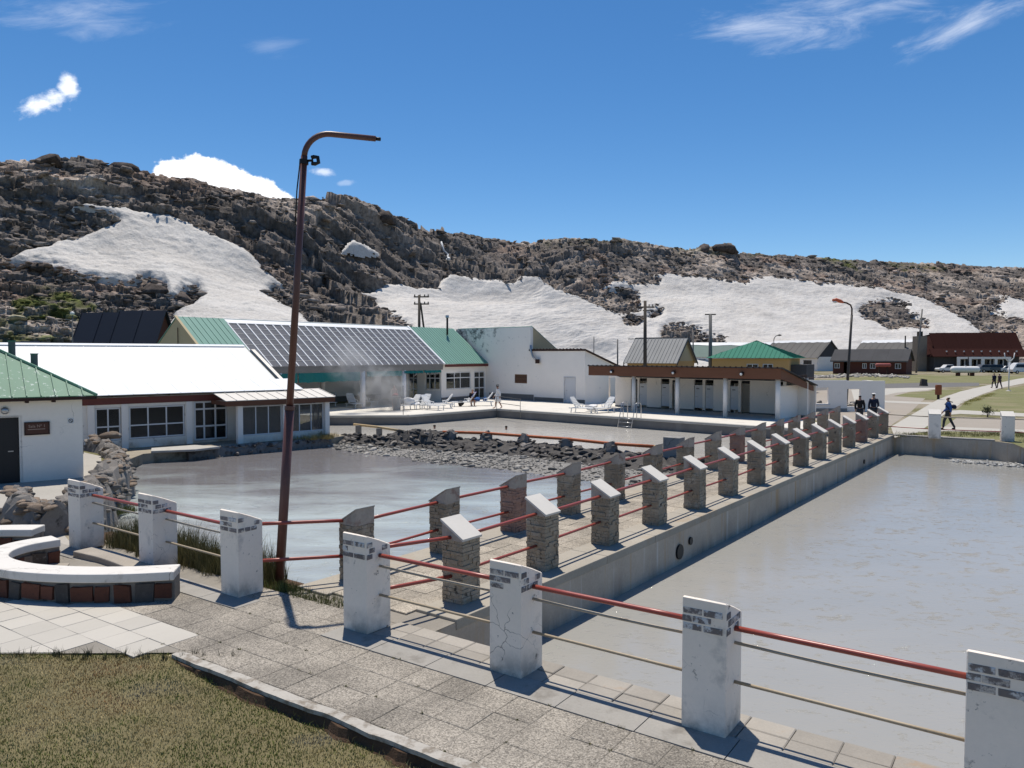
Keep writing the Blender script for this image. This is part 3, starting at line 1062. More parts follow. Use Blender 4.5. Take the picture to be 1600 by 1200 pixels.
SNOW_M_HOLES = [[(1345, 487), (1360, 475), (1390, 472), (1415, 477), (1418, 488), (1440, 497), (1449, 513), (1425, 510), (1392, 514), (1370, 503), (1350, 494)],
                [(1037, 524), (1045, 514), (1065, 509), (1085, 515), (1105, 524), (1128, 531), (1128, 545), (1037, 545)],
                [(977, 503), (985, 496), (1003, 501), (998, 505), (980, 505)], [(1012, 496), (1022, 487), (1032, 487), (1030, 494), (1018, 497)]]
SNOW_R = [(1549, 461), (1575, 462), (1597, 466), (1640, 470), (1640, 506), (1600, 502), (1572, 500), (1562, 488), (1532, 478), (1555, 475), (1568, 470)]
SNOW_T = [(536, 396), (545, 384), (553, 378), (566, 386), (588, 399), (570, 399), (552, 396)]


def hill():
    nx, ny, nback = 1400, 300, 22
    px = np.linspace(-330, 1930, nx)
    tt = np.concatenate([np.linspace(0, 1, ny) ** 0.96, 1 + np.linspace(0.02, 0.7, nback)])
    PX, T = np.meshgrid(px, tt)
    def soft(xs, ys):
        q = np.arange(-700, 2400, 4.0)
        w = np.interp(q, xs, ys)
        kern = np.exp(-0.5 * (np.arange(-40, 41) / 14.0) ** 2)
        w = np.convolve(np.pad(w, 40, 'edge'), kern / kern.sum(), 'valid')
        return np.interp(PX, q, w)
    y0 = soft(TOE_PX, TOE_D)
    y1 = soft(CREST_PX, CREST_D)
    Y = y0 + (y1 - y0) * T
    X = (PX - 800) / FOC * Y
    zc_sharp = EYE + y1 * (554 - np.interp(PX, SKY_PX, SKY_PY)) / FOC
    zc = EYE + y1 * (554 - soft(SKY_PX, SKY_PY)) / FOC
    Tc = np.clip(T, 0, 1)
    cliff = soft( [-300, 250, 420, 520, 700, 900, 1150, 1400, 2000], [0.12, 0.16, 0.30, 0.42, 0.32, 0.20, 0.16, 0.10, 0.08])
    sm = np.clip((Tc - 0.62) / 0.33, 0, 1)
    sm = sm * sm * (3 - 2 * sm)
    g = (1 - cliff) * Tc ** 1.12 + cliff * sm
    Z = zc * g
    cr_ = np.clip((T - 0.72) / 0.28, 0, 1)
    Z = np.where(T > 1, zc - (T - 1) * 6.0, Z) + (zc_sharp - zc) * cr_ * cr_ * (3 - 2 * cr_)
    slope_len = np.hypot(y1 - y0, zc)
    S = slope_len * T
    # large undulation
    und = (fbm(X / 26, S / 18, 5, 3) - 0.5) * 5.0
    env = np.clip(T / 0.12, 0, 1) * np.clip((1.35 - T) / 0.35, 0, 1)
    edge_env = np.where(T > 0.93, np.clip(1 - (T - 0.93) / 0.07, 0.35, 1), 1)
    Zs = Z + und * env * edge_env * 0.5
    warp = (fbm(X / 5, S / 5, 31, 3) - 0.5) * 3.0
    b1, c1 = blocks((X + warp) / 10.5, (S + warp * .6) / 6.5, 41, 0.55, -0.28)
    b2, c2 = blocks((X - warp) / 4.0, (S + warp * .4) / 2.4, 51, 0.6, -0.45)
    b3, c3 = blocks((X + warp * .5) / 1.7, (S - warp * .3) / 1.05, 61, 0.7, -0.5)
    crag = np.clip(fbm(X / 26, S / 14, 71, 3) * 3.6 - 1.25, 0.12, 1.3)
    crag = crag * soft( [-300, 0, 300, 420, 480, 660, 760, 1100, 1700], [0.8, 0.9, 0.85, 1.1, 1.45, 1.4, 1.05, 0.85, 0.75])
    disp = (b1 - 0.5) * 1.7 * crag + (b2 - 0.5) * 0.95 * (0.4 + 0.6 * crag) + (b3 - 0.5) * 0.46
    # pixel place of the smooth slope, for the outlines of the snow
    d = Y * CP - (Zs - EYE) * SP
    PY = 600 - FOC * (Y * SP + (Zs - EYE) * CP) / d
    PXX = 800 + FOC * X / d
    wob = (fbm(X / 1.6, S / 1.2, 81, 4) - 0.5)
    sds = []
    front = T < 0.985
    for poly, holes in ((SNOW_L, []), (SNOW_M, SNOW_M_HOLES), (SNOW_R, []), (SNOW_T, [])):
        sd = sdist(PXX, PY, poly)
        for h in holes:
            sd = np.minimum(sd, -sdist(PXX, PY, h))
        sd = sd + wob * 7.0
        sd[~front] = -50
        sds.append(sd)
    snow = np.max(np.stack(sds), 0)
    keep = 1 - 0.9 * np.clip((snow + 2) / 9, 0, 1)
    disp = disp * keep * env
    # outward direction: mostly up-slope face normal
    ang = np.arctan2(zc, (y1 - y0))
    oy, oz = -np.sin(ang), np.cos(ang)
    ux = (PX - 800) / FOC
    k = np.where(T > 0.97, 0.15, 1.0)
    Xr = X + oy * disp * ux * k
    Yr = Y + oy * disp * k
    Zr = Zs + oz * disp
    jx = (hash2(np.arange(PX.size).reshape(PX.shape), np.zeros(PX.shape), 3) - 0.5)
    Zr = Zr + jx * 0.04 * keep * env
    Zr = np.where(T < 0.001, -1.0, Zr)
    idx = np.arange(PX.size).reshape(PX.shape)
    faces = np.stack([idx[:-1, :-1], idx[:-1, 1:], idx[1:, 1:], idx[1:, :-1]], -1).reshape(-1, 4)
    me = fast_mesh('hill', np.stack([Xr, Yr, Zr], -1).reshape(-1, 3), faces, m_rock)
    # colour of the stone itself: tuff, basalt, rusty scree and moss
    n1 = fbm(X / 9, S / 6, 91, 4)
    tone = 0.70 + 0.55 * c2 + 0.40 * c3
    basalt = np.array([0.112, 0.098, 0.089])
    tan = np.array([0.29, 0.245, 0.21])
    rust = np.array([0.19, 0.143, 0.117])
    w = np.clip((n1 - 0.42) / 0.18, 0, 1) * np.clip(1.6 - crag, 0.15, 1)
    r = np.clip((fbm(X / 14, S / 8, 95, 3) - 0.5) / 0.12, 0, 1)
    colr = basalt * (1 - w)[..., None] + (tan * (1 - r)[..., None] + rust * r[..., None]) * w[..., None]
    colr = colr * tone[..., None]
    veg = np.zeros(PX.shape)
    for poly, amt in (([(20, 470), (50, 452), (90, 448), (130, 462), (150, 480), (130, 500), (60, 505), (20, 500)], 1.0), ([(0, 500), (60, 505), (130, 515), (230, 520), (240, 545), (-200, 545), (-200, 480)], 0.8),
                      ([(1275, 400), (1310, 402), (1340, 412), (1345, 421), (1320, 420), (1290, 412)], 1.1), ([(1385, 411), (1430, 414), (1480, 418), (1470, 424), (1400, 421)], 1.0), ([(1040, 384), (1100, 380), (1210, 395), (1220, 402), (1060, 398)], 0.5),
                      ([(850, 372), (1030, 380), (1030, 386), (850, 380)], 0.35)):
        veg = np.maximum(veg, amt * np.clip(sdist(PXX, PY, poly) / 8 + 0.3 + wob * 2.2, 0, 1))
    veg = veg * np.clip(fbm(X / 2.2, S / 1.7, 101, 3) * 3.4 - 1.0, 0, 1)
    moss = np.array([0.085, 0.095, 0.028])
    colr = colr * (1 - veg)[..., None] + moss * veg[..., None] * (0.7 + 0.6 * c3)[..., None]
    vcol(me, 'stone', colr.reshape(-1, 3))
    tag(inst('hill', me, (0, 0, 0)), kind='structure')
    # snow
    mean_off = 0.05
    sag = (fbm(X / 9, S / 11, 111, 3) - 0.5) * 1.1 + (fbm(X / 1.2, S / 0.9, 117, 3) - 0.5) * 0.34
    rid = (fbm((X * 0.8 + S * 0.55) / 6.0, (S - X * 0.3) / 26, 119, 3) - 0.5) * 0.9
    labels = ['largest snow bank, fan shaped, on the left of the hill behind the white roof', 'wide snow bank in the middle and right, behind the barracks and utility poles', 'small snow bank at the far right edge above the maroon hotel', 'tiny triangular snow patch alone on the dark cliff']
    for sd, lab, th in zip(sds, labels, (1.6, 1.7, 1.3, 0.9)):
        e = np.clip((sd + 3) / 15, 0, 1)
        e = e * e * (3 - 2 * e)
        off = -0.8 + (0.85 + mean_off) * np.clip((sd + 4) / 8, 0, 1) + 0.55 * th * e + (sag + rid) * np.clip(sd / 10, 0, 1)
        if th < 1:
            off = off + 0.9
        Xn = X + oy * off * ux
        Yn = Y + oy * off
        Zn = Zs + oz * off
        m = sd > -5
        fm = (m[:-1, :-1] & m[:-1, 1:] & m[1:, 1:] & m[1:, :-1]).reshape(-1)
        fs = faces[fm]
        used, inv = np.unique(fs, return_inverse=True)
        vs = np.stack([Xn, Yn, Zn], -1).reshape(-1, 3)[used]
        ms = fast_mesh('snow_bank', vs, inv.reshape(fs.shape), m_snow, smooth=True)
        dirt = np.clip(fbm((X + S * .7) / 9, (S - X * .2) / 3.2, 121, 4) * 2.2 - 0.7, 0, 1) * (1 - 0.5 * np.clip(1 - sd / 10, 0, 1))
        vattr(ms, 'dirt', dirt.reshape(-1)[used])
        c = vs.mean(0)
        o = inst('snow_bank', ms, (0, 0, 0))
        tag(o, lab, 'snow', 'banks of old snow on the hillside')
    return dict(X=Xr, Y=Yr, Z=Zr, T=T, snow=snow, PX=PXX, PY=PY, S=S, col=colr)


def rock_material():
    m = bpy.data.materials.new('hill_rock')
    m.use_nodes = True
    nt = m.node_tree
    N, L = nt.nodes.new, nt.links.new
    b = nt.nodes['Principled BSDF']
    b.inputs['Roughness'].default_value = 0.95
    b.inputs['Specular IOR Level'].default_value = 0.15
    at = N('ShaderNodeAttribute')
    at.attribute_name = 'stone'
    g = N('ShaderNodeNewGeometry')
    t = N('ShaderNodeTexNoise')
    t.inputs['Scale'].default_value = 1.1
    t.inputs['Detail'].default_value = 9
    t.inputs['Roughness'].default_value = 0.72
    L(g.outputs['Position'], t.inputs['Vector'])
    mr = N('ShaderNodeMapRange')
    mr.inputs[1].default_value = 0.3
    mr.inputs[2].default_value = 0.72
    mr.inputs[3].default_value = 0.35
    mr.inputs[4].default_value = 1.75
    L(t.outputs[0], mr.inputs[0])
    sc = N('ShaderNodeVectorMath')
    sc.operation = 'SCALE'
    L(at.outputs['Color'], sc.inputs[0])
    L(mr.outputs[0], sc.inputs['Scale'])
    L(sc.outputs[0], b.inputs['Base Color'])
    bp = N('ShaderNodeBump')
    bp.inputs['Strength'].default_value = 0.8
    bp.inputs['Distance'].default_value = 0.35
    L(t.outputs[0], bp.inputs['Height'])
    L(bp.outputs[0], b.inputs['Normal'])
    return m


def snow_material():
    m = bpy.data.materials.new('old_snow')
    m.use_nodes = True
    nt = m.node_tree
    N, L = nt.nodes.new, nt.links.new
    b = nt.nodes['Principled BSDF']
    b.inputs['Roughness'].default_value = 0.7
    at = N('ShaderNodeAttribute')
    at.attribute_name = 'dirt'
    g = N('ShaderNodeNewGeometry')

    def noi(s, d, r):
        t = N('ShaderNodeTexNoise')
        t.inputs['Scale'].default_value = s
        t.inputs['Detail'].default_value = d
        t.inputs['Roughness'].default_value = r
        L(g.outputs['Position'], t.inputs['Vector'])
        return t.outputs[0]
    cup = noi(2.4, 6, 0.7)
    md = N('ShaderNodeMath')
    md.operation = 'MULTIPLY_ADD'
    L(cup, md.inputs[0])
    md.inputs[1].default_value = 2.2
    md.inputs[2].default_value = -0.95
    ad = N('ShaderNodeMath')
    ad.operation = 'MULTIPLY_ADD'
    ad.use_clamp = True
    L(at.outputs['Fac'], ad.inputs[0])
    ad.inputs[1].default_value = 0.45
    L(md.outputs[0], ad.inputs[2])
    mx = N('ShaderNodeMix')
    mx.data_type = 'RGBA'
    L(ad.outputs[0], mx.inputs[0])
    mx.inputs[6].default_value = (0.56, 0.54, 0.515, 1)
    mx.inputs[7].default_value = (0.36, 0.335, 0.31, 1)
    L(mx.outputs[2], b.inputs['Base Color'])
    bp = N('ShaderNodeBump')
    bp.inputs['Strength'].default_value = 1.0
    bp.inputs['Distance'].default_value = 0.17
    L(noi(2.6, 6, 0.7), bp.inputs['Height'])
    L(bp.outputs[0], b.inputs['Normal'])
    return m


m_rock = rock_material()
m_snow = snow_material()
HILL = hill()


# ---- rock shapes shared by everything made of stone
def rock_verts(seed, flat=0.7, sub=1):
    rs = np.random.default_rng(seed)
    t = (1 + 5 ** 0.5) / 2
    v = np.array([(-1, t, 0), (1, t, 0), (-1, -t, 0), (1, -t, 0), (0, -1, t), (0, 1, t), (0, -1, -t), (0, 1, -t), (t, 0, -1), (t, 0, 1), (-t, 0, -1), (-t, 0, 1)], float)
    v /= np.linalg.norm(v[0])
    f = [(0, 11, 5), (0, 5, 1), (0, 1, 7), (0, 7, 10), (0, 10, 11), (1, 5, 9), (5, 11, 4), (11, 10, 2), (10, 7, 6), (7, 1, 8), (3, 9, 4), (3, 4, 2), (3, 2, 6), (3, 6, 8), (3, 8, 9), (4, 9, 5), (2, 4, 11), (6, 2, 10), (8, 6, 7), (9, 8, 1)]
    for _ in range(sub):
        cache, nf, vl = {}, [], [tuple(p) for p in v]

        def mid(a, b):
            k = (min(a, b), max(a, b))
            if k not in cache:
                p = (np.array(vl[a]) + np.array(vl[b])) / 2
                vl.append(tuple(p / np.linalg.norm(p)))
                cache[k] = len(vl) - 1
            return cache[k]
        for a, b, c in f:
            ab, bc, ca = mid(a, b), mid(b, c), mid(c, a)
            nf += [(a, ab, ca), (b, bc, ab), (c, ca, bc), (ab, bc, ca)]
        f, v = nf, np.array(vl)
    # cut by a few random planes: angular stone
    for _ in range(9):
        n = rs.normal(size=3)
        n /= np.linalg.norm(n)
        h = rs.uniform(0.45, 0.85)
        d = v @ n
        v = np.where((d > h)[:, None], v - n * (d - h)[:, None], v)
    v *= np.array([rs.uniform(0.8, 1.25), rs.uniform(0.75, 1.1), flat * rs.uniform(0.8, 1.2)])
    v += rs.normal(scale=0.02, size=v.shape)
    return v, np.array(f)


ROCKS = [rock_verts(100 + k, 0.7, 1) for k in range(8)]
ROCKS_LO = [rock_verts(200 + k, 0.65, 0) for k in range(10)]


def rock_mesh(name, k, mat):
    v, f = ROCKS[k % len(ROCKS)]
    return fast_mesh(name, v, f, mat)


def scatter_rocks(name, pts, sizes, cols, mat, lo=True, stretch=(1, 1, 1)):
    src = ROCKS_LO if lo else ROCKS
    V, F, C, base = [], [], [], 0
    for i, p in enumerate(pts):
        v, f = src[RNG.integers(len(src))]
        a = RNG.uniform(0, 6.28)
        t = RNG.normal(scale=0.35, size=2)
        ca, sa = math.cos(a), math.sin(a)
        w = v * sizes[i] * np.array(stretch)
        w = np.stack([w[:, 0], w[:, 1] * math.cos(t[0]) - w[:, 2] * math.sin(t[0]), w[:, 1] * math.sin(t[0]) + w[:, 2] * math.cos(t[0])], 1)
        w = np.stack([w[:, 0] * ca - w[:, 1] * sa, w[:, 0] * sa + w[:, 1] * ca, w[:, 2]], 1)
        V.append(w + np.asarray(p))
        F.append(f + base)
        base += len(v)
        C.append(np.repeat(np.asarray(cols[i])[None], len(v), 0))
    me = fast_mesh(name, np.concatenate(V), np.concatenate(F), mat)
    vcol(me, 'stone', np.concatenate(C))
    return me


def hill_rocks():
    h = HILL
    ok = (h['T'] > 0.02) & (h['T'] < 1.0) & (h['PX'] > -280) & (h['PX'] < 1880)
    # scree
    w = ok & (h['snow'] < -1)
    idx = np.flatnonzero(w.ravel())
    pick = RNG.choice(idx, 9000, replace=False)
    dist = h['Y'].ravel()[pick]
    size = np.clip(RNG.lognormal(-1.05, 0.55, len(pick)), 0.16, 1.7) * (0.7 + dist / 420)
    P = np.stack([h['X'].ravel()[pick], h['Y'].ravel()[pick], h['Z'].ravel()[pick] + size * 0.15], 1)
    tint = RNG.uniform(0.75, 1.7, (len(pick), 1))
    cols = h['col'].reshape(-1, 3)[pick] * tint
    me = scatter_rocks('hill_scree', P, size, cols, m_rock, stretch=(1.35, 1.0, 0.62))
    tag(inst('hill_scree', me, (0, 0, 0)), 'loose brown and grey scree strewn over the hillside', 'rocks', kind='stuff')
    rim = np.flatnonzero((ok & (h['snow'] > -2) & (h['snow'] < 5)).ravel())
    pick = RNG.choice(rim, 1500, replace=False)
    size = RNG.lognormal(-1.0, 0.45, len(pick)) * (0.7 + h['Y'].ravel()[pick] / 420)
    P = np.stack([h['X'].ravel()[pick], h['Y'].ravel()[pick] - .5, h['Z'].ravel()[pick] + .45], 1)
    me = scatter_rocks('margin_rocks', P, size, h['col'].reshape(-1, 3)[pick] * RNG.uniform(.8, 1.5, (len(pick), 1)), m_rock, stretch=(1.3, 1, .7))
    tag(inst('margin_rocks', me, (0, 0, 0)), 'rocks melting out along the edges of the snow banks', 'rocks', kind='stuff')
    # big single boulders
    names = [(284, 462, 3.6, 'rounded dark boulder sunk in the left snow bank'), (262, 452, 2.2, 'dark boulder at the lower edge of the left snow bank'), (236, 452, 2.8, 'low dark rock outcrop beside the left snow bank'),
             (190, 262, 3.0, 'dark boulder on the skyline left of the cloud'), (424, 457, 2.2, 'reddish boulder at the right tip of the left snow bank'), (620, 486, 2.6, 'brown boulder at the top of the rock spur above the glass roof'),
             (1100, 388, 4.6, 'flat dark boulder on the skyline, the left of two'), (1132, 390, 5.2, 'square dark boulder on the skyline, the right of two'), (1022, 491, 2.2, 'dark rock poking out of the snow above the crossarm pole'),
             (990, 501, 2.2, 'small dark rock in the snow left of the crossarm pole'), (600, 342, 4.2, 'dark block at the step in the skyline cliff'), (80, 252, 3.4, 'dark boulder on the skyline at the top left'), (60, 417, 2.0, 'small dark rock at the left tip of the snow bank')]
    for k, (px, py, sz, lab) in enumerate(names):
        dd = (h['PX'] - px) ** 2 + (h['PY'] - py) ** 2
        i = np.argmin(dd)
        p = (h['X'].ravel()[i], h['Y'].ravel()[i], h['Z'].ravel()[i] - sz * 0.1)
        me = fast_mesh('boulder', ROCKS[k % 8][0] * sz * np.array([1.0, .9, .8]), ROCKS[k % 8][1], m_rock)
        vcol(me, 'stone', np.repeat(np.array([[0.075, 0.062, 0.056]]) * (0.8 + 0.5 * RNG.random()), len(ROCKS[k % 8][0]), 0))
        o = inst('boulder', me, p, rot=RNG.uniform(0, 6))
        tag(o, lab, 'boulder', 'big boulders on the hill')
    # thin waterfall on the cliff
    path = [(690, 371), (691, 377), (693, 384), (700, 390), (699, 398), (702, 405), (709, 394), (712, 408)]
    pts = []
    for px, py in path[:6]:
        i = np.argmin((h['PX'] - px) ** 2 + (h['PY'] - py) ** 2)
        pts.append(Vector((h['X'].ravel()[i], h['Y'].ravel()[i] - 0.9, h['Z'].ravel()[i] + 0.4)))
    mb = MB().tube(pts, [0.22, 0.30, 0.24, 0.28, 0.34, 0.45], 6)
    m_fall = mk('falling_water', (0.62, 0.63, 0.64), 0.15, 2, 10, 0.2, 0.4, 0.8, 6, 0.1, stretch=(3, 3, 0.3))
    tag(mb.build('waterfall', m_fall, smooth=True), 'thin white waterfall trickling down the dark cliff', 'waterfall')


hill_rocks()

# ================================================================== promenade, kerb, fence, footbridge
FROT = math.atan2(A2.y, A2.x)
BROT = math.atan2(BR.y, BR.x)


def slab_mesh(name, lx, ly, h, mat, bev=0.008, seed=0):
    """paving piece with a chamfered, slightly uneven rim; top at z = 0"""
    r = random.Random(seed)
    b = bev
    vs = []
    for z, k in ((-h, 0), (-b, 0), (0, b)):
        for sx, sy in ((-1, -1), (1, -1), (1, 1), (-1, 1)):
            vs.append((sx * (lx / 2 - k) + r.uniform(-.003, .003), sy * (ly / 2 - k) + r.uniform(-.003, .003), z))
    fs = [(0, 3, 2, 1), (8, 9, 10, 11)]
    for l in (0, 4):
        for i in range(4):
            j = (i + 1) % 4
            fs.append((l + i, l + j, l + 4 + j, l + 4 + i))
    return MB().add(vs, fs).mesh(name, mat)


def inside(p, poly):
    return sdist(np.array([p[0]]), np.array([p[1]]), [tuple(q) for q in poly])[0]


# base under the slabs: shows in the joints
pav_poly = [fl(-10.5, -0.63), fl(9, -0.63), fl(9, kerb_n), (LAWN[0].x, LAWN[0].y), (-6.6, 9.82), (-13.0, 9.9), (-13.5, 16.2)]
pavement = sheet('pavement', pav_poly, 0.026, m_joint)
beige_poly = [tuple(G(x, y))[:2] for x, y in ((-200, 930), (60, 940), (180, 946), (240, 960), (322, 988), (262, 1001), (225, 1030), (-200, 1040))]
SL = 0.47
meshes_agg = [slab_mesh('paving_slab', SL - 0.007, SL - 0.007, 0.03, m_agg, 0.006, k) for k in range(4)]
meshes_tile = [slab_mesh('beige_tile', SL - 0.008, SL - 0.008, 0.03, m_tile, 0.004, 10 + k) for k in range(3)]
rp = random.Random(5)
cand = []
for i in range(-26, 20):
    for j in range(-14, 1):
        s, n = (i + 0.5) * SL, -0.63 - (0.5 - j) * SL + SL
        n = -0.63 - 0.5 * SL + j * SL
        p = fl(s, n)
        if p[1] < 3.2 or p[0] < -10.6:
            continue
        if inside(p, pav_poly) < (SL * 0.30 if s > -5.3 else -0.25):
            continue
        cand.append((p[1] + abs(p[0]) * 0.2, p, s))
cand.sort()
for _, p, s in cand[:300]:
    tile = inside(p, beige_poly) > 0
    me = rp.choice(meshes_tile if tile else meshes_agg)
    if s < -5.0 and p[1] < 10.35:          # cut along the lawn
        hs_ = SL / 2 - .004
        q = [Vector(p) + A2 * a * hs_ + N2 * b * hs_ for a, b in ((-1, -1), (1, -1), (1, 1), (-1, 1))]
        lim = lambda v: 9.835 + (v.x + 6.6) * .016
        out = []
        for a, b in zip(q, q[1:] + q[:1]):
            da, db = a.y - lim(a), b.y - lim(b)
            if da >= 0:
                out.append(a)
            if da * db < 0:
                out.append(a.lerp(b, da / (da - db)))
        if len(out) < 3:
            continue
        MB().prism([tuple(v) for v in out], 0.004, 0.034).build('beige_tile' if tile else 'paving_slab', m_tile if tile else m_agg, pavement)
        continue
    o = inst('beige_tile' if tile else 'paving_slab', me, (p[0], p[1], 0.034 + rp.uniform(-0.003, 0.003)), pavement, FROT + rp.choice((0, 1, 2, 3)) * math.pi / 2 + rp.uniform(-.004, .004))
    o.rotation_euler.x = rp.uniform(-0.006, 0.006)
    o.rotation_euler.y = rp.uniform(-0.006, 0.006)

# concrete strip and coping tiles that carry the fence
strip = MB()
for k in range(-16, 14):
    a, b = k * 0.95 + 0.006, (k + 1) * 0.95 - 0.006
    if -5.2 < a < -2.9:
        continue
    strip.prism([fl(a, -0.625), fl(b, -0.625), fl(b, -0.165), fl(a, -0.165)], -0.05, 0.040)
strip_o = strip.build('fence_footing', mk('footing_concrete', (0.285, 0.27, 0.245), 0.22, 1.1, 40, 0.18, 0.9, 0.4, 60, 0.006,
                      stains=[((0.16, 0.145, 0.125), 0.54, 0.7, 1.6)]), origin=Vector((0, 0, 0)))
tag(strip_o, kind='structure')
cop = slab_mesh('coping_tile', 0.455, 0.275, 0.09, m_coping_tile, 0.01, 3)
coping = sheet('pool_coping', [fl(-10.4, -0.165), fl(13, -0.165), fl(13, COPE - 0.005), fl(-10.4, COPE - 0.005)], 0.004, m_joint)
for i in range(-11, -6):             # aggregate slabs carry on through the gap on to the bridge
    for j in range(2):
        p = fl((i + .5) * SL, -.63 + (j + .5) * SL)
        inst('paving_slab', rp.choice(meshes_agg), (p[0], p[1], 0.035), pavement, FROT)
for k in range(-5, 24):
    for j in range(2):
        s = (k + 0.5) * 0.465
        p = fl(s, -0.025 + j * 0.283)
        inst('coping_tile', cop, (p[0], p[1], 0.038 + rp.uniform(-0.004, 0.004)), coping, FROT + rp.choice((0, math.pi)))

# kerb: white painted top, worn, earth face to the lawn
kb = MB()
k0 = LAWN[0]
pts_k = []
ns = 90
for i in range(ns + 1):
    s = (k0 - F5).dot(A2) + i / ns * 9.5
    w = (fbm(np.array([s * 2.1]), np.array([0.0]), 9, 4)[0] - 0.5)
    w2 = (fbm(np.array([s * 3.3]), np.array([7.0]), 19, 4)[0] - 0.5)
    outer, inner = kerb_n - 0.11 + w * 0.05, kerb_n + 0.02 + w2 * 0.02
    zt = 0.045 + w2 * 0.02
    pts_k.append((fl(s, inner), fl(s, outer), fl(s, outer - 0.015 + w2 * 0.05), zt))
vs, fs = [], []
for i, (a, b, c, zt) in enumerate(pts_k):
    vs += [(a[0], a[1], -0.03), (a[0], a[1], zt), (b[0], b[1], zt - 0.008), (b[0], b[1], zt - 0.055)]
    if i:
        q = 4 * i
        for k in range(3):
            fs.append((q - 4 + k, q + k, q + k + 1, q - 4 + k + 1))
fs += [(0, 1, 2, 3), (4 * ns + 3, 4 * ns + 2, 4 * ns + 1, 4 * ns)]
o = MB().add(vs, fs).build('kerb', m_kerb)
tag(o, kind='structure')
vs, fs = [], []
for i, (a, b, c, zt) in enumerate(pts_k):
    w = (fbm(np.array([i * 0.37]), np.array([3.0]), 29, 3)[0] - 0.5)
    bx, by = b[0] + N2.x * 0.03, b[1] + N2.y * 0.03
    cx, cy = b[0] - N2.x * (0.03 + w * 0.12), b[1] - N2.y * (0.03 + w * 0.12)
    vs += [(bx, by, zt - 0.05), (cx + N2.x * .03, cy + N2.y * .03, zt - 0.06), (cx, cy, -0.10), (cx - N2.x * 0.05, cy - N2.y * 0.05, LAWN_Z - 0.02)]
    if i:
        q = 4 * i
        for k in range(3):
            fs.append((q - 4 + k, q + k, q + k + 1, q - 4 + k + 1))
tag(MB().add(vs, fs).build('kerb_bank', m_earth), kind='structure')
skirt('lawn_edge', LAWN, LAWN_Z - 0.05, -0.002, m_earth)
# broken tan stones where lawn, tiles and kerb meet
for k, (px, py, sz) in enumerate(((293, 1019, 0.10), (270, 1022, 0.07), (302, 1026, 0.06), (243, 1023, 0.05))):
    p = G(px, py)
    o = inst('broken_stone', rock_mesh('broken_stone', k, mk('yellow_stone', (0.42, 0.36, 0.22), 0.15, 4, 30, 0.15, 0.9, 0.4, 20, 0.01)), (p.x, p.y, -0.01), rot=k * 1.3, scale=(sz * 1.6, sz, sz * 0.5))
    tag(o, ['pale yellow broken stone at the lawn corner, the largest one', 'pale broken stone left of the largest one at the lawn corner', 'small pale stone at the start of the white kerb', 'small pale stone hidden in grass left of the lawn corner'][k], 'stone', 'broken stones at the lawn corner')

# ---- white masonry fence
PW, PH, PB = 0.47, 1.37, 1.18          # width, near edge height, far edge height


def post_body():
    h = PW / 2
    mb = MB()
    prof = [(-h, 0), (-h, PH - 0.01), (-h + 0.02, PH), (0, (PH + PB) / 2 + 0.004), (h - 0.02, PB + 0.008), (h, PB - 0.012), (h, 0)]
    n = len(prof)
    # rings along the local x with slight unevenness
    xs = [-h, -h + 0.012, 0, h - 0.012, h]
    r = random.Random(3)
    vs, fs = [], []
    for i, x in enumerate(xs):
        ins = 0.010 if i in (0, len(xs) - 1) else 0.0
        for (y, z) in prof:
            vs.append((x + r.uniform(-.003, .003), y * (1 - ins / h) + r.uniform(-.004, .004), z - (ins if z > 0.5 else 0) + r.uniform(-.004, .004) * (z > .1)))
    for i in range(len(xs) - 1):
        for k in range(n):
            k2 = (k + 1) % n
            fs.append((i * n + k, (i + 1) * n + k, (i + 1) * n + k2, i * n + k2))
    fs.append(tuple(range(n)))
    fs.append(tuple((len(xs) - 1) * n + k for k in range(n - 1, -1, -1)))
    return MB().add(vs, fs).mesh('post', m_post)


POST_ME = post_body()
BRICK_ME = [slab_mesh('brick', 0.20, 0.065, 0.02, m_brick, 0.006, 40), slab_mesh('brick', 0.20, 0.065, 0.02, m_brick_bare, 0.006, 41),
            slab_mesh('brick', 0.105, 0.065, 0.02, m_brick_bare, 0.006, 42), slab_mesh('brick', 0.105, 0.065, 0.02, m_brick, 0.006, 43)]


def fence_post(parent, c, seed, label=None):
    r = random.Random(seed)
    o = inst('post', POST_ME, (c[0], c[1], 0.036), parent, FROT)
    if label:
        o['label'] = label
    h = PW / 2
    # bricks showing through the paint: three courses, near face and right face
    for ci in range(3):
        z = PH - 0.10 - ci * 0.082
        x = -h + 0.012 + (0.10 if ci % 2 else 0.0)
        if ci % 2:
            put = [(-h + 0.055, 2 if r.random() < .6 else 3)]
        else:
            put = []
        while x + 0.20 < h + 0.01:
            put.append((x + 0.10, 0 if r.random() < 0.35 else 1))
            x += 0.218
        for bx, kk in put:
            if r.random() < 0.12:
                continue
            w = A2 * bx - N2 * (h + 0.007)
            b = inst('brick', BRICK_ME[kk], (c[0] + w.x, c[1] + w.y, z), None, euler=(math.pi / 2, 0, FROT))
            reparent(b, o)
        # right face, under the sloping top
        y = -h + 0.06
        first = True
        while y < h - 0.06:
            top = PH - (PH - PB) * (y + h) / PW
            if z + 0.04 < top and r.random() < 0.8:
                w = A2 * (h + 0.007) + N2 * (y + (0.05 if ci % 2 else 0))
                b = inst('brick', BRICK_ME[2 if (first or r.random() < 0.4) else 3], (c[0] + w.x, c[1] + w.y, z), None, euler=(math.pi / 2, 0, FROT + math.pi / 2))
                reparent(b, o)
            first = False
            y += 0.122
    return o


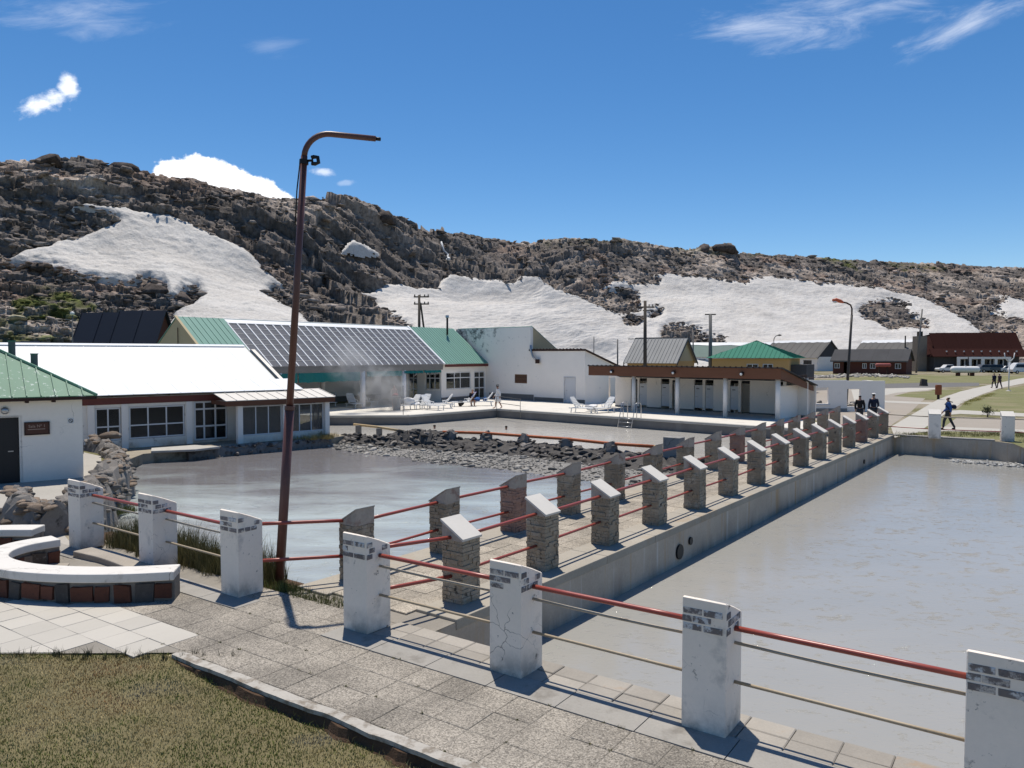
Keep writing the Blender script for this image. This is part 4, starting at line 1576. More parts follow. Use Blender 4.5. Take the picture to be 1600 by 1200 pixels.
def reparent(o, parent):
    """child of a rotated part: keep the world place"""
    loc, eul = Vector(o.location), o.rotation_euler.copy()
    m = Matrix.Translation(loc) @ eul.to_matrix().to_4x4()
    pm = Matrix.Translation(wl(parent)) @ parent.rotation_euler.to_matrix().to_4x4()
    o.parent = parent
    o.matrix_local = pm.inverted() @ m


def rail(parent, a, b, r, mat, name='rail', n=10, sag=0.0):
    a, b = Vector(a), Vector(b)
    pts = [a.lerp(b, k / 4) - Vector((0, 0, sag * math.sin(math.pi * k / 4))) for k in range(5)]
    return MB().tube(pts, r, n).build(name, mat, parent, smooth=True, origin=a)


Z3 = lambda p, z: Vector((p[0], p[1], z))
fence_l = thing('white_fence', Z3(FENCE[1], 0), 'white masonry fence of three posts with red top rail beside the bench and grass', 'fence', 'white masonry fences')
for k in (0, 1, 2):
    fence_post(fence_l, FENCE[k], 60 + k, [None, None, 'post with cracked plaster beside the leaning lamp pole'][k])
fence_r = thing('white_fence', Z3(FENCE[5], 0), 'white masonry fence of four posts along the near edge of the right pool', 'fence', 'white masonry fences')
for k in (3, 4, 5, 6):
    fence_post(fence_r, FENCE[k], 60 + k)
for par, pairs in ((fence_l, ((0, 1), (1, 2))), (fence_r, ((3, 4), (4, 5), (5, 6)))):
    for a, b in pairs:
        pa, pb = FENCE[a] + A2 * (PW / 2 - 0.03), FENCE[b] - A2 * (PW / 2 - 0.03)
        off = N2 * 0.02
        rail(par, Z3(pa + off, 1.09), Z3(pb + off, 1.09), 0.029, m_red)
        rail(par, Z3(pa + off, 0.94), Z3(pb + off, 0.93), 0.017, m_greypipe, sag=0.01)
        rail(par, Z3(pa + off, 0.53), Z3(pb + off, 0.52), 0.018, m_tanpipe)
# rail stubs leaving the frame on the right and the left
pa = FENCE[6] + A2 * (PW / 2 - 0.03)
rail(fence_r, Z3(pa, 1.09), Z3(pa + A2 * 2.2, 1.09), 0.029, m_red)

# ---- footbridge
bw = [WALL_R, WALL_L]
s_a = 0.0
q0 = corner_pool - BR * 0.6
br_poly = [corner_pool, far_r + BR * 0.35, WALL_L + BR * BR_END, WALL_L + BR * ((corner_lag - WALL_L).dot(BR))]
bridge = sheet('footbridge', br_poly, 0.006, m_joint)
L_R = (far_r - ROW_R0).dot(BR) + 0.3


def bl(s, t, row=ROW_R0):
    p = row + BR * s + PR * t
    return (p.x, p.y)


for row, t0, t1, nm in ((ROW_R0, -0.27, 0.545, 'edge'), (ROW_L0, -0.47, 0.27, 'edge')):
    e = MB()
    s = -0.75 if row is ROW_R0 else -0.9
    r = random.Random(9)
    while s < 31.6:
        ln = r.uniform(2.0, 2.5)
        e.prism([bl(s + 0.006, t0, row), bl(min(s + ln, 32.0) - 0.006, t0, row), bl(min(s + ln, 32.0) - 0.006, t1, row), bl(s + 0.006, t1, row)], -0.11, 0.05)
        s += ln
    e.build('edge_beam', m_bridge_edge, bridge, bevel=0.012)
# outlet pipe mouths in the wall
for s, z in ((6.95, -0.55), (7.55, -0.42), (25.2, -0.55)):
    p = ROW_R0 + BR * s + PR * 0.535
    a, b = Z3(p, z), Z3(p + PR * 0.04, z)
    MB().tube([a, b], 0.17 if s < 7.2 else 0.09, 16).build('outlet_pipe', m_black, bridge, smooth=False)
SB = 0.43
bs = [slab_mesh('deck_slab', SB - 0.008, SB - 0.008, 0.03, m_agg_warm, 0.006, 70 + k) for k in range(3)]
n_deck = 0
width_in = (ROW_R0 - ROW_L0).dot(PR) - 0.54
ncol = 4
cw = width_in / ncol
for i in range(75):
    for j in range(ncol):
        s, t = -0.95 + (i + 0.5) * SB, -0.27 - (j + 0.5) * cw
        p = bl(s, t)
        if n_deck < 300 and (Vector(p) - corner_lag).dot(N2) > 0.12:
            o = inst('deck_slab', rp.choice(bs), (p[0], p[1], 0.036 + rp.uniform(-.003, .003)), bridge, BROT + rp.choice((0, math.pi)), scale=(1, cw / SB, 1))
            n_deck += 1

BPW = 0.42


def stone_post(seed):
    """dry looking ledge-stone shaft: uneven courses of thin flat stones"""
    r = random.Random(seed)
    mb = MB()
    h = BPW / 2
    mb.box((0, 0, 0.47), (BPW - 0.03, BPW - 0.03, 0.98))
    z = 0.0
    ci = 0
    while z < 0.96:
        hh = min(r.uniform(0.045, 0.085), 0.99 - z)
        for side in range(4):
            a = side * math.pi / 2
            ux, uy = math.cos(a), math.sin(a)
            nx, ny = math.sin(a), -math.cos(a)
            x = -h
            while x < h - 0.01:
                w = min(r.uniform(0.09, 0.26), h - x)
                if h - (x + w) < 0.05:
                    w = h - x
                out = r.uniform(-0.012, 0.016)
                cx = x + w / 2
                c = (ux * cx + nx * (h - 0.03 + out), uy * cx + ny * (h - 0.03 + out), z + hh / 2)
                mb.box(c, (w - 0.008, 0.05, hh - 0.008), a + r.uniform(-0.04, 0.04))
                x += w
        z += hh
        ci += 1
    return mb


SHAFTS = [stone_post(k).mesh('stonework', m_stone) for k in range(4)] + [stone_post(9).mesh('stonework', m_stone_red)]
PH_HI, PH_LO = 1.29, 1.03
h = BPW / 2
# wedge: high on the walkway side (local -x), low on the water side
wedge_me = MB().slab([(-h, -h, 0.97), (-h, -h, PH_HI - 0.045), (h, -h, PH_LO - 0.045), (h, -h, 0.97)], (0, BPW, 0)).mesh('post_head', m_wedge)
cap_me = MB().slab([(-h - 0.02, -h - 0.02, PH_HI - 0.04), (h + 0.025, -h - 0.02, PH_LO - 0.045), (h + 0.025, h + 0.02, PH_LO - 0.045), (-h - 0.02, h + 0.02, PH_HI - 0.04)], (0.006, 0, 0.035)).mesh('cap', m_cap_white)
cap_dk = MB().slab([(-h - 0.01, -h - 0.01, PH_HI - 0.04), (h + 0.015, -h - 0.01, PH_LO - 0.045), (h + 0.015, h + 0.01, PH_LO - 0.045), (-h - 0.01, h + 0.01, PH_HI - 0.04)], (0.003, 0, 0.02)).mesh('cap', m_wedge)
rail_rt = thing('bridge_railing', Z3(ROW_R0, 0.05), 'right railing of the footbridge with stone posts, white slab caps and red rails', 'railing', 'railings of the footbridge')
rail_lt = thing('bridge_railing', Z3(ROW_L0, 0.05), 'left railing of the footbridge on the lagoon side with bare stone posts', 'railing', 'railings of the footbridge')
XR = math.atan2(PR.y, PR.x)
for par, row, flip in ((rail_rt, ROW_R0, 0.0), (rail_lt, ROW_L0, math.pi)):
    rr = random.Random(12 if flip else 13)
    for i in range(NPOST):
        c = row + BR * (i * STEP)
        red = (flip and i in (2, 8)) or (not flip and i == 12)
        jig = rr.uniform(-0.03, 0.03)
        sh = inst('post', SHAFTS[4] if red else rr.choice(SHAFTS[:4]), (c.x, c.y, 0.05), par, XR + flip + jig, scale=(1, 1, rr.uniform(0.985, 1.015)))
        w = inst('post_head', wedge_me, (c.x, c.y, 0.05), None, XR + flip + jig)
        k = inst('cap', cap_dk if flip else cap_me, (c.x, c.y, 0.052), None, XR + flip + jig)
        reparent(w, sh)
        reparent(k, sh)
        if i < NPOST - 1:
            n_ = row + BR * ((i + 1) * STEP)
            a, b = c + BR * (BPW / 2 - 0.03), n_ - BR * (BPW / 2 - 0.03)
            rail(par, Z3(a, 1.05 + rr.uniform(-.015, .015)), Z3(b, 1.05 + rr.uniform(-.015, .015)), 0.030, m_red, n=8)
            rail(par, Z3(a, 0.50 + rr.uniform(-.02, .02)), Z3(b, 0.50 + rr.uniform(-.02, .02)), 0.026, m_red, n=8)
for par, fp, row, sgn in ((rail_lt, FENCE[2], ROW_L0, 1), (rail_rt, FENCE[3], ROW_R0, 1)):
    d = (row - fp).normalized()
    for z in (1.13, 0.52):
        rail(par, Z3(fp + d * 0.24, z), Z3(row - d * 0.2, z - 0.06), 0.030, m_red, n=8)

# white plinth beside the far end of the bridge
p = ROW_L0 + BR * 32.6 + PR * 1.6
o = MB().prism([(p.x - .35, p.y - .2), (p.x + .3, p.y - .35), (p.x + .4, p.y + .2), (p.x - .25, p.y + .35)], 0, 0.9).build('white_plinth', m_plaster, bevel=0.02)
tag(o, 'low white plinth at the far end of the footbridge beside two people', 'plinth')

# ---- far end wall of the right pool with its two white posts
e0, e1 = far_r, Vector((21.7, 34.6))
eu = (e1 - e0).normalized()
en = Vector((-eu.y, eu.x))
mb = MB().prism([tuple(e0 + eu * 0.02), tuple(e1 + eu * 0.1), tuple(e1 + eu * 0.1 + en * 0.4), tuple(e0 + eu * 0.02 + en * 0.4)], 0.002, 0.06)
tag(mb.build('end_coping', m_conc, bevel=0.015), kind='structure')
fence_f = thing('white_fence', Z3(e0 + eu * 2.0, 0), 'distant white fence of two square posts and thin rails beyond the right pool', 'fence', 'white masonry fences')
fps = [Vector((19.72, 35.75)), Vector((22.35, 34.55))]
fr = math.atan2(-1.2, 2.63)
fu = (fps[1] - fps[0]).normalized()
for c in fps:
    mb = MB()
    mb.box((c.x, c.y, 0.56), (0.50, 0.50, 1.12), fr)
    po = mb.build('post', m_post, fence_f, bevel=0.02)
    mb = MB()
    v = [Vector((c.x, c.y, 1.121)) + Vector((a * math.cos(fr) - b * math.sin(fr), a * math.sin(fr) + b * math.cos(fr), 0)) * 0.255 for a, b in ((-1, -1), (1, -1), (1, 1), (-1, 1))]
    tp = [q + Vector((0, 0, 0.03 if k < 2 else 0.22)) for k, q in enumerate(v)]
    mb.add(v + tp, [(3, 2, 1, 0), (4, 5, 6, 7), (0, 1, 5, 4), (1, 2, 6, 5), (2, 3, 7, 6), (3, 0, 4, 7)])
    mb.build('cap', m_cap_white, po)
st = ROW_R0 + BR * (14 * STEP)
for a, b in ((st, fps[0]), (fps[0], fps[1]), (fps[1], fps[1] + fu * 3.2)):
    d = (b - a).normalized()
    for z, r_, m in ((1.0, 0.028, m_greypipe), (0.42, 0.024, m_red)):
        rail(fence_f, Z3(a + d * 0.2, z), Z3(b - d * 0.2, z), r_, m, n=6)

# ================================================================== leaning rusty lamp pole
LB = G(435, 906)
lamp = thing('lamp_post', (LB.x, LB.y, -0.1), 'tall leaning rusty brown lamp pole with a bare bent arm and no lantern', 'lamp post')
top = Vector((-3.56, 13.30, 7.30))
base = Vector((LB.x, LB.y, -0.3))
mid = base.lerp(top, 0.43)
MB().tube([base, base.lerp(top, .2), mid], 0.080, 16).build('pole', m_rust, lamp, smooth=True)
MB().tube([mid - (top - base).normalized() * 0.02, mid + (top - base).normalized() * 0.05], 0.086, 16).build('collar', m_rust, lamp, smooth=False)
MB().tube([mid, mid.lerp(top, .5), top], [0.062, 0.060, 0.056], 16).build('upper_pole', m_rust, lamp, smooth=True)
ad = Vector((0.92, 0.36, 0.0)).normalized()
up = (top - base).normalized()
arc = []
R_ = 0.42
for k in range(10):
    a = k / 9 * math.pi / 2
    arc.append(top + up * (R_ * math.sin(a)) + ad * (R_ * (1 - math.cos(a))))
arc.append(arc[-1] + ad * 0.78)
MB().tube(arc, 0.050, 14).build('arm', m_rust, lamp, smooth=True)
MB().tube([arc[-1], arc[-1] + ad * 0.09], 0.032, 10).build('arm_end_fitting', m_black, lamp, smooth=True)
cl = top - up * 0.08
MB().tube([cl - up * 0.06, cl + up * 0.02], 0.078, 14).build('clamp', m_black, lamp, smooth=False)
hd = Vector((1, -.1, 0.02)).normalized()
br_ = MB().tube([cl + hd * 0.05, cl + hd * 0.16], 0.022, 8).build('bracket', m_black, lamp, smooth=True)
MB().tube([cl + hd * 0.13 + up * .05, cl + hd * 0.17 + up * .06, cl + hd * 0.24 + up * .05, cl + hd * 0.26 - up * .04, cl + hd * 0.2 - up * .06, cl + hd * .14 - up * .05], 0.034, 10).build('photocell', m_black, br_, smooth=True)
MB().tube([cl - up * .05 - hd * .07, cl - up * 0.5 - hd * 0.095, cl - up * 1.1 - hd * 0.09], 0.012, 6).build('cable', m_black, lamp, smooth=True)

# ================================================================== curved seat wall, flagstones
def curve_pts(keys, n):
    """catmull-rom through plan points"""
    P = [Vector(k) for k in keys]
    P = [P[0] * 2 - P[1]] + P + [P[-1] * 2 - P[-2]]
    out = []
    m = len(P) - 3
    for i in range(n + 1):
        t = i / n * m
        k = min(int(t), m - 1)
        f = t - k
        a, b, c, d = P[k:k + 4]
        out.append(0.5 * ((2 * b) + (c - a) * f + (2 * a - 5 * b + 4 * c - d) * f * f + (3 * b - a - 3 * c + d) * f ** 3))
    return out


def ribbon(mb, pts, w0, w1, z0, z1):
    """band along plan points between offsets w0, w1 (left is positive)"""
    ring = []
    n = len(pts)
    for i, p in enumerate(pts):
        t = (pts[min(i + 1, n - 1)] - pts[max(i - 1, 0)]).normalized()
        nn = Vector((-t.y, t.x))
        a, b = p + nn * w0, p + nn * w1
        ring.append([(a.x, a.y, z0), (b.x, b.y, z0), (b.x, b.y, z1), (a.x, a.y, z1)])
    vs = [q for r in ring for q in r]
    fs = [(0, 1, 2, 3), (4 * n - 1, 4 * n - 2, 4 * n - 3, 4 * n - 4)]
    for i in range(n - 1):
        for k in range(4):
            k2 = (k + 1) % 4
            fs.append((4 * i + k, 4 * (i + 1) + k, 4 * (i + 1) + k2, 4 * i + k2))
    return mb.add(vs, fs)


seat_line = curve_pts([(-5.35, 12.15), (-6.1, 12.02), (-7.0, 12.02), (-7.9, 12.22), (-8.62, 12.66), (-8.92, 13.2), (-8.86, 13.75), (-8.5, 14.2)], 44)


def seat_wall(keys_line, label, zt, seed, w=0.20):
    t = thing('seat_wall', Z3(keys_line[0], 0), label, 'bench', 'curved seat walls')
    core = ribbon(MB(), keys_line, -w + 0.035, w - 0.035, 0, zt - 0.12).build('wall_core', m_mortar, t)
    co = ribbon(MB(), keys_line, -w - 0.03, w + 0.03, zt - 0.14, zt)
    co.build('coping', m_bench_white, t, bevel=0.018)
    r = random.Random(seed)
    # squared stones on both faces, set along the line
    total = sum((b - a).length for a, b in zip(keys_line, keys_line[1:]))
    for side in (-1, 1):
        s = 0.04
        while s < total - 0.1:
            wd = r.uniform(0.16, 0.38)
            acc = 0
            for a, b in zip(keys_line, keys_line[1:]):
                L_ = (b - a).length
                if acc + L_ >= s + wd / 2:
                    f = (s + wd / 2 - acc) / L_
                    p = a.lerp(b, f)
                    tt = (b - a).normalized()
                    break
                acc += L_
            else:
                break
            nn = Vector((-tt.y, tt.x)) * side
            hh = r.uniform(0.24, 0.33)
            v, f_ = ROCKS[r.randrange(8)]
            me = SEAT_STONES[r.randrange(len(SEAT_STONES))]
            c = p + nn * (w - 0.035)
            inst('stone', me, (c.x, c.y, 0.18 + r.uniform(-.02, .02)), t, scale=(wd * 0.54, 0.05, hh * 0.5), euler=(0, r.uniform(-.12, .12), math.atan2(tt.y, tt.x)))
            s += wd + r.uniform(0.0, 0.03)
    return t


def block_stone(seed, mat):
    r = random.Random(seed)
    vs = []
    for z in (-1, 1):
        for x, y in ((-1, -1), (1, -1), (1, 1), (-1, 1)):
            vs.append((x * r.uniform(.70, 1.0), y * r.uniform(.75, 1.0), z * r.uniform(.70, 1.0)))
    b = MB().add(vs, [(0, 3, 2, 1), (4, 5, 6, 7), (0, 1, 5, 4), (1, 2, 6, 5), (2, 3, 7, 6), (3, 0, 4, 7)])
    return b.mesh('stone', mat)


SEAT_STONES = [block_stone(k, m_redstone) for k in range(6)] + [block_stone(9, m_rubble_tan), block_stone(10, m_rubble_dk)]
seat_wall(seat_line, 'curved seat wall of reddish stone with a thick white painted top', 0.50, 4)
seat2 = curve_pts([(-9.35, 15.05), (-10.2, 15.0), (-11.2, 14.6), (-12.0, 13.9)], 16)
seat_wall(seat2, 'short end of a second white topped seat wall at the left edge of the picture', 0.50, 5)
# flagstones and a low step inside the curve
step_line = curve_pts([(-8.35, 14.55), (-7.6, 14.1), (-6.9, 13.55), (-6.3, 13.05)], 14)
tag(ribbon(MB(), step_line, -0.05, 0.36, 0.0, 0.16).build('stone_step', m_flag, bevel=0.02), 'low stone step running behind the curved seat wall', 'step')
flags = sheet('flagstone_floor', [(-8.7, 13.0), (-8.2, 12.6), (-6.0, 12.35), (-5.6, 12.6), (-7.3, 13.9), (-8.4, 14.4)], 0.048, m_joint)
rf = random.Random(8)
for k, (x, y, a, b_) in enumerate([(-8.1, 13.1, .34, .3), (-7.4, 12.9, .36, .28), (-6.7, 12.75, .3, .25), (-7.7, 13.6, .4, .28), (-7.0, 13.25, .36, .22), (-6.3, 12.95, .3, .2), (-8.3, 13.75, .24, .26)]):
    poly = [(x + a * math.cos(q * 1.05 + rf.uniform(-.2, .2)) * rf.uniform(.85, 1.1), y + b_ * math.sin(q * 1.05 + rf.uniform(-.2, .2)) * rf.uniform(.85, 1.1)) for q in range(6)]
    MB().prism(poly, 0.045, 0.065 + rf.uniform(0, .012)).build('flagstone', m_flag, flags, bevel=0.008)


# ================================================================== rubble walls
STONES = [rock_mesh('stone', k, m_rubble) for k in range(8)]
STONES_DK = [rock_mesh('stone', k, m_rubble_dk) for k in range(8)]
STONES_TAN = [rock_mesh('stone', k, m_rubble_tan) for k in range(8)]


def heap(mb, line, widths, heights, z0, seed, rough=0.12, nseg=9):
    """lumpy bank of rubble along a plan line"""
    n = len(line)
    vs, fs = [], []
    for i, p in enumerate(line):
        t = (line[min(i + 1, n - 1)] - line[max(i - 1, 0)]).normalized()
        nn = Vector((-t.y, t.x))
        for k in range(nseg):
            f = k / (nseg - 1) * 2 - 1
            prof = (1 - abs(f) ** 2.6)
            j = hash2(np.array([i]), np.array([k]), seed)[0] - 0.5
            j2 = hash2(np.array([i]), np.array([k]), seed + 5)[0] - 0.5
            q = p + nn * (f * widths[i] + j * rough) + t * (j2 * rough)
            vs.append((q.x, q.y, z0 + prof * heights[i] * (1 + j2 * 0.25) - (0.3 if k in (0, nseg - 1) else 0)))
        if i:
            for k in range(nseg - 1):
                a = (i - 1) * nseg + k
                fs.append((a, a + 1, a + nseg + 1, a + nseg))
    fs.append(tuple(range(nseg)))
    fs.append(tuple((n - 1) * nseg + k for k in range(nseg - 1, -1, -1)))
    return mb.add(vs, fs)


def stone_wall(name, keys, label, cat, z0, height, width, seed, count, meshes, size, mat, n=60, core=True, hvar=0.2):
    line = curve_pts(keys, n)
    t = thing(name, Z3(line[0], z0), label, cat)
    r = random.Random(seed)
    hs = [height * (1 + hvar * (fbm(np.array([i * 0.21]), np.array([seed * 1.7]), seed, 3)[0] - 0.5) * 2) for i in range(n + 1)]
    if core:
        heap(MB(), line, [width] * (n + 1), hs, z0, seed).build('wall_core', mat, t)
    for k in range(count):
        i = r.randrange(n)
        f = r.random()
        p = line[i].lerp(line[i + 1], f)
        tt = (line[i + 1] - line[i]).normalized()
        nn = Vector((-tt.y, tt.x))
        w = r.uniform(-1.0, 1.0)
        top = hs[i] * (1 - abs(w) ** 2.6)
        z = z0 + top * (1.0 if abs(w) < 0.6 else r.uniform(0.3, 1.0))
        sz = size * r.uniform(0.55, 1.35)
        q = p + nn * (w * width)
        inst('stone', r.choice(meshes), (q.x, q.y, z - sz * 0.15), t, scale=(sz * r.uniform(.9, 1.4), sz * r.uniform(.8, 1.1), sz * r.uniform(.5, .9)),
             euler=(r.uniform(-.4, .4), r.uniform(-.4, .4), r.uniform(0, 6.28)))
    return t, line, hs


# dam between lagoon and bathing pool: crest line, long rubble slope to a pebble beach
def shore_bank(line, offs, zs, rough, seed):
    n, m = len(line), len(offs)
    vs, fs = [], []
    for i, p in enumerate(line):
        t = (line[min(i + 1, n - 1)] - line[max(i - 1, 0)]).normalized()
        nn = Vector((t.y, -t.x))
        if nn.y > 0:
            nn = -nn
        f = min(1.0, .35 + i / n * 1.2) if False else 1.0
        for k in range(m):
            j, j2 = hash2(np.array([i]), np.array([k]), seed)[0] - .5, hash2(np.array([i]), np.array([k]), seed + 5)[0] - .5
            q = p + nn * (offs[k] * WID(i / (n - 1)) + j * rough) + t * (j2 * rough)
            vs.append((q.x, q.y, zs[k] + j2 * rough * .9))
        if i:
            for k in range(m - 1):
                c = (i - 1) * m + k
                fs.append((c, c + 1, c + m + 1, c + m))
    return MB().add(vs, fs)


def WID(f):
    """the beach narrows towards the left end"""
    return 1.0 if f < .62 else max(.35, 1 - (f - .62) * 2.0)


dam_line = curve_pts([tuple(p) for p in DAM], 150)
dam = thing('rubble_dam', Z3(dam_line[0], -1.0), 'dark rubble dam between the grey lagoon and the bathing pool', 'stone wall')
shore_bank(dam_line, [-.5, -.42, -.2, .1, .4, .7, 1.0, 1.3, 1.6, 2.0, 2.4], [-1.3, -.62, -.46, -.44, -.48, -.55, -.62, -.68, -.74, -.82, -.95], .17, 21).build('wall_core', m_dam, dam)
shore_bank(dam_line, [1.7, 2.2, 2.8, 3.5, 4.2, 5.0, 5.8], [-1.1, -.80, -.82, -.84, -.86, -.89, -1.0], .05, 25).build('beach', mk('wet_gravel', (.20, .19, .175), .3, 1.2, 14, .35, .8, .8, 12, .05, stains=[((.36, .345, .32), .55, .68, 5)]), dam)
rd_ = random.Random(61)
for k in range(290):
    i = rd_.randrange(150)
    t_ = (dam_line[i + 1] - dam_line[i]).normalized()
    nn = Vector((t_.y, -t_.x))
    if nn.y > 0:
        nn = -nn
    o_ = rd_.uniform(-.35, 2.1) * WID(i / 150)
    q = dam_line[i] + nn * o_
    sz = rd_.uniform(.10, .25)
    inst('stone', rd_.choice(STONES_DK + STONES_DK + STONES), (q.x, q.y, np.interp(o_ / WID(i / 150), [-.4, .1, .7, 1.6, 2.4], [-.55, -.40, -.5, -.7, -.88])), dam, scale=(sz * rd_.uniform(.9, 1.4), sz, sz * rd_.uniform(.6, .95)),
         euler=(rd_.uniform(-.5, .5), rd_.uniform(-.5, .5), rd_.uniform(0, 6.28)))
# mound of darker rubble in it
mound = curve_pts([(-7.0, 40.6), (-5.9, 40.1), (-4.8, 39.75), (-3.7, 39.6), (-2.6, 39.35)], 30)
mt = thing('rubble_mound', Z3(mound[15], -1.0), 'tall heap of dark crusted rubble at the bend of the dam', 'rubble heap')
heap(MB(), mound, [0.5 + 0.55 * math.sin(math.pi * i / 30) for i in range(31)], [0.5 + 0.50 * math.sin(math.pi * i / 30) for i in range(31)], -1.0, 77, 0.22).build('heap_core', m_dam, mt)
rm = random.Random(31)
for k in range(90):
    i = rm.randrange(31)
    s_ = math.sin(math.pi * i / 30)
    w = rm.uniform(-1, 1)
    p = mound[i] + Vector((0.25, 0.95)) * (w * (0.5 + .5 * s_))
    z = -1.0 + (0.5 + .50 * s_) * (1 - abs(w) ** 2.4)
    sz = rm.uniform(0.10, 0.26)
    inst('stone', rm.choice(STONES_DK + STONES), (p.x, p.y, z - 0.03), mt, scale=(sz * 1.2, sz, sz * .75), euler=(rm.uniform(-.5, .5), rm.uniform(-.5, .5), rm.uniform(0, 6.28)))
# piers and the orange pipe rail
pip = thing('pipe_rail', (0.6, 37.7, -0.4), 'low orange pipe rail on rough stone piers along the dam', 'railing')
piers = [Vector(p) for p in ((-3.15, 39.45), (-1.31, 38.9), (0.6, 37.72), (2.56, 36.32), (4.45, 34.5))]
for k, p in enumerate(piers):
    r = random.Random(300 + k)
    core = heap(MB(), [p + Vector((-.24, .2)), p + Vector((-.1, .08)), p + Vector((.1, -.08)), p + Vector((.24, -.2))], [.26, .3, .3, .24], [.86, .98, .98, .84], -1.0, 500 + k, 0.06, 7).build('pier', m_mortar, pip)
    for q in range(14):
        a = r.uniform(0, 6.28)
        zz = r.uniform(-0.55, 0.0)
        rad = 0.27 if zz < -0.1 else 0.15
        sz = r.uniform(.07, .13)
        st_ = inst('stone', r.choice(STONES), (p.x + math.cos(a) * rad, p.y + math.sin(a) * rad, zz - 0.02), core, scale=(sz * 1.2, sz, sz * .8), rot=r.uniform(0, 6))
end = Vector((6.15, 33.1))
zr_ = -0.10
MB().tube([Z3(Vector((-3.6, 39.9)), zr_ - .02), Z3(piers[1], zr_ + .02), Z3(piers[2], zr_), Z3(piers[3], zr_ + .01), Z3(piers[4], zr_), Z3(end, zr_ + .03)], 0.075, 10).build('pipe', m_orange, pip, smooth=True)
MB().tube([Z3(end, zr_ + .03), Z3(end + Vector((.3, -.35)), zr_), Z3(end + Vector((.4, -.5)), -0.6)], 0.07, 10).build('pipe', m_paleyel, pip, smooth=True)
pp = end + Vector((0.75, -0.5))
MB().box((pp.x, pp.y, -0.35), (0.75, 0.55, 1.5), -0.68).build('end_pillar', m_conc, pip, bevel=0.02)
pil = thing('pipe_rail', (-7.5, 42.4, -0.6), 'faded yellowish pipe rail left of the rubble heap near the glazed porch', 'railing')
MB().tube([(-8.9, 43.1, -0.02), (-7.4, 42.2, -0.08), (-5.8, 41.2, -0.22)], 0.07, 8).build('pipe', m_paleyel, pil, smooth=True)
for x, y, zt in ((-8.6, 42.9, .0), (-7.3, 42.1, -.08), (-6.2, 41.4, -.2)):
    MB().prism([(x - .15, y - .15), (x + .15, y - .15), (x + .15, y + .15), (x - .15, y + .15)], -1.1, zt - 0.05).build('pier', m_mortar, pil, bevel=0.04)
# pebble beach at the foot of the dam
P, S_, C_ = [], [], []
for k in range(3200):
    u_ = RNG.random()
    i = int(u_ * 149)
    t_ = (dam_line[i + 1] - dam_line[i]).normalized()
    nn = Vector((t_.y, -t_.x))
    if nn.y > 0:
        nn = -nn
    o_ = RNG.uniform(1.9, 5.7)
    q = dam_line[i] + nn * (o_ * WID(u_))
    sz = RNG.uniform(0.025, 0.075) if RNG.random() < .96 else RNG.uniform(.10, .22)
    P.append((q.x, q.y, np.interp(o_, [2, 5.0, 5.8], [-.80, -.88, -.95]) + sz * .2))
    S_.append(sz)
    C_.append(np.array([0.27, 0.255, 0.23]) * RNG.uniform(0.3, 1.45))
m_pebble = mk('pebble', (0.2, 0.2, 0.19), 0.2, 3, 20, 0.2, 0.8, 0.2, 20, 0.01, attr='stone')
me = scatter_rocks('shore_pebbles', P, S_, C_, m_pebble, stretch=(1.2, 1, .7))
tag(inst('shore_pebbles', me, (0, 0, 0)), 'grey pebbles of the beach along the foot of the rubble dam', 'pebbles', kind='stuff')

# rubble wall on the left bank
stone_wall('rubble_wall', [(-9.75, 16.35), (-10.3, 16.6), (-11.2, 17.3), (-11.7, 18.2)], 'broken reddish stone wall end behind the first white post', 'stone wall', 0.0, 0.72, 0.42, 41, 60, STONES_TAN + STONES_TAN + STONES, 0.20, m_mortar, n=16, hvar=.1)
stone_wall('rubble_wall', [(-10.6, 17.9), (-11.5, 20.8), (-12.4, 23.0), (-13.3, 25.6), (-14.6, 28.2), (-16.2, 30.6), (-17.6, 32.2)], 'long wall of broken flat stones along the left bank of the lagoon', 'stone wall', -0.6, 1.0, 0.55, 43, 295,
           STONES + STONES_TAN + STONES, 0.19, m_mortar, n=60, hvar=.15)
stone_wall('stone_edging', [(-14.9, 35.0), (-13.2, 36.6), (-11.3, 38.4), (-9.5, 40.1)], 'low dark stone edging between the stained terrace and the lagoon', 'stone wall', -0.95, 0.52, 0.22, 47, 120, STONES_DK + STONES, 0.15, m_mortar, n=40, hvar=.1)
# a block and slabs on the terrace
o = MB().box((-17.05, 29.9, 0.22), (0.5, 0.45, 0.5), 0.4).build('stone_block', m_rubble_dk, bevel=0.03)
tag(o, 'square dark stone block standing behind the left bank wall', 'stone block')
o = inst('pale_boulder', rock_mesh('pale_boulder', 2, m_rubble_tan), (-16.35, 31.3, 0.60), scale=(.45, .35, .32), rot=.5)
tag(o, 'pale pointed boulder on top of the left bank wall', 'boulder')
o = MB().prism([(-16.0, 33.9), (-14.3, 34.5), (-13.6, 35.6), (-15.0, 36.2), (-16.5, 35.0)], -0.46, -0.36).build('landing_slab', m_conc_lt, bevel=0.02)
tag(o, 'pale concrete landing slab at the left end of the lagoon', 'slab')
# shingle at the far right bank of the pool
P, S_, C_ = [], [], []
for k in range(420):
    u = RNG.random()
    q = Vector((19.9, 33.9)).lerp(Vector((22.3, 32.3)), u)
    P.append((q.x + RNG.normal(0, .25), q.y + RNG.normal(0, .3), -0.85 + RNG.uniform(-.02, .05)))
    S_.append(RNG.uniform(.04, .12))
    C_.append(np.array([.33, .325, .31]) * RNG.uniform(.6, 1.4))
me = scatter_rocks('shore_stones', P, S_, C_, m_pebble)
tag(inst('shore_stones', me, (0, 0, 0)), 'grey stones at the far bank of the right pool', 'stones', kind='stuff')

# ================================================================== buildings
def vec(p, z):
    return Vector((p[0], p[1], z))


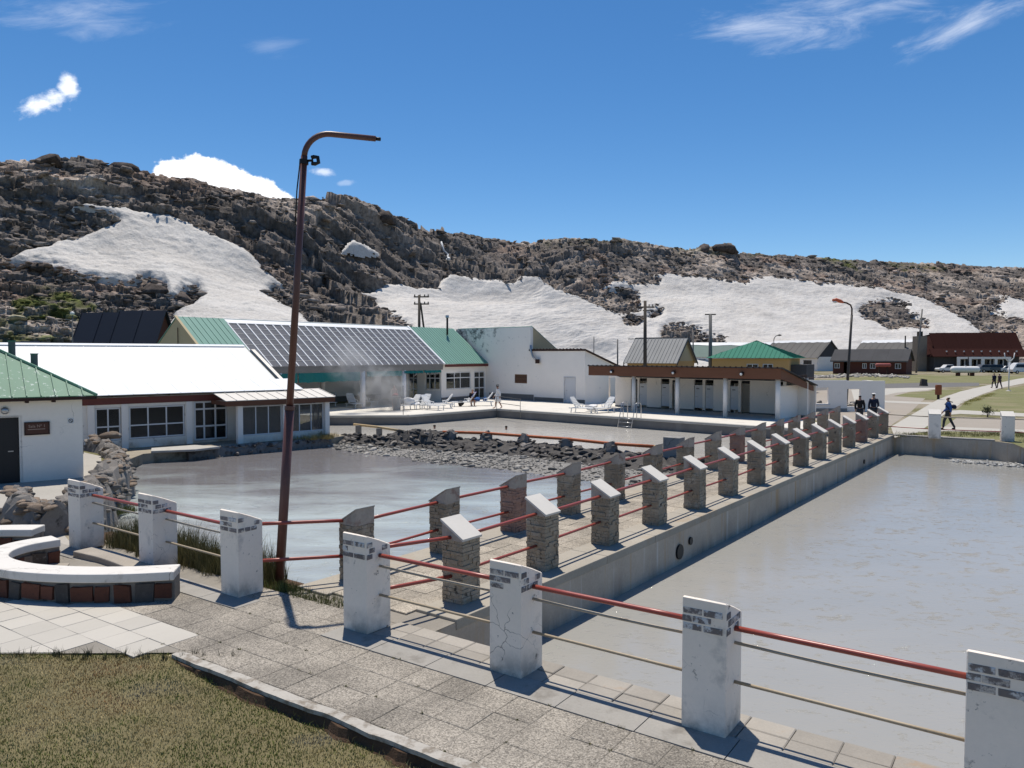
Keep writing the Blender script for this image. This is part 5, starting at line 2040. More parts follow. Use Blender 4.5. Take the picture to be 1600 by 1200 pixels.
def roof_panels(parent, P, u, up, L, w, mat, name='roof_panel', rib=0.035, th=0.03, hfun=None, s0=0.0, rw=0.03):
    """sheet metal panels with an upstanding seam; P eave start (3D), u along the eave, up full slope vector (3D)"""
    u3 = Vector((u[0], u[1], 0))
    up = Vector(up)
    nor = u3.cross(up).normalized()
    if nor.z < 0:
        nor = -nor
    s = s0
    while s < L - 1e-4:
        e = min(s + w, L)
        h0 = hfun(s) if hfun else 1.0
        h1 = hfun(e) if hfun else 1.0
        q = [P + u3 * s, P + u3 * e, P + u3 * e + up * h1, P + u3 * s + up * h0]
        if h0 < 0.004:
            q = q[:3]
        elif h1 < 0.004:
            q = [q[0], q[1], q[3]]
        mb = MB().slab(q, nor * th)
        hh = h0 if h0 > 0.01 else 0
        if hh:
            mb.par(q[0] + nor * th - u3 * rw / 2, u3 * rw, up * hh, nor * rib)
        mb.build(name, mat, parent)
        s = e


def window(parent, P, u, nin, s0, s1, z0, z1, cols, rows, fmat=None, gmat=None, fw=0.05, name='window', depth=0.06, inset=0.05):
    """frame mesh with one pane object for each light; cols and rows are cut fractions"""
    fmat = fmat or m_frame
    gmat = gmat or m_glass
    cs = [0.0] + list(cols) + [1.0]
    rs = [0.0] + list(rows) + [1.0]
    W, H = s1 - s0, z1 - z0
    fr = MB()

    def pt(s, z, d=0.0):
        return Vector((P[0] + u[0] * s + nin[0] * d, P[1] + u[1] * s + nin[1] * d, z))
    U, Nn, Zv = Vector((u[0], u[1], 0)), Vector((nin[0], nin[1], 0)), Vector((0, 0, 1))
    for c in cs:
        x = s0 + c * W
        a = min(max(x - fw / 2, s0), s1 - fw)
        fr.par(pt(a, z0, inset), U * fw, Nn * depth, Zv * H)
    for rr in rs:
        z = z0 + rr * H
        a = min(max(z - fw / 2, z0), z1 - fw)
        fr.par(pt(s0, a, inset - 0.004), U * W, Nn * (depth + 0.008), Zv * fw)
    f = fr.build(name, fmat, parent)
    for a, b in zip(cs, cs[1:]):
        for c, d in zip(rs, rs[1:]):
            x0, x1 = s0 + a * W + fw * .4, s0 + b * W - fw * .4
            y0, y1 = z0 + c * H + fw * .4, z0 + d * H - fw * .4
            g = MB().par(pt(x0, y0, inset + depth * .45), U * (x1 - x0), Nn * 0.012, Zv * (y1 - y0))
            g.build('pane', gmat, f)
    return f


def door(parent, P, u, nin, s0, s1, z0, z1, mat, inset=0.06, handle=True, label=None):
    U, Nn, Zv = Vector((u[0], u[1], 0)), Vector((nin[0], nin[1], 0)), Vector((0, 0, 1))
    o = Vector((P[0], P[1], 0)) + U * s0 + Nn * inset + Zv * z0
    d = MB().par(o, U * (s1 - s0), Nn * 0.05, Zv * (z1 - z0)).build('door', mat, parent)
    if handle:
        hp = o + U * ((s1 - s0) * 0.12) + Zv * ((z1 - z0) * 0.48) - Nn * 0.03
        MB().par(hp, U * 0.14, Nn * 0.03, Zv * 0.03).build('handle', m_metal, d)
    if label:
        d['label'] = label
    return d


def text_part(parent, txt, P, U, size, mat, name='lettering', off=0.004, align='CENTER'):
    cu = bpy.data.curves.new(name, 'FONT')
    cu.body = txt
    cu.size = size
    cu.extrude = 0.003
    cu.align_x = align
    tmp = bpy.data.objects.new(name, cu)
    COL.objects.link(tmp)
    dg = bpy.context.evaluated_depsgraph_get()
    me = bpy.data.meshes.new_from_object(tmp.evaluated_get(dg))
    bpy.data.objects.remove(tmp)
    bpy.data.curves.remove(cu)
    me.name = name
    me.materials.clear()
    me.materials.append(mat)
    o = inst(name, me, P, parent, euler=(math.pi / 2, 0, math.atan2(U[1], U[0])))
    return o


# ---- kiosk with the green hip roof, left edge
KC = Vector((-13.62, 24.29))
kw = Vector((0.803, 0.596))
kl = -kw                                # to the left along the front
kin = Vector((-0.596, 0.803))
kiosk = thing('kiosk', vec(KC, 0), 'small whitewashed building with a green hip roof at the left edge', 'building')
KL, KD, KH = 6.0, 6.0, 2.52
d0, d1 = 1.70, 2.95
wl_ = MB().wall(KC, kl, KL, 0, KH, kin, 0.25, [(d0, d1, 0.0, 2.0)])
wl_.wall(KC + kl * KL, kin, KD, 0, KH, kw, 0.25, s0=0.25)
wl_.wall(KC, kin, KD, 0, KH, kl, 0.25, s0=0.25)
wl_.wall(KC + kin * (KD - .25), kl, KL - .25, 0, KH, kin, 0.25, s0=0.25)
wl_.build('wall', m_plaster_grey, kiosk)
door(kiosk, KC, kl, kin, d0, d1, 0, 1.99, m_door_dk, 0.10)
MB().wall(KC, kl, d1 + .06, 0, 2.06, kin, 0.04, [(d0, d1, -1, 2.0)], s0=d0 - 0.07).build('door_frame', m_plaster, kiosk, origin=vec(KC - kin * 0.03, 0))
OV = 0.36
ec = KC + kw * OV - kin * OV
EL = KL + 2 * OV
ez = 2.60
rise = 0.58 * EL / 2
cen = ec + kl * EL / 2 + kin * EL / 2
corners = [ec, ec + kl * EL, ec + kl * EL + kin * EL, ec + kin * EL]
tri = lambda s: min(s, EL - s) / (EL / 2)
for a, ud, ind in ((ec, kl, kin), (corners[1], kin, kw), (corners[2], kw, -kin), (corners[3], -kin, kl)):
    roof_panels(kiosk, vec(a, ez), ud, Vector((ind.x * EL / 2, ind.y * EL / 2, rise)), EL, EL / 18, m_roofgreen, hfun=tri, rib=0.04)
for c in corners:
    a, b = vec(c, ez + 0.03), vec(cen, ez + rise + 0.05)
    MB().tube([a, b], 0.055, 6).build('hip_cap', m_roofgreen, kiosk)
fas = MB()
for a, ud in ((ec, kl), (ec, kin)):
    fas.wall(a, ud, EL, ez - 0.10, ez - 0.004, kin if ud == kl else kl, 0.03)
fas.build('eave_board', m_wooddk, kiosk)
for s in (0.75, 1.45, 2.2, 3.0, 3.8):
    p = KC + kl * s - kin * 0.32
    MB().par(vec(p, ez - 0.16), vec(kl * 0.09, 0), vec(kin * 0.36, 0), (0, 0, 0.13)).build('rafter_end', m_wooddk, kiosk)
for px, pyt, pyb, dd in ((19, 534, 566, 25.6), (54, 554, 582, 25.4)):
    a, b = D(px, pyb, dd), D(px, pyt, dd)
    b.x = a.x
    c = MB().tube([a - Vector((0, 0, .3)), b], 0.105, 14).build('flue_pipe', mk('flue_metal', (0.10, 0.115, 0.11), .15, 2, 20, .1, .5, .05), kiosk, smooth=False)
    MB().tube([b, b + Vector((0, 0, .04))], 0.118, 14).build('flue_rim', m_roofgreen, c)
# sign board
sgn = thing('sign_board', vec(KC + kl * 1.2, 1.5), 'brown wooden sign board beside the dark door of the green roofed building', 'sign')
s0, s1 = 0.92, 1.55
MB().par(vec(KC + kl * s0 - kin * 0.004, 1.46), vec(kl * (s1 - s0), 0), vec(-kin * 0.035, 0), (0, 0, 0.36)).build('board', m_sign, sgn)
fr = MB()
for a, b, c, d in ((s0 - .02, s1 + .02, 1.44, 1.47), (s0 - .02, s1 + .02, 1.81, 1.84), (s0 - .02, s0 + .015, 1.47, 1.81), (s1 - .015, s1 + .02, 1.47, 1.81)):
    fr.par(vec(KC + kl * a - kin * 0.003, c), vec(kl * (b - a), 0), vec(-kin * 0.05, 0), (0, 0, d - c))
fr.build('frame', m_wooddk, sgn)
pc = KC + kl * (s0 + s1) / 2 - kin * 0.042
text_part(sgn, 'Sala N\u00ba 1', vec(pc, 1.67), kw, 0.12, m_letter)
MB().par(vec(KC + kl * (s0 + .10) - kin * 0.0395, 1.605), vec(kl * 0.46, 0), vec(-kin * 0.004, 0), (0, 0, 0.018)).build('underline', m_letter, sgn)
nos = thing('notice_plate', vec(KC + kl * .33, 1.78), 'small square white notice plate with a struck out circle on the wall', 'sign')
MB().par(vec(KC + kl * .24 - kin * .003, 1.74), vec(kl * .17, 0), vec(-kin * .01, 0), (0, 0, .17)).build('plate', m_frame, nos)
rg = MB()
cc = vec(KC + kl * .325 - kin * .016, 1.825)
K3, Z_ = vec(kl, 0), Vector((0, 0, 1))
rg.tube([cc + K3 * (.055 * math.cos(a)) + Z_ * (.055 * math.sin(a)) for a in [k * math.pi / 8 for k in range(17)]], 0.009, 6)
rg.tube([cc + K3 * .04 + Z_ * .04, cc - K3 * .04 - Z_ * .04], 0.009, 6)
rg.build('symbol', m_black, nos)
lampw = thing('wall_lamp', vec(KC + kl * 2.35, 2.2), 'round grey bulkhead lamp above the dark door', 'lamp')
MB().tube([vec(KC + kl * 2.05 - kin * .003, 2.22), vec(KC + kl * 2.05 - kin * .06, 2.22), vec(KC + kl * 2.05 - kin * .10, 2.22)], [.11, .11, .07], 14).build('housing', m_metal, lampw, smooth=True)

# ---- long building with the white roof
LR = Vector((-11.2, 41.0))
lw = Vector((0.743, 0.669))
ll = -lw
lb = Vector((-0.669, 0.743))
longb = thing('long_building', vec(LR, -0.45), 'long low building with a glaring white metal roof and window bands', 'building')
W0 = LR + lb * 0.45
LZ = -0.45
LL = 21.0
sa = lambda px: along(W0, ll, px)
wins = [(sa(288) , sa(200), 3), (sa(188), sa(147), 2)]
op = [(a, b, -0.05, 1.48) for a, b, _ in wins] + [(sa(355), sa(302), -0.35, 1.62)]
far_ops = [(sa(135) + 1.2 + k * 2.6, sa(135) + 3.2 + k * 2.6, -0.05, 1.48) for k in range(3)]
mb = MB().wall(W0, ll, LL, LZ, 1.95, lb, 0.22, op + far_ops)
mb.wall(W0, lb, 6.6, LZ, 1.95, ll, 0.22, s0=0.22)
mb.wall(W0 + ll * LL, lb, 6.6, LZ, 1.95, lw, 0.22, s0=0.22)
mb.wall(W0 + lb * 6.6, ll, LL, LZ, 3.6, lb, 0.22)
for P_, th in ((W0, ll), (W0 + ll * (LL - .22), ll)):
    mb.vprism(P_, lb, [(0.0, 1.951), (1.35, 2.36), (5.55, 4.22), (6.6, 3.85), (6.6, 1.951)], th, 0.22)
mb.build('wall', m_plaster_stain, longb)
for a, b, n in wins:
    window(longb, W0, ll, lb, a + .02, b - .02, -0.03, 1.46, [k / n for k in range(1, n)], [0.42], fw=0.06)
for a, b, _, _ in far_ops:
    window(longb, W0, ll, lb, a + .02, b - .02, -0.03, 1.46, [.33, .66], [0.42], fw=0.06)
a, b = sa(355), sa(302)
window(longb, W0, ll, lb, a + .02, b - .02, -0.33, 1.60, [0.36, 0.70], [0.36, 0.80], fw=0.08, name='door')
MB().wall(W0, ll, LL, 1.62, 1.93, -lb, 0.05).build('fascia', m_fascia_red, longb)
for px in (193, 294, 140):
    s = sa(px)
    MB().wall(W0, ll, s + .14, LZ, 1.615, -lb, 0.06, s0=s - .14).build('pilaster', m_plaster, longb)
# roof: shallow apron, main slope, short back slope
prof = [(0, 2.05), (1.8, 2.56), (6.0, 4.42), (7.5, 3.85)]
RS = 0.9
for (o0, z0), (o1, z1), sh in zip(prof, prof[1:], (0.0, 0.75, 0.75)):
    nn = 0
    roof_panels(longb, vec(LR + lb * o0 + ll * sh, z0), ll, vec(lb * (o1 - o0), z1 - z0), LL - sh, 1.05, m_roofwhite, rib=0.012, rw=0.05)
a, b = vec(LR + lb * 6.0 + ll * .7, 4.46), vec(LR + lb * 6.0 + ll * LL, 4.46)
MB().slab([a - vec(lb * .3, .10), b - vec(lb * .3, .10), b, a], (0, 0, .03)).build('ridge_cap', m_roofwhite, longb)
# verge trim on the right end
q = [vec(LR + lb * o + ll * 0.75, z) for o, z in prof[1:3]]
dn = Vector((0, 0, -0.16))
MB().slab([q[0], q[1], q[1] + dn, q[0] + dn], vec(lw * 0.12, 0)).build('verge_board', mk('verge_cream', (.5, .46, .38), .1), longb)
MB().slab([q[0] + dn, q[1] + dn, q[1] + dn * 2.2, q[0] + dn * 2.2], vec(lw * 0.08, 0)).build('verge_flashing', m_roofteal, longb)
# glazed porch
PRt = Vector((-9.85, 40.65))
PLn = 4.7
porch = thing('glazed_porch', vec(PRt, LZ), 'glazed porch with white posts at the right end of the white roofed building', 'porch')
npo = -lb
for s in (0.0, 2.35, PLn):
    p = PRt + ll * s
    MB().box((p.x, p.y, (LZ + 1.42) / 2), (0.26, 0.26, 1.42 - LZ), math.atan2(lw.y, lw.x)).build('column', m_plaster, porch, bevel=0.015)
MB().wall(PRt, ll, PLn - .14, LZ, -0.10, lb, 0.16, s0=.14).build('parapet', m_plaster_stain, porch)
MB().wall(PRt, lb, 1.3, LZ, -0.10, ll, 0.16, s0=.14).build('parapet', m_plaster_stain, porch)
for a, b in ((0.15, 2.21), (2.49, 4.55)):
    window(porch, PRt, ll, lb, a, b, -0.09, 1.36, [.34, .66], [], gmat=m_glass_clear, fw=0.05)
window(porch, PRt, lb, ll, .15, 1.35, -0.09, 1.36, [.5], [], gmat=m_glass_clear, fw=0.05)
fz, bz = 1.66, 2.03
f0 = PRt + lw * 0.35 - lb * 0.35
PLr = PLn + 1.15
bd = 1.88
roof_panels(porch, vec(f0, fz), ll, vec(lb * bd, bz - fz), PLr, PLr / 11, m_roofporch, rib=0.03)
MB().wall(f0 + lb * .03, ll, PLr, fz - 0.25, fz - 0.012, lb, 0.05).build('fascia', m_fascia, porch)
MB().wall(f0 + lb * .09, lb, bd - .1, fz - 0.2, fz - 0.012, ll, 0.05).build('fascia', m_fascia, porch)
MB().wall(f0 + ll * (PLr - .05) + lb * .09, lb, bd - .1, fz - 0.2, fz - 0.012, ll, 0.05).build('fascia', m_fascia, porch)

# ---- pool pavilion: glazed roof between green roofed ends
PV = Vector((-21.13, 48.42))
vb = Vector((0.5717, 0.8205))
vn = Vector((0.8205, -0.5717))
VE, ZR, ZE, S1, S2, SG = 4.03, 6.28, 3.12, 21.34, 27.47, 3.4
pav = thing('pool_pavilion', vec(PV + vn * VE, 0), 'pool pavilion with a dark glazed roof in white bars, white columns and teal awnings', 'building')


def pv(s, e, z):
    p = PV + vb * s + vn * e
    return Vector((p.x, p.y, z))


slope = vec(vn * -VE, ZR - ZE)
roof_panels(pav, pv(0, VE, ZE), vb, slope, SG, SG / 8, m_roofteal, rib=0.03)
roof_panels(pav, pv(S1, VE, ZE), vb, slope, S2 - S1, (S2 - S1) / 18, m_roofteal, rib=0.03)
MB().slab([pv(0, -VE, ZE), pv(S2, -VE, ZE), pv(S2, 0, ZR - .02), pv(0, 0, ZR - .02)], (0, 0, .05)).build('back_roof', m_roofteal, pav)
# gable end, cream
gb = MB()
gb.vprism(PV - vn * VE + vb * .05, vn, [(0, 0), (2 * VE, 0), (2 * VE, ZE - .03), (VE, ZR - .05), (0, ZE - .03)], vb, 0.25)
gb.build('gable_wall', m_cream, pav)
MB().slab([pv(-.12, VE, ZE), pv(.06, VE, ZE), pv(.06, 0, ZR), pv(-.12, 0, ZR)], (0, 0, .09)).build('verge_board', m_cream, pav)
p = PV - vb * .02 + vn * .2
MB().tube([vec(p, 4.4), vec(p, 5.6)], .025, 6).build('vent_slot', m_wooddk, pav)
MB().slab([pv(S1 - .09, VE + .05, ZE - .02), pv(S1 + .12, VE + .05, ZE - .02), pv(S1 + .12, 0, ZR), pv(S1 - .09, 0, ZR)], (0, 0, .10)).build('verge_board', m_frame_br, pav)
# glass roof: bars and panes
nbar = 25
dx = (S1 - SG) / nbar
rows = 8
GT = 0.90                                   # glass reaches this share of the slope, white ridge band above
nrm = Vector((vb.x, vb.y, 0)).cross(slope).normalized()
if nrm.z < 0:
    nrm = -nrm
rot_s = Vector((vb.x, vb.y, 0))
bar_me = MB().par(-rot_s * .042, rot_s * .084, slope * GT, nrm * .06).mesh('glazing_bar', m_frame_br)
for k in range(nbar + 1):
    inst('glazing_bar', bar_me, pv(SG + k * dx, VE, ZE), pav)
pl = slope * (GT / rows)
pane_me = MB().par(rot_s * .034 + pl * .02, rot_s * (dx - .07), pl * .95, nrm * .012).mesh('pane', m_glass_roof)
for k in range(nbar):
    for j in range(rows):
        q = pv(SG + k * dx, VE, ZE) + pl * j
        inst('pane', pane_me, q, pav)
for j in range(1, rows):
    q = pv(SG, VE, ZE) + pl * j
    MB().par(q - pl * .012 + nrm * .013, rot_s * (dx * nbar), pl * .024, nrm * .02).build('transom', m_frame, pav)
# short diagonal braces seen through the glass
for k, j in ((2, 6), (5, 3), (8, 6), (10, 2), (12, 5), (15, 2), (17, 6), (20, 4), (6, 1), (22, 2)):
    q = pv(SG + k * dx, VE, ZE) + pl * j - nrm * .12
    MB().tube([q, q + rot_s * 1.3 + pl * .9], .022, 5).build('brace', m_frame, pav)
MB().slab([pv(SG, VE * (1 - GT), ZE + (ZR - ZE) * GT), pv(S1, VE * (1 - GT), ZE + (ZR - ZE) * GT), pv(S1, -.15, ZR), pv(SG, -.15, ZR)], nrm * .07).build('ridge_band', m_frame_br, pav)
MB().slab([pv(SG, VE, ZE - .01), pv(S1 - .1, VE, ZE - .01), pv(S1 - .1, VE - .06, ZE - .45), pv(SG, VE - .06, ZE - .45)], vec(vn * -.03, 0)).build('fascia_sheet', m_grimy, pav)
# teal awnings
for s0, s1, zt, zb in ((0.4, 6.2, 2.66, 2.02), (6.3, 11.9, 2.66, 2.02), (12.6, 16.3, 2.66, 2.28), (16.6, 18.8, 2.64, 2.44), (18.9, 21.0, 2.64, 2.44)):
    n = 14
    vs, fs = [], []
    for k in range(n + 1):
        s = s0 + (s1 - s0) * k / n
        w = 0.05 * math.sin(k * 1.7)
        vs += [tuple(pv(s, VE - .05, zt)), tuple(pv(s, VE + .02 + w, zb + 0.03 * math.sin(k * 2.3))), tuple(pv(s, VE - .02 + w, zb + 0.03 * math.sin(k * 2.3))), tuple(pv(s, VE - .09, zt))]
        if k:
            a = 4 * k
            for q in range(4):
                fs.append((a - 4 + q, a - 4 + (q + 1) % 4, a + (q + 1) % 4, a + q))
    fs += [(0, 1, 2, 3), (4 * n + 3, 4 * n + 2, 4 * n + 1, 4 * n)]
    MB().add(vs, fs).build('awning', m_awning, pav, smooth=False)
# columns
sc = lambda px: along(PV + vn * VE, vb, px)
for px in (440, 570, 634):
    s = sc(px)
    a, b = pv(s, VE - .25, 0), pv(s, VE - .25, 2.70)
    MB().tube([a, a + Vector((0, 0, .3)), b], 0.21, 16).build('column', m_plaster, pav, smooth=True)
for px in (504, 400):
    s = along(PV - vn * .3, vb, px)
    MB().tube([pv(s, -.3, 0), pv(s, -.3, 4.6)], 0.2, 14).build('column', m_plaster, pav, smooth=True)
# back wall with dark plinth, floor in the shade
bwl = MB().wall(PV - vn * 3.2, vb, S1, 0.45, 3.6, -vn, 0.2)
bwl.build('back_wall', m_plaster, pav)
MB().wall(PV - vn * 3.2, vb, S1, 0, 0.449, -vn, 0.22).build('plinth', m_conc_dk, pav)
# room under the right green roof
RW = VE - 0.30
frontP = PV + vn * RW
s_of = lambda px: along(frontP, vb, px)
fo = [(s_of(697), s_of(736), 0.95, 2.45), (s_of(741), s_of(758), 0.0, 2.45)]
rm_ = MB().wall(frontP + vb * S1, vb, S2 - S1, 0.0, ZE - .02, -vn, 0.2, [(a - S1, b - S1, c, d) for a, b, c, d in fo])
sideP = frontP + vb * S1
sl_ = lambda px: along(sideP, -vn, px)
so = [(sl_(688), sl_(664), 0.95, 2.45), (sl_(652), sl_(637), 0.0, 2.45)]
rm_.wall(sideP, -vn, VE + RW - .6, 0.0, ZE - .02, vb, 0.2, so, s0=.2)
rm_.vprism(sideP, -vn, [(.0, ZE - .019), (RW, ZR - .12), (RW * 2, ZE - .019)], vb, .18)
rm_.build('room_wall', m_plaster, pav)
MB().wall(frontP + vb * S1 + vn * .003, vb, fo[1][0] - S1 - .05, 0, 0.32, vn, .03).build('plinth', m_conc_dk, pav)
window(pav, frontP, vb, -vn, fo[0][0] + .02, fo[0][1] - .02, .97, 2.43, [.34, .58], [.66], fw=.08)
window(pav, frontP, vb, -vn, fo[1][0] + .02, fo[1][1] - .02, 0.0, 2.43, [.5], [.40, .78], fw=.09, name='door')
window(pav, sideP, -vn, vb, so[0][0] + .02, so[0][1] - .02, .97, 2.43, [.38, .72], [.66], fw=.08)
window(pav, sideP, -vn, vb, so[1][0] + .02, so[1][1] - .02, 0.0, 2.43, [.45], [.40, .78], fw=.09, name='door')
MB().wall(PV + vn * (VE + .02) + vb * (S1 + .15), vb, S2 - S1 - .1, ZE - .24, ZE - .02, -vn, .05).build('fascia', m_fascia_red, pav)
fl_ = pv(S1 + 4.2, .9, ZR - .6)
f_ = MB().tube([fl_, fl_ + Vector((0, 0, 1.5))], .09, 10).build('flue_pipe', m_black, pav, smooth=True)
MB().tube([fl_ + Vector((0, 0, 1.5)), fl_ + Vector((0, 0, 1.55)), fl_ + Vector((0, 0, 1.75))], [.1, .17, .15], 10).build('cowl', m_metal, f_)

# ---- white facade block right of the pavilion
FA = Vector((-5.2, 71.6))
FC = Vector((5.8, 61.0))
fu_ = (FC - FA).normalized()
fin = Vector((-fu_.y, fu_.x)) if fu_.x * 0 + (-fu_.y) * 0 + fu_.x > 0 else Vector((fu_.y, -fu_.x))
if fin.y < 0:
    fin = -fin
FL = (FC - FA).length
sf = lambda px: along(FA, fu_, px)
st_ = sf(829)
hall = thing('white_hall', vec(FA + fu_ * 6, 0), 'plain white building with a tall mould stained wall and a low wing', 'building')
dop = (sf(882), sf(898.5), 0.0, 2.05)
vo = (sf(804), sf(823.5), 1.45, 2.22)
m_mw = m_plaster_mould
nt = m_mw.node_tree
# black mould streaks: high on the wall, only on its left part
b_ = nt.nodes['Principled BSDF']
src = b_.inputs['Base Color'].links[0].from_socket
g_ = nt.nodes.new('ShaderNodeNewGeometry')
sp_ = nt.nodes.new('ShaderNodeSeparateXYZ')
nt.links.new(g_.outputs['Position'], sp_.inputs[0])


def mrange(sock, a, b, c=0.0, d=1.0):
    m = nt.nodes.new('ShaderNodeMapRange')
    m.inputs[1].default_value = a
    m.inputs[2].default_value = b
    m.inputs[3].default_value = c
    m.inputs[4].default_value = d
    nt.links.new(sock, m.inputs[0])
    return m.outputs[0]


nz = nt.nodes.new('ShaderNodeTexNoise')
nz.inputs['Scale'].default_value = 1.6
nz.inputs['Detail'].default_value = 10
nz.inputs['Roughness'].default_value = 0.75
nt.links.new(g_.outputs['Position'], nz.inputs['Vector'])
f1 = mrange(sp_.outputs['X'], 1.2, -2.8)
f2 = mrange(sp_.outputs['Z'], 3.6, 6.2)
mm = nt.nodes.new('ShaderNodeMath'); mm.operation = 'MULTIPLY'
nt.links.new(f1, mm.inputs[0]); nt.links.new(f2, mm.inputs[1])
ma = nt.nodes.new('ShaderNodeMath'); ma.operation = 'MULTIPLY_ADD'
nt.links.new(mm.outputs[0], ma.inputs[0]); ma.inputs[1].default_value = 0.17
nt.links.new(nz.outputs[0], ma.inputs[2])
f3 = mrange(ma.outputs[0], 0.60, 0.74)
mx_ = nt.nodes.new('ShaderNodeMix'); mx_.data_type = 'RGBA'
nt.links.new(f3, mx_.inputs[0]); nt.links.new(src, mx_.inputs[6])
mx_.inputs[7].default_value = (.16, .16, .15, 1)
nt.links.new(mx_.outputs[2], b_.inputs['Base Color'])

tw = MB().wall(FA, fu_, st_, 0.0, 6.25, fin, .3, [vo])
tw.build('tall_wall', m_mw, hall)
# gable side wall of the tall part, cream above the wing
tp = FA + fu_ * (st_ - .3)
MB().vprism(tp, fin, [(.3, 0), (7.0, 0), (7.0, 2.2), (.3, 6.25)], fu_, .3).build('side_wall', m_cream, hall)
MB().slab([vec(FA + fin * .2, 6.24), vec(FA + fu_ * st_ + fin * .2, 6.24), vec(FA + fu_ * st_ + fin * 7, 2.2), vec(FA + fin * 7, 2.2)], (0, 0, .08)).build('roof', m_roofteal, hall)
lwz = 4.20
lo = MB().wall(FA, fu_, FL, 0.0, lwz, fin, .3, [dop], s0=st_)
lo.vprism(FC, fin, [(.3, 0), (6.2, 0), (6.2, 2.3), (.3, lwz)], -fu_, .3)
lo.wall(FA + fin * 6.2, fu_, FL - .3, 0, 2.3, fin, .3, s0=st_)
lo.build('wing_wall', m_plaster, hall)
MB().slab([vec(FA + fu_ * (st_ - .1) - fin * .12, lwz + .04), vec(FC + fu_ * .15 - fin * .12, lwz + .04), vec(FC + fu_ * .15 + fin * 6.4, 2.30), vec(FA + fu_ * (st_ - .1) + fin * 6.4, 2.30)], (0, 0, .12)).build('wing_roof', m_wooddk, hall)
for k in range(int((FL - st_) / .36)):
    p = FA + fu_ * (st_ + .1 + k * .36) - fin * .14
    MB().tube([vec(p, lwz + .17), vec(p + fin * .5, lwz + .05)], .06, 6).build('roof_rib', m_wooddk, hall)
door(hall, FA, fu_, fin, dop[0] + .01, dop[1] - .01, 0.02, 2.03, m_door_wh, .05)
MB().wall(FA - fin * .002, fu_, dop[1] + .07, 0, 2.12, -fin, .03, [(dop[0], dop[1], -1, 2.05)], s0=dop[0] - .07).build('door_frame', m_door_wh, hall)
vt = MB()
vf = MB().par(vec(FA + fu_ * vo[0] + fin * .20, vo[2]), vec(fu_ * (vo[1] - vo[0]), 0), vec(fin * .04, 0), (0, 0, vo[3] - vo[2])).build('vent', m_wooddk, hall)
for k in range(7):
    z = vo[2] + .03 + k * .108
    MB().par(vec(FA + fu_ * (vo[0] + .02) + fin * .02, z), vec(fu_ * (vo[1] - vo[0] - .04), 0), vec(fin * .10, 0.03), (0, 0, .075)).build('slat', m_woodvent, vf)
for a, b, zt in ((sf(765), sf(834), .52), (sf(835), dop[0] - .1, .34), (dop[1] + .1, FL, .30)):
    MB().wall(FA - fin * .002, fu_, b, 0, zt, -fin, .035, s0=a).build('plinth', m_conc_dk, hall)
g0 = FA + fu_ * (st_ + .2) - fin * .2
MB().tube([vec(g0, lwz + .5), vec(g0, lwz + .1), vec(g0 + fu_ * .25, lwz - .45), vec(g0 + fu_ * .6, lwz - .75)], .09, 8).build('rain_pipe', m_metal, hall, smooth=True)
MB().box((*(g0 + fu_ * .75), lwz - .85), (.35, .3, .35), 0).build('rain_head', m_wooddk, hall)
p = FC + fin * 1.2 + fu_ * .01
MB().tube([vec(p, 2.35), vec(p + fu_ * .08, 2.35)], .14, 14).build('wall_vent', m_plaster_grey, hall)
p = FA + fu_ * sf(892) + fin * 3
o = MB().tube([vec(p, 3.2), vec(p, 5.4)], .035, 6).build('thin_mast', m_polegrey)
tag(o, 'thin mast on the roof of the low white wing', 'mast')

# ---- changing rooms
CHC = [Vector(p) for p in ((8.36, 52.67), (10.86, 50.35), (13.36, 48.02), (15.84, 45.70))]
cu_ = (CHC[3] - CHC[0]).normalized()
cb = Vector((-cu_.y, cu_.x))
chg = thing('changing_rooms', vec(CHC[1], 0), 'row of white changing cubicles under a brown fascia roof on white columns', 'building')
for c in CHC:
    MB().tube([vec(c, 0), vec(c, 2.46)], .145, 14).build('column', m_plaster, chg, smooth=True)
f0 = CHC[0] - cb * .45 - cu_ * 3.55
CLn = 14.15
MB().wall(f0, cu_, CLn, 2.44, 3.08, cb, .06).build('fascia', m_fascia, chg)
MB().wall(f0 + cu_ * CLn, cb, 4.9, 2.44, 2.46, -cu_, .06).build('side_trim', m_fascia, chg)
MB().vprism(f0 + cu_ * CLn, cb, [(0.061, 2.47), (0.061, 3.08), (4.9, 1.89), (4.9, 1.6)], -cu_, .06).build('side_fascia', m_fascia, chg)
MB().slab([vec(f0 - cb * .12, 3.11), vec(f0 + cu_ * (CLn + .15) - cb * .12, 3.11), vec(f0 + cu_ * (CLn + .15) + cb * 5.2, 1.93), vec(f0 + cb * 5.2, 1.93)], (0, 0, .05)).build('roof', m_slate_grey, chg)
for k in range(38):
    p = f0 + cu_ * (.1 + k * .375) - cb * .14
    MB().tube([vec(p, 3.15), vec(p + cb * .6, 3.01)], .055, 6).build('roof_rib', m_wooddk, chg)
for k in range(18):
    p = f0 + cu_ * (.4 + k * .8) + cb * .06
    MB().par(vec(p, 2.50), vec(cu_ * .09, 0), vec(cb * 3.9, -.0), (0, 0, .14)).build('rafter', m_wooddk, chg)
for px in (957, 1053.5, 1160):
    s = along(f0, cu_, px)
    p = f0 + cu_ * s - cb * .003
    fl2 = MB().tube([vec(p, 2.74), vec(p - cb * .10, 2.74), vec(p - cb * .17, 2.72)], [.13, .13, .10], 14).build('bulkhead_light', m_wooddk, chg, smooth=True)
    MB().tube([vec(p - cb * .15, 2.72), vec(p - cb * .19, 2.72)], .085, 12).build('lens', m_lampglass, fl2, smooth=True)
bw0 = CHC[0] + cb * 3.45 - cu_ * 4.6
sb_ = lambda px: along(bw0, cu_, px)
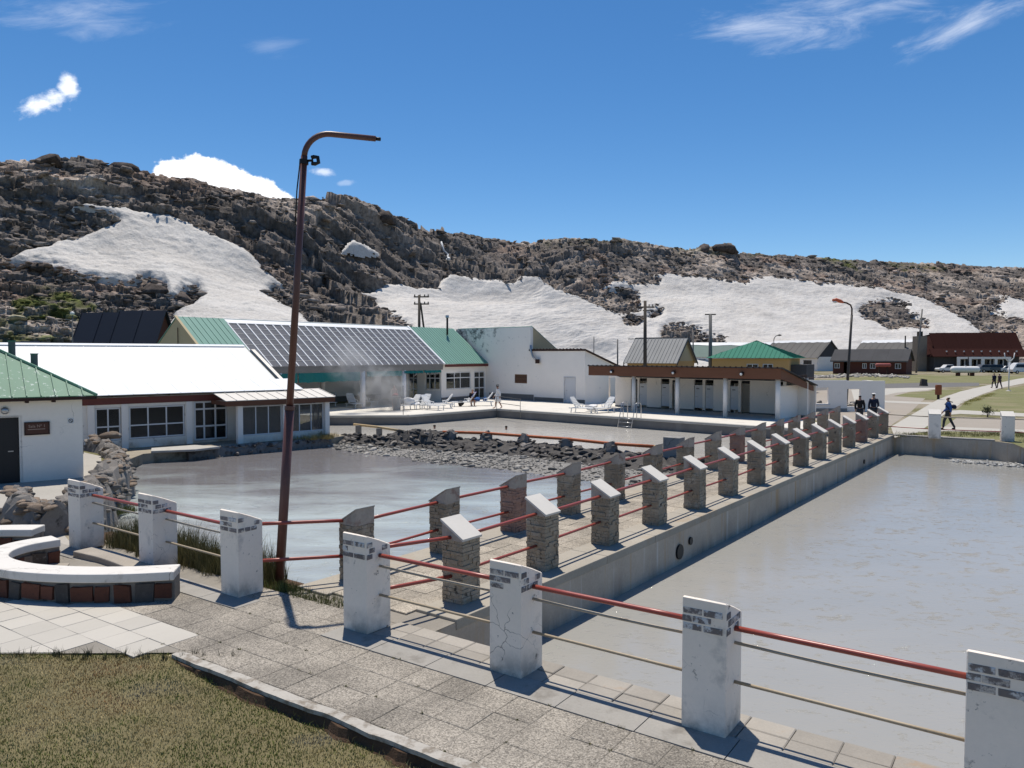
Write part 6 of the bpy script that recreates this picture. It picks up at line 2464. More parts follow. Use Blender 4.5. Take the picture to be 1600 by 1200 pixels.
dxs = [(952, 961.5, 'dark'), (986, 996, 'gap'), (999, 1011, 'door'), (1033, 1046, 'door'), (1050, 1058, 'gap'), (1085, 1098, 'door'), (1102, 1115, 'door'), (1141, 1154, 'door'), (1158, 1172, 'open'), (1212, 1226, 'open')]
ops = []
for a, b, t in dxs:
    ops.append((sb_(a), sb_(b), 0.0, 2.18 if t != 'gap' else 2.1))
ch = MB().wall(bw0, cu_, 15.2, 0, 2.45, cb, .14, ops)
ch.wall(bw0 + cb * 1.3, cu_, 15.2, 0, 1.95, cb, .14)
for k in range(13):
    ch.wall(bw0 + cu_ * (1.0 + k * 1.15), cb, 1.3, 0, 1.95, cu_, .05, s0=.14)
ch.build('cubicle_wall', m_plaster_grey, chg)
for (a, b, t), o_ in zip(dxs, ops):
    if t == 'door':
        d_ = door(chg, bw0, cu_, cb, o_[0] + .02, o_[1] - .02, .22, 1.80, m_door_wh, .04, True)
        MB().par(vec(bw0 + cu_ * (o_[0] + .15) + cb * .034, 1.52), vec(cu_ * .22, 0), vec(-cb * .008, 0), (0, 0, .05)).build('door_plate', m_black, d_)
for px in (1022, 1073, 1127):
    p = bw0 + cu_ * sb_(px) - cb * .003
    MB().par(vec(p, 1.72), vec(cu_ * .2, 0), vec(-cb * .03, 0), (0, 0, .26)).build('soap_holder', m_plaster_grey, chg)
MB().wall(bw0 - cb * .002, cu_, 15.2, 0, .10, -cb, .02, [(a, b, -1, 1) for a, b, _, _ in ops]).build('skirting', m_conc_dk, chg)
MB().wall(f0 + cu_ * (CLn - .6) + cb * 1.2, cb, 3.4, 0, 2.0, -cu_, .14).build('end_wall', m_plaster, chg)

# ---- roofless white ruin
ruin = thing('ruined_wall', vec(G(1300, 642), 0), 'roofless white ruin wall with empty window openings beside the changing rooms', 'ruin')
r0, r1, r2, r3 = G(1228, 652), G(1254, 643), G(1323, 643), G(1369, 640)
r3 = r2 + (r2 - r1).normalized() * 2.6
R0, R1, R2, R3 = [V2(q) for q in (r0, r1, r2, r3)]
ZT = 2.16


def ru(a, b):
    d = (b - a)
    u = d.normalized()
    n = Vector((-u.y, u.x))
    if n.y < 0:
        n = -n
    return u, n, d.length


u, n, L_ = ru(R0, R1)
mbr = MB().wall(R0, u, L_, 0, ZT + .05, n, .2)
u, n, L_ = ru(R1, R2)
s1_, s2_ = along(R1, u, 1272), along(R1, u, 1295)
s3_ = along(R1, u, 1319)
mbr.wall(R1, u, L_, 0, ZT, n, .2, [(s1_, s2_, .55, 1.65)])
u2 = u
mbr.wall(R2, u2, (R3 - R2).length, 0, ZT - .05, n, .2, [(.02, along(R2, u2, 1345), .35, 1.55)])
mbr.wall(R2 + u2 * ((R3 - R2).length - .2), n, 3.0, 0, ZT - .1, u2, .2, s0=.2)
mbr.build('wall', m_plaster, ruin)
MB().wall(R1 - n * .003, u2, s2_ + .12, .44, .55, -n, .05, s0=s1_ - .12).build('sill', m_frame, ruin)
MB().wall(R1 - n * .003, u2, L_, 0, .22, -n, .05).build('plinth', m_conc, ruin)
P, S_, C_ = [], [], []
for k in range(260):
    t = RNG.random()
    q = R1 + u2 * (RNG.uniform(.2, L_ + 2.4)) + n * RNG.uniform(1.2, 4.5)
    P.append((q.x, q.y, RNG.uniform(0, .5) * (1 - t)))
    S_.append(RNG.uniform(.08, .32))
    C_.append(np.array([.30, .285, .26]) * RNG.uniform(.4, 1.5))
me = scatter_rocks('rubble', P, S_, C_, m_pebble)
tag(inst('rubble', me, (0, 0, 0)), 'heaped rubble inside the roofless ruin', 'rubble', kind='stuff')

# ---- pool deck
deck_poly = [Vector((-11.8, 48.8)), Vector((-6.6, 49.0)), deck_in, deck_end, WALL_L + BR * BR_END, Vector((17.6, 44.2)), Vector((16.6, 50)), Vector((10, 60)), Vector((-2, 71)), Vector((-9, 68)), Vector((-20, 52))]
sheet('pool_deck', deck_poly, 0.006, mk('deck_concrete', (0.60, 0.57, 0.515), 0.14, 0.5, 10, 0.1, 0.9, 0.2, 30, 0.006, stains=[((.30, .275, .24), .58, .75, .8)]))
edge = MB()
for a, b in ((Vector((-11.8, 48.8)), Vector((-6.6, 49.0))), (Vector((-6.6, 49.0)), deck_in), (deck_in, deck_end)):
    t = (b - a).normalized()
    nn = Vector((-t.y, t.x))
    if (nn.x * (Vector((0, 45)) - a).x + nn.y * (Vector((0, 45)) - a).y) < 0:
        nn = -nn
    edge.prism([tuple(a + nn * .03), tuple(b + nn * .03), tuple(b - nn * .35), tuple(a - nn * .35)], -0.10, 0.035)
tag(edge.build('deck_edge', m_conc_lt, bevel=.015), kind='structure')

# ================================================================== village ground: paths, verges, lots
m_path = mk('path_concrete', (0.40, 0.38, 0.34), 0.12, 0.6, 8, 0.1, 0.9, 0.2, 20, 0.008)
m_lot = mk('dirt_lot', (0.30, 0.265, 0.225), 0.16, 0.5, 6, 0.16, 0.95, 0.4, 8, 0.03)
m_verge = mk('dry_turf', (0.155, 0.155, 0.065), 0.3, 0.35, 5, 0.3, 0.95, 0.6, 9, 0.06, stains=[((0.24, 0.205, 0.12), 0.5, 0.66, 0.25), ((.10, .115, .035), .58, .72, .5)])
m_green = mk('green_turf', (0.105, 0.135, 0.045), 0.3, 0.35, 5, 0.3, 0.95, 0.6, 9, 0.06, stains=[((0.2, 0.18, 0.09), 0.52, 0.7, 0.3)])
m_asph = mk('old_asphalt', (0.13, 0.125, 0.12), 0.2, 0.4, 6, 0.2, 0.95, 0.4, 8, 0.02)


def gpoly(pts, z=0.0):
    return [tuple(G(x, y, z))[:2] for x, y in pts]


lay = [
    ('dirt_lot', [(1236, 640), (1250, 612), (1340, 607), (1420, 606), (1462, 611), (1440, 627), (1425, 642), (1396, 662), (1385, 672), (1300, 668)], m_lot, 0.004),
    ('asphalt_lane', [(1200, 606), (1330, 601), (1440, 598), (1530, 598), (1530, 603), (1450, 606), (1340, 607), (1250, 612), (1200, 614)], m_asph, 0.006),
    ('grass_verge', [(1180, 600), (1330, 590), (1425, 586), (1520, 587), (1600, 588), (1640, 590), (1590, 594), (1560, 599), (1440, 598), (1330, 601), (1190, 605)], m_verge, 0.004),
    ('grass_verge', [(1396, 619), (1420, 613), (1500, 608), (1505, 611), (1478, 618), (1464, 625), (1440, 622)], m_verge, 0.008),
    ('grass_verge', [(1496, 640), (1508, 628), (1535, 617), (1570, 607), (1640, 597), (1700, 600), (1700, 656), (1640, 652), (1560, 646), (1520, 650)], m_verge, 0.004),
    ('grass_verge', [(1440, 668), (1470, 652), (1560, 657), (1650, 662), (1700, 690), (1600, 700), (1570, 688), (1500, 683), (1420, 678)], m_verge, 0.004),
    ('dirt_lot', [(1476, 667), (1496, 652), (1640, 657), (1700, 664), (1700, 677), (1600, 672)], m_lot, 0.008),
    ('concrete_path', [(1392, 667), (1430, 645), (1466, 624), (1500, 612), (1530, 605), (1590, 592), (1640, 585), (1660, 588), (1610, 597), (1565, 606), (1532, 617), (1505, 629), (1484, 642), (1455, 662), (1434, 676), (1398, 684)], m_path, 0.012),
    ('concrete_path', [(1484, 642), (1500, 641), (1640, 648), (1640, 653), (1500, 647), (1476, 649)], m_path, 0.016),
    ('concrete_path', [(1330, 609), (1420, 606), (1470, 606), (1466, 608), (1400, 614), (1350, 625), (1460, 629), (1458, 632), (1335, 627)], m_path, 0.010),
    ('concrete_path', [(1440, 671), (1476, 667), (1600, 672), (1700, 677), (1700, 683), (1600, 677), (1480, 674), (1436, 676)], m_path, 0.018),
]
for nm, pts, mt_, z in lay:
    sheet(nm, gpoly(pts), z, mt_)
sheet('gravel_yard', [(-9, 15.6), (-30, 15), (-30, 33), (-20.2, 33.3), (-15.8, 29.4), (-13.3, 24.8), (-12.4, 21.5), (-11.2, 18.4)], 0.004, mk('pale_gravel', (0.36, 0.34, 0.305), .16, .7, 14, .2, .95, .5, 20, .02))
sheet('back_yard', [(-75, 42), (-24, 42), (-24, 58), (-12, 82), (-5, 84), (-75, 96)], 0.004, m_green)

# ================================================================== houses
def wallbox(mb, P, u, L, W, z1, th=0.25, openings=(), side_open=()):
    """four walls of a plan rectangle; P near-left corner, u along the front, depth W away from the viewer"""
    n = Vector((-u.y, u.x))
    if n.y < 0:
        n = -n
    mb.wall(P, u, L, 0, z1, n, th, openings)
    mb.wall(P + n * (W - th), u, L, 0, z1, n, th)
    mb.wall(P, n, W - th, 0, z1, u, th, s0=th)
    mb.wall(P + u * (L - th), n, W - th, 0, z1, u, th, side_open, s0=th)
    return n


def gable_house(name, label, P, u, L, W, ze, zr, wmat, rmat, gmat, ov=0.35, panel=0.9, wins=(), doors=(), frame=None, cap=None, ridge_along=True, gable_panel=None, cat='house', rib=.05):
    """house with its ridge along u"""
    t = thing(name, vec(P, 0), label, cat)
    mb = MB()
    n = wallbox(mb, P, u, L, W, ze, openings=[(a, b, c, d) for a, b, c, d in wins] + [(a, b, 0, d) for a, b, d in doors])
    mb.build('wall', wmat, t)
    g = MB()
    for s in (0.0, L - .25):
        g.vprism(P + u * s, n, [(0.02, ze), (W - .02, ze), (W / 2, zr - .03)], u, .25)
    g_o = g.build('gable', gmat, t)
    k = (zr - ze) / (W / 2)
    for side in (0, 1):
        o_ = P - u * ov - n * ov if side == 0 else P - u * ov + n * (W + ov)
        dirn = n if side == 0 else -n
        roof_panels(t, vec(o_, ze - ov * k), u, vec(dirn * (W / 2 + ov), zr - ze + ov * k), L + 2 * ov, panel, rmat, rib=rib, th=.06)
    c0, c1 = vec(P - u * ov + n * W / 2, zr + .05), vec(P + u * (L + ov) + n * W / 2, zr + .05)
    MB().tube([c0, c1], .10, 6).build('ridge_cap', cap or rmat, t)
    for e in (P - u * ov, P + u * (L + ov - .06)):
        b_ = MB()
        for q, dn_ in ((P, n), (P + n * W, -n)):
            a0 = e + (q - P) - dn_ * ov
            b_.slab([vec(a0, ze - ov * k - .02), vec(a0 + dn_ * (W / 2 + ov), zr - .02), vec(a0 + dn_ * (W / 2 + ov), zr - .22), vec(a0, ze - ov * k - .22)], vec(u * .06, 0))
        b_.build('verge_board', cap or rmat, t)
    for a, b, c, d in wins:
        window(t, P, u, n, a + .03, b - .03, c + .03, d - .03, [.5], [], fmat=frame or m_frame, fw=.09)
    for a, b, d in doors:
        door(t, P, u, n, a + .02, b - .02, 0, d - .02, m_door_dk)
    return t, n


UE = Vector((0.985, -0.17))             # lines of the barracks
# barracks with white ridge snow
def place(px0, d):
    p = D(px0, 600, d)
    return Vector((p.x, p.y))


def snow_strip(parent, P, u, n, L, W, zr, ov=.35, wd=.9, k=.5):
    a = P - u * ov + n * W / 2
    mb = MB()
    m_ = 24
    vs, fs = [], []
    for i in range(m_ + 1):
        q = a + u * (L + 2 * ov) * i / m_
        w1 = wd * (0.75 + 0.5 * random.random())
        vs += [tuple(vec(q - n * w1, zr - k * w1 + .16)), tuple(vec(q, zr + .28)), tuple(vec(q + n * .5, zr - k * .5 + .16))]
        if i:
            b = 3 * i
            fs += [(b - 3, b, b + 1, b - 2), (b - 2, b + 1, b + 2, b - 1)]
    mb.add(vs, fs)
    o = mb.build('ridge_sheet', m_roofwhite, parent)
    return o


# long pale green roof, behind the poles
P0 = place(905, 214)
t, n = gable_house('barrack', 'long barrack with a pale green roof behind the zinc roofed house', P0, UE, 52, 10, 3.5, 7.0, m_plaster, m_roofpale, m_plaster, panel=2.2, cap=m_roofwhite, cat='barrack', rib=.04,
                   wins=[(4 + k * 3.2, 5.4 + k * 3.2, 1.3, 2.7) for k in range(14)], frame=m_wooddk)
t['group'] = 'barracks in a row'
snow_strip(t, P0, UE, n, 52, 10, 7.0, k=.7)
UB = Vector((0.45, -0.893))
P0 = place(1190, 197)
Lb = along(P0, UB, 1277)
t, n = gable_house('barrack', 'weathered zinc roofed barrack left of the street lamp with white gable', P0, UB, Lb, 8.5, 3.4, 7.2, m_plaster, m_roofold, m_slate_grey, panel=2.0, cap=m_slate_grey, cat='barrack', rib=.04,
                   wins=[(along(P0, UB, 1255), along(P0, UB, 1268), 1.2, 2.6)], frame=m_wooddk)
t['group'] = 'barracks in a row'
snow_strip(t, P0, UB, n, Lb, 8.5, 7.2, wd=.5, k=.9)
P0 = place(1330, 201)
Lb = along(P0, UB, 1424)
t, n = gable_house('barrack', 'weathered barrack behind the dark cabin, its grey gable over a white wall', P0, UB, Lb, 9.0, 3.4, 7.4, m_plaster, m_roofold, m_slate_grey, panel=2.0, cap=m_slate_grey, cat='barrack', rib=.04)
t['group'] = 'barracks in a row'
snow_strip(t, P0, UB, n, Lb, 9.0, 7.4, wd=.6, k=.9)
MB().par(vec(P0 + UB * (Lb + .005) + n * 2.2, 2.0), vec(n * .9, 0), vec(UB * .04, 0), (0, 0, 1.0)).build('window', m_door_dk, t)
MB().tube([vec(P0 + UB * (Lb - 3.6) + n * 2.5, 5.2), vec(P0 + UB * (Lb - 3.6) + n * 2.5, 8.6)], .16, 8).build('stove_pipe', m_black, t)

# zinc roofed cream house
U1 = Vector((0.85, -0.527))
P0 = place(980, 87)
L1 = along(P0, U1, 1055)
t, n = gable_house('zinc_roof_house', 'cream house with a bright ribbed zinc roof behind the changing rooms', P0, U1, L1, 6.4, 3.2, 5.75, m_yellow, m_roofgrey, m_cream, panel=.42, cap=m_slate_grey)
for q in (0, 1):
    pass
# green hip roof house
hip = thing('hip_roof_house', vec(place(1110, 76), 0), 'ochre house with a bright green hip roof', 'house')
P0 = place(1112, 80)
U2 = Vector((0.86, -0.51))
L2 = along(P0, U2, 1232)
n = Vector((-U2.y, U2.x))
mb = MB()
wo = [(along(P0, U2, 1166), along(P0, U2, 1185), 2.1, 3.0), (along(P0, U2, 1191), along(P0, U2, 1208), 2.1, 3.0)]
wallbox(mb, P0, U2, L2, 6.0, 3.5, openings=wo)
mb.build('wall', m_yellow, hip)
for a, b, c, d in wo:
    window(hip, P0, U2, n, a + .02, b - .02, c + .02, d - .02, [.5], [], fw=.07)
ov = .5
c = [P0 - U2 * ov - n * ov, P0 + U2 * (L2 + ov) - n * ov, P0 + U2 * (L2 + ov) + n * (6 + ov), P0 - U2 * ov + n * (6 + ov)]
hz0, hz1 = 3.55, 5.35
apx = P0 + U2 * (L2 * .50) + n * 3.0
LE = L2 + 2 * ov
WE = 6 + 2 * ov
ap_s = (apx - c[0]).dot(U2)
roof_panels(hip, vec(c[0], hz0), U2, vec(n * WE / 2, hz1 - hz0), LE, LE / 19, m_roofgreen2, hfun=lambda s: (s / ap_s if s < ap_s else (LE - s) / (LE - ap_s)), rib=.04)
roof_panels(hip, vec(c[1], hz0), n, vec(-U2 * (LE - ap_s), hz1 - hz0), WE, WE / 12, m_roofgreen2, hfun=lambda s: min(s, WE - s) / (WE / 2), rib=.04)
roof_panels(hip, vec(c[2], hz0), -U2, vec(-n * WE / 2, hz1 - hz0), LE, LE / 10, m_roofgreen2, hfun=lambda s: (s / (LE - ap_s) if s < LE - ap_s else (LE - s) / ap_s), rib=.04)
roof_panels(hip, vec(c[3], hz0), -n, vec(U2 * ap_s, hz1 - hz0), WE, WE / 6, m_roofgreen2, hfun=lambda s: min(s, WE - s) / (WE / 2), rib=.04)
# lean-to at its right
pr_ = P0 + U2 * (L2 + .02)
MB().par(vec(pr_ + n * 1.0, 0), vec(U2 * 1.5, 0), vec(n * 4.5, 0), (0, 0, 2.9)).build('lean_to', m_slate_grey, hip)

# dark cabin
P0 = place(1301, 158)
U3 = Vector((0.80, -0.60))
L3 = along(P0, U3, 1416)
cabin = thing('dark_cabin', vec(P0, 0), 'low dark red timber cabin with a slate roof and small white windows', 'cabin')
mb = MB()
wx = [(1303.5, 1312), (1347, 1354), (1359, 1368), (1398, 1408)]
wo = [(along(P0, U3, a), along(P0, U3, b), 1.1, 2.2) for a, b in wx] + [(along(P0, U3, 1318), along(P0, U3, 1325), 0, 2.5)]
n = wallbox(mb, P0, U3, L3, 6.0, 3.0, openings=wo)
mb.build('wall', m_redwall, cabin)
for k, (a, b, c_, d) in enumerate(wo[:4]):
    window(cabin, P0, U3, n, a + .02, b - .02, c_ + .02, d - .02, [.5], [], fw=.12, gmat=m_glass_clear)
g = MB()
for s in (.0, L3 - .25):
    g.vprism(P0 + U3 * s, n, [(0.02, 3.0), (5.98, 3.0), (3.0, 4.95)], U3, .25)
g.build('gable', m_slate_grey, cabin)
for o_, dn_ in ((P0 - U3 * .4 - n * .6, n), (P0 - U3 * .4 + n * 6.6, -n)):
    roof_panels(cabin, vec(o_, 3.0 - .6 * .65), U3, vec(dn_ * 3.6, 3.6 * .65), L3 + .8, 2.6, m_slate_grey, rib=.02, th=.1)
MB().wall(P0 - U3 * .4 - n * .63, U3, L3 + .8, 2.45, 2.62, n, .05).build('fascia', m_polegrey, cabin)
# maroon hotel
P0 = place(1459, 176)
U4 = Vector((0.995, -0.10))
n = Vector((-U4.y, U4.x))
L4 = along(P0, U4, 1592)
hotel = thing('hotel', vec(P0, 0), 'large maroon hotel with a deep roof and a row of white framed windows', 'hotel')
mb = MB()
hx = [(1494.5, 1508), (1512, 1527), (1532, 1548), (1552, 1568)]
ho = [(along(P0, U4, a), along(P0, U4, b), 0.6, 3.1) for a, b in hx]
wallbox(mb, P0, U4, L4, 16, 3.9, openings=ho)
mb.build('wall', m_slate_grey, hotel)
for a, b, c_, d in ho:
    window(hotel, P0, U4, n, a, b, c_, d, [], [], fw=.28, fmat=m_frame, inset=-.05, depth=.12)
fr = MB()
fr.wall(P0 - n * 1.75, U4, ho[3][1] + .7, 0, 3.42, n, .22, [(a, b, -1, 2.95) for a, b, _, _ in ho], s0=ho[0][0] - .7)
fr.build('added_surround', m_plaster, hotel)  # white window surround added forward at the eave so the sun reaches it
e0 = P0 - U4 * 1.0 - n * 1.6
prof = [(0, 3.4), (2.2, 5.2), (5.2, 8.9)]
for (o0, z0), (o1, z1) in zip(prof, prof[1:]):
    roof_panels(hotel, vec(e0 + n * o0 + U4 * (o0 * .55), z0), U4, vec(n * (o1 - o0), z1 - z0), L4 + 2.0 - o0 * .55, 2.8, m_brownroof, rib=.03, th=.12)
MB().slab([vec(e0 + n * 5.2 + U4 * 2.8, 8.9), vec(e0 + U4 * (L4 + 2) + n * 5.2, 8.9), vec(e0 + U4 * (L4 + 2) + n * 14, 8.2), vec(e0 + n * 14 + U4 * 2.8, 8.2)], (0, 0, .12)).build('roof_top', m_brownroof, hotel)
sdw = MB()
sdw.slab([vec(e0 + U4 * .2, 3.5), vec(e0 + n * 2.2 + U4 * 1.3, 5.2), vec(e0 + n * 5.2 + U4 * 2.9, 8.85), vec(e0 + n * 14 + U4 * 2.9, 8.1), vec(e0 + n * 17, 3.5)], vec(U4 * .3, 0)).build('roof_end', m_brownroof, hotel)
for k in range(9):
    s = along(P0, U4, 1476 + k * 13.6)
    q = P0 + U4 * s - n * .62
    l_ = MB().par(vec(q - U4 * .12, 4.55), vec(U4 * .24, 0), vec(-n * .25, 0), (0, 0, .28)).build('eave_lamp', m_lampglass, hotel)
cp = P0 - U4 * 0.6 + n * 3
ch_ = MB().box((cp.x - 1.5, cp.y, 4.1), (2.3, 2.0, 8.2), 0.05).build('chimney', mk('chimney_brick', (.22, .185, .15), .2, .8, 4, .15, .9, .3, 6, .03), hotel)
MB().box((cp.x - 1.5, cp.y, 8.75), (.9, .9, 1.1), .05).build('cowl', m_black, ch_)
# A-frame houses far left
def aframe(px0, px1, pyt, d, label, side_w=3.0, right_wall=True):
    P = place(px0, d)
    u = Vector((0.98, -0.2))
    L_ = along(P, u, px1)
    n = Vector((.2, .98))
    zr = zat(pyt, d + 4)
    t = thing('steep_roof_house', vec(P, 0), label, 'house', 'dark steep roofed houses')
    W = 7.0
    for o_, dn_ in ((P - n * .2, n), (P + n * (W + .2), -n)):
        roof_panels(t, vec(o_, 0.6), u, vec(dn_ * (W / 2 + .2), zr - .6), L_, L_ / 2.0, m_slate, rib=.05, th=.1)
    g = MB()
    for s in (.3, L_ - .5):
        g.vprism(P + u * s, n, [(0.1, 0), (W - .1, 0), (W - .1, .7), (W / 2, zr - .15), (.1, .7)], u, .2)
    g.build('end_wall', m_redwall, t)
    return t


aframe(90, 158, 490, 76, 'left half of the pair of black steep roofed houses behind the white roof')
aframe(150, 224, 487, 72, 'right half of the pair of black steep roofed houses behind the white roof')
P0 = place(-14, 70)
gable_house('brown_hut', 'small brown hut with a dark gable roof at the far left', P0, Vector((.8, -.6)), 4.5, 4.6, 2.9, 5.0, m_redwall, m_slate, m_redwall, panel=1.2, cap=m_slate, cat='hut')

# ================================================================== poles and lamps
def pole(name, px, py_top, d, label, cat, r=.11, lean=0.0, mat=None, base_px=None):
    b = place(base_px if base_px is not None else px, d)
    tpt = D(px, py_top, d)
    t = thing(name, vec(b, 0), label, cat)
    MB().tube([vec(b, -.2), Vector((tpt.x, d, tpt.z))], [r * 1.2, r * .85], 10).build('pole', mat or m_pole, t, smooth=True)
    return t, tpt


t, tp_ = pole('utility_pole', 1008, 470, 76, 'tall wooden utility pole with one crossarm and insulators', 'utility pole', .17)
MB().box((tp_.x + .05, 76, tp_.z - .62), (1.75, .12, .14)).build('crossarm', m_pole, t)
MB().box((tp_.x + .25, 76.1, tp_.z - .95), (.9, .1, .1)).build('crossarm', m_pole, t)
for x in (-.75, -.45, .4, .75):
    MB().tube([(tp_.x + x, 76, tp_.z - .55), (tp_.x + x, 76, tp_.z - .42), (tp_.x + x, 76, tp_.z - .34)], [.03, .055, .04], 8).build('insulator', m_wooddk, t)
for k in range(5):
    x = -.95 - k * .14
    MB().tube([(tp_.x + x - .14, 76, 5.55), (tp_.x + x - .07, 76, 5.32), (tp_.x + x, 76, 5.55)], .022, 5).build('hanging_cable', m_black, t)
t, tp_ = pole('utility_pole', 1110, 491, 82, 'utility pole with a plain T shaped top near the green hip roof', 'utility pole', .19, mat=m_polegrey)
MB().box((tp_.x, 82, tp_.z - .02), (1.15, .12, .12)).build('crossarm', m_pole, t)
t, tp_ = pole('utility_pole', 655, 461, 86, 'braced utility pole with two crossarms above the glazed roof', 'utility pole', .16)
for dz in (.0, -.8):
    MB().box((tp_.x + .25, 86, tp_.z + dz - .2), (1.7, .14, .14)).build('crossarm', m_pole, t)
    for x in (-.5, .1, .6, 1.0):
        MB().tube([(tp_.x + x, 86, tp_.z + dz - .14), (tp_.x + x, 86, tp_.z + dz + .06)], .07, 6).build('insulator', m_black, t)
q = D(666, 520, 86)
MB().tube([(tp_.x + .15, 86, tp_.z - .9), (q.x + .6, 86, 0)], [.10, .13], 8).build('brace', m_pole, t)
for px, py, d, lab in ((965, 530, 100, 'thin grey post standing left of the zinc roofed house'), (1083, 519, 100, 'thin dark post between the zinc roofed house and the T topped pole')):
    pole('thin_post', px, py, d, lab, 'post', .10, mat=m_polegrey)
t, tp_ = pole('leaning_mast', 1441, 483, 165, 'tall thin grey mast leaning in front of the barrack gable', 'mast', .17, mat=m_polegrey, base_px=1431)
t, tp_ = pole('thin_post', 1513, 557, 144, 'short dark post in front of the white gas tank', 'post', .12, mat=m_black)
# street lamps
t, tp_ = pole('street_lamp', 1331, 492, 57, 'tall street lamp with an orange curved head above the ruin', 'street lamp', .095, mat=mk('lamp_dark', (.045, .04, .038), .2, 1, 10, .1, .6, .05), base_px=1322)
c0 = Vector((tp_.x, 57, tp_.z))
MB().tube([c0, c0 + Vector((0, 0, .45)), c0 + Vector((-.1, 0, .72)), c0 + Vector((-.4, 0, .88)), c0 + Vector((-.75, 0, .96))], .06, 8).build('arm', m_wooddk, t, smooth=True)
h_ = MB().tube([c0 + Vector((-.65, 0, .92)), c0 + Vector((-.85, 0, 1.0)), c0 + Vector((-1.2, 0, 1.10)), c0 + Vector((-1.45, 0, 1.09))], [.07, .13, .15, .08], 10).build('head', m_lamporange, t, smooth=True)
MB().tube([c0 + Vector((-1.0, 0, .99)), c0 + Vector((-1.25, 0, .96)), c0 + Vector((-1.42, 0, .99))], [.06, .11, .05], 10).build('lens', m_lampglass, h_, smooth=True)
t, tp_ = pole('street_lamp', 1209, 532, 150, 'small distant street lamp on the snow above the green hip roof', 'street lamp', .08, mat=m_polegrey)
c0 = Vector((tp_.x, 150, tp_.z))
MB().tube([c0, c0 + Vector((.1, 0, .5)), c0 + Vector((.5, 0, .95)), c0 + Vector((1.0, 0, 1.0))], .08, 6).build('arm', m_polegrey, t, smooth=True)
MB().tube([c0 + Vector((.7, 0, 1.0)), c0 + Vector((1.1, 0, 1.05)), c0 + Vector((1.5, 0, 1.0))], [.1, .2, .08], 8).build('head', m_polegrey, t, smooth=True)
t, tp_ = pole('globe_lamp', 113, 492, 68, 'white globe lamp on a thin pole before the black steep roofs', 'street lamp', .055, mat=m_polegrey)
v, f = rock_verts(1, 1.0, 1)
cc = Vector((tp_.x, 68, tp_.z + .12))
MB().tube([cc + Vector((0, 0, -.16)), cc + Vector((0, 0, -.12)), cc, cc + Vector((0, 0, .12)), cc + Vector((0, 0, .17))], [.06, .14, .19, .14, .04], 12).build('globe', m_lampglass, t, smooth=True)
# lyre shaped white lamp standard
b = G(1576, 611)
t = thing('lyre_post', b, 'white post forking into two curved arms beside the path', 'post')
top = b.z + 3.15
MB().tube([b, Vector((b.x, b.y, top))], .06, 8).build('stem', m_frame, t, smooth=True)
for sg in (-1, 1):
    MB().tube([Vector((b.x, b.y, top)), Vector((b.x + sg * .25, b.y, top + .15)), Vector((b.x + sg * .48, b.y, top + .45)), Vector((b.x + sg * .55, b.y, top + .95))], .05, 8).build('arm', m_frame, t, smooth=True)
MB().tube([b, b + Vector((0, 0, .12))], [.3, .12], 8).build('foot', m_conc_lt, t)

# ================================================================== small village things
sp_ = G(1466, 624)
t = thing('sign_box', sp_, 'rust orange sign box on a short post beside the path', 'sign')
MB().box((sp_.x, sp_.y, .2), (.16, .16, .42)).build('post', m_wooddk, t)
MB().box((sp_.x, sp_.y, .80), (.50, .22, .80)).build('board', m_signorange, t, bevel=.03)
MB().box((sp_.x, sp_.y, 1.235), (.40, .26, .07)).build('cap', m_signorange, t)
sp_ = G(1443, 603)
o = MB().tube([sp_, sp_ + Vector((0, 0, .5)), sp_ + Vector((.05, 0, .85))], [.5, .42, .38], 9).build('tree_stump', m_pole)
tag(o, 'dark weathered stump beyond the asphalt lane', 'stump')
# gas tanks
tk = thing('gas_tank', D(1508, 584, 141), 'white horizontal gas tank on a rusty cradle before the hotel', 'gas tank')
c = D(1508, 577.5, 141)
pts, rs = [], []
for k in range(-8, 9):
    x = k / 8
    pts.append(c + Vector((x * 2.65, -x * .25, 0)))
    rs.append(.62 * (1 - max(0, abs(x) - .78) ** 2 / .0485) ** .5 if abs(x) > .78 else .62)
rs = [max(r, .06) for r in rs]
MB().tube(pts, rs, 18).build('tank', m_tank, tk, smooth=True)
for x in (-1.3, 1.3):
    MB().box((c.x + x, c.y, (c.z - .55) / 2), (.3, 1.0, max(c.z - .55, .2))).build('cradle', m_redwall, tk)
MB().tube([c + Vector((0, 0, .6)), c + Vector((0, 0, .8))], .18, 8).build('valve', m_metal, tk)
tk = thing('gas_tank', D(1380, 585, 149), 'small faded red gas tank before the dark cabin', 'gas tank')
c = D(1380, 570.5, 149)
MB().tube([c + Vector((x, 0, 0)) for x in (-1.5, -1.42, -1.25, 0, 1.25, 1.42, 1.5)], [.08, .28, .36, .36, .36, .28, .08], 14).build('tank', m_tank_red, tk, smooth=True)
for x in (-.8, .8):
    MB().box((c.x + x, c.y, (c.z - .3) / 2), (.14, .5, c.z - .3)).build('leg', m_wooddk, tk)
# stones edging the grass in front of the cabin
P, S_, C_ = [], [], []
for k in range(420):
    px = RNG.uniform(1270, 1420)
    q = G(px, 588 + RNG.normal(0, 1.0) + 1.2 * math.sin(px * .05))
    P.append((q.x, q.y, RNG.uniform(0, .12)))
    S_.append(RNG.uniform(.15, .48))
    C_.append(np.array([.32, .30, .27]) * RNG.uniform(.5, 1.4))
me = scatter_rocks('loose_stones', P, S_, C_, m_pebble)
tag(inst('loose_stones', me, (0, 0, 0)), 'loose stones heaped in front of the dark cabin', 'stones', kind='stuff')


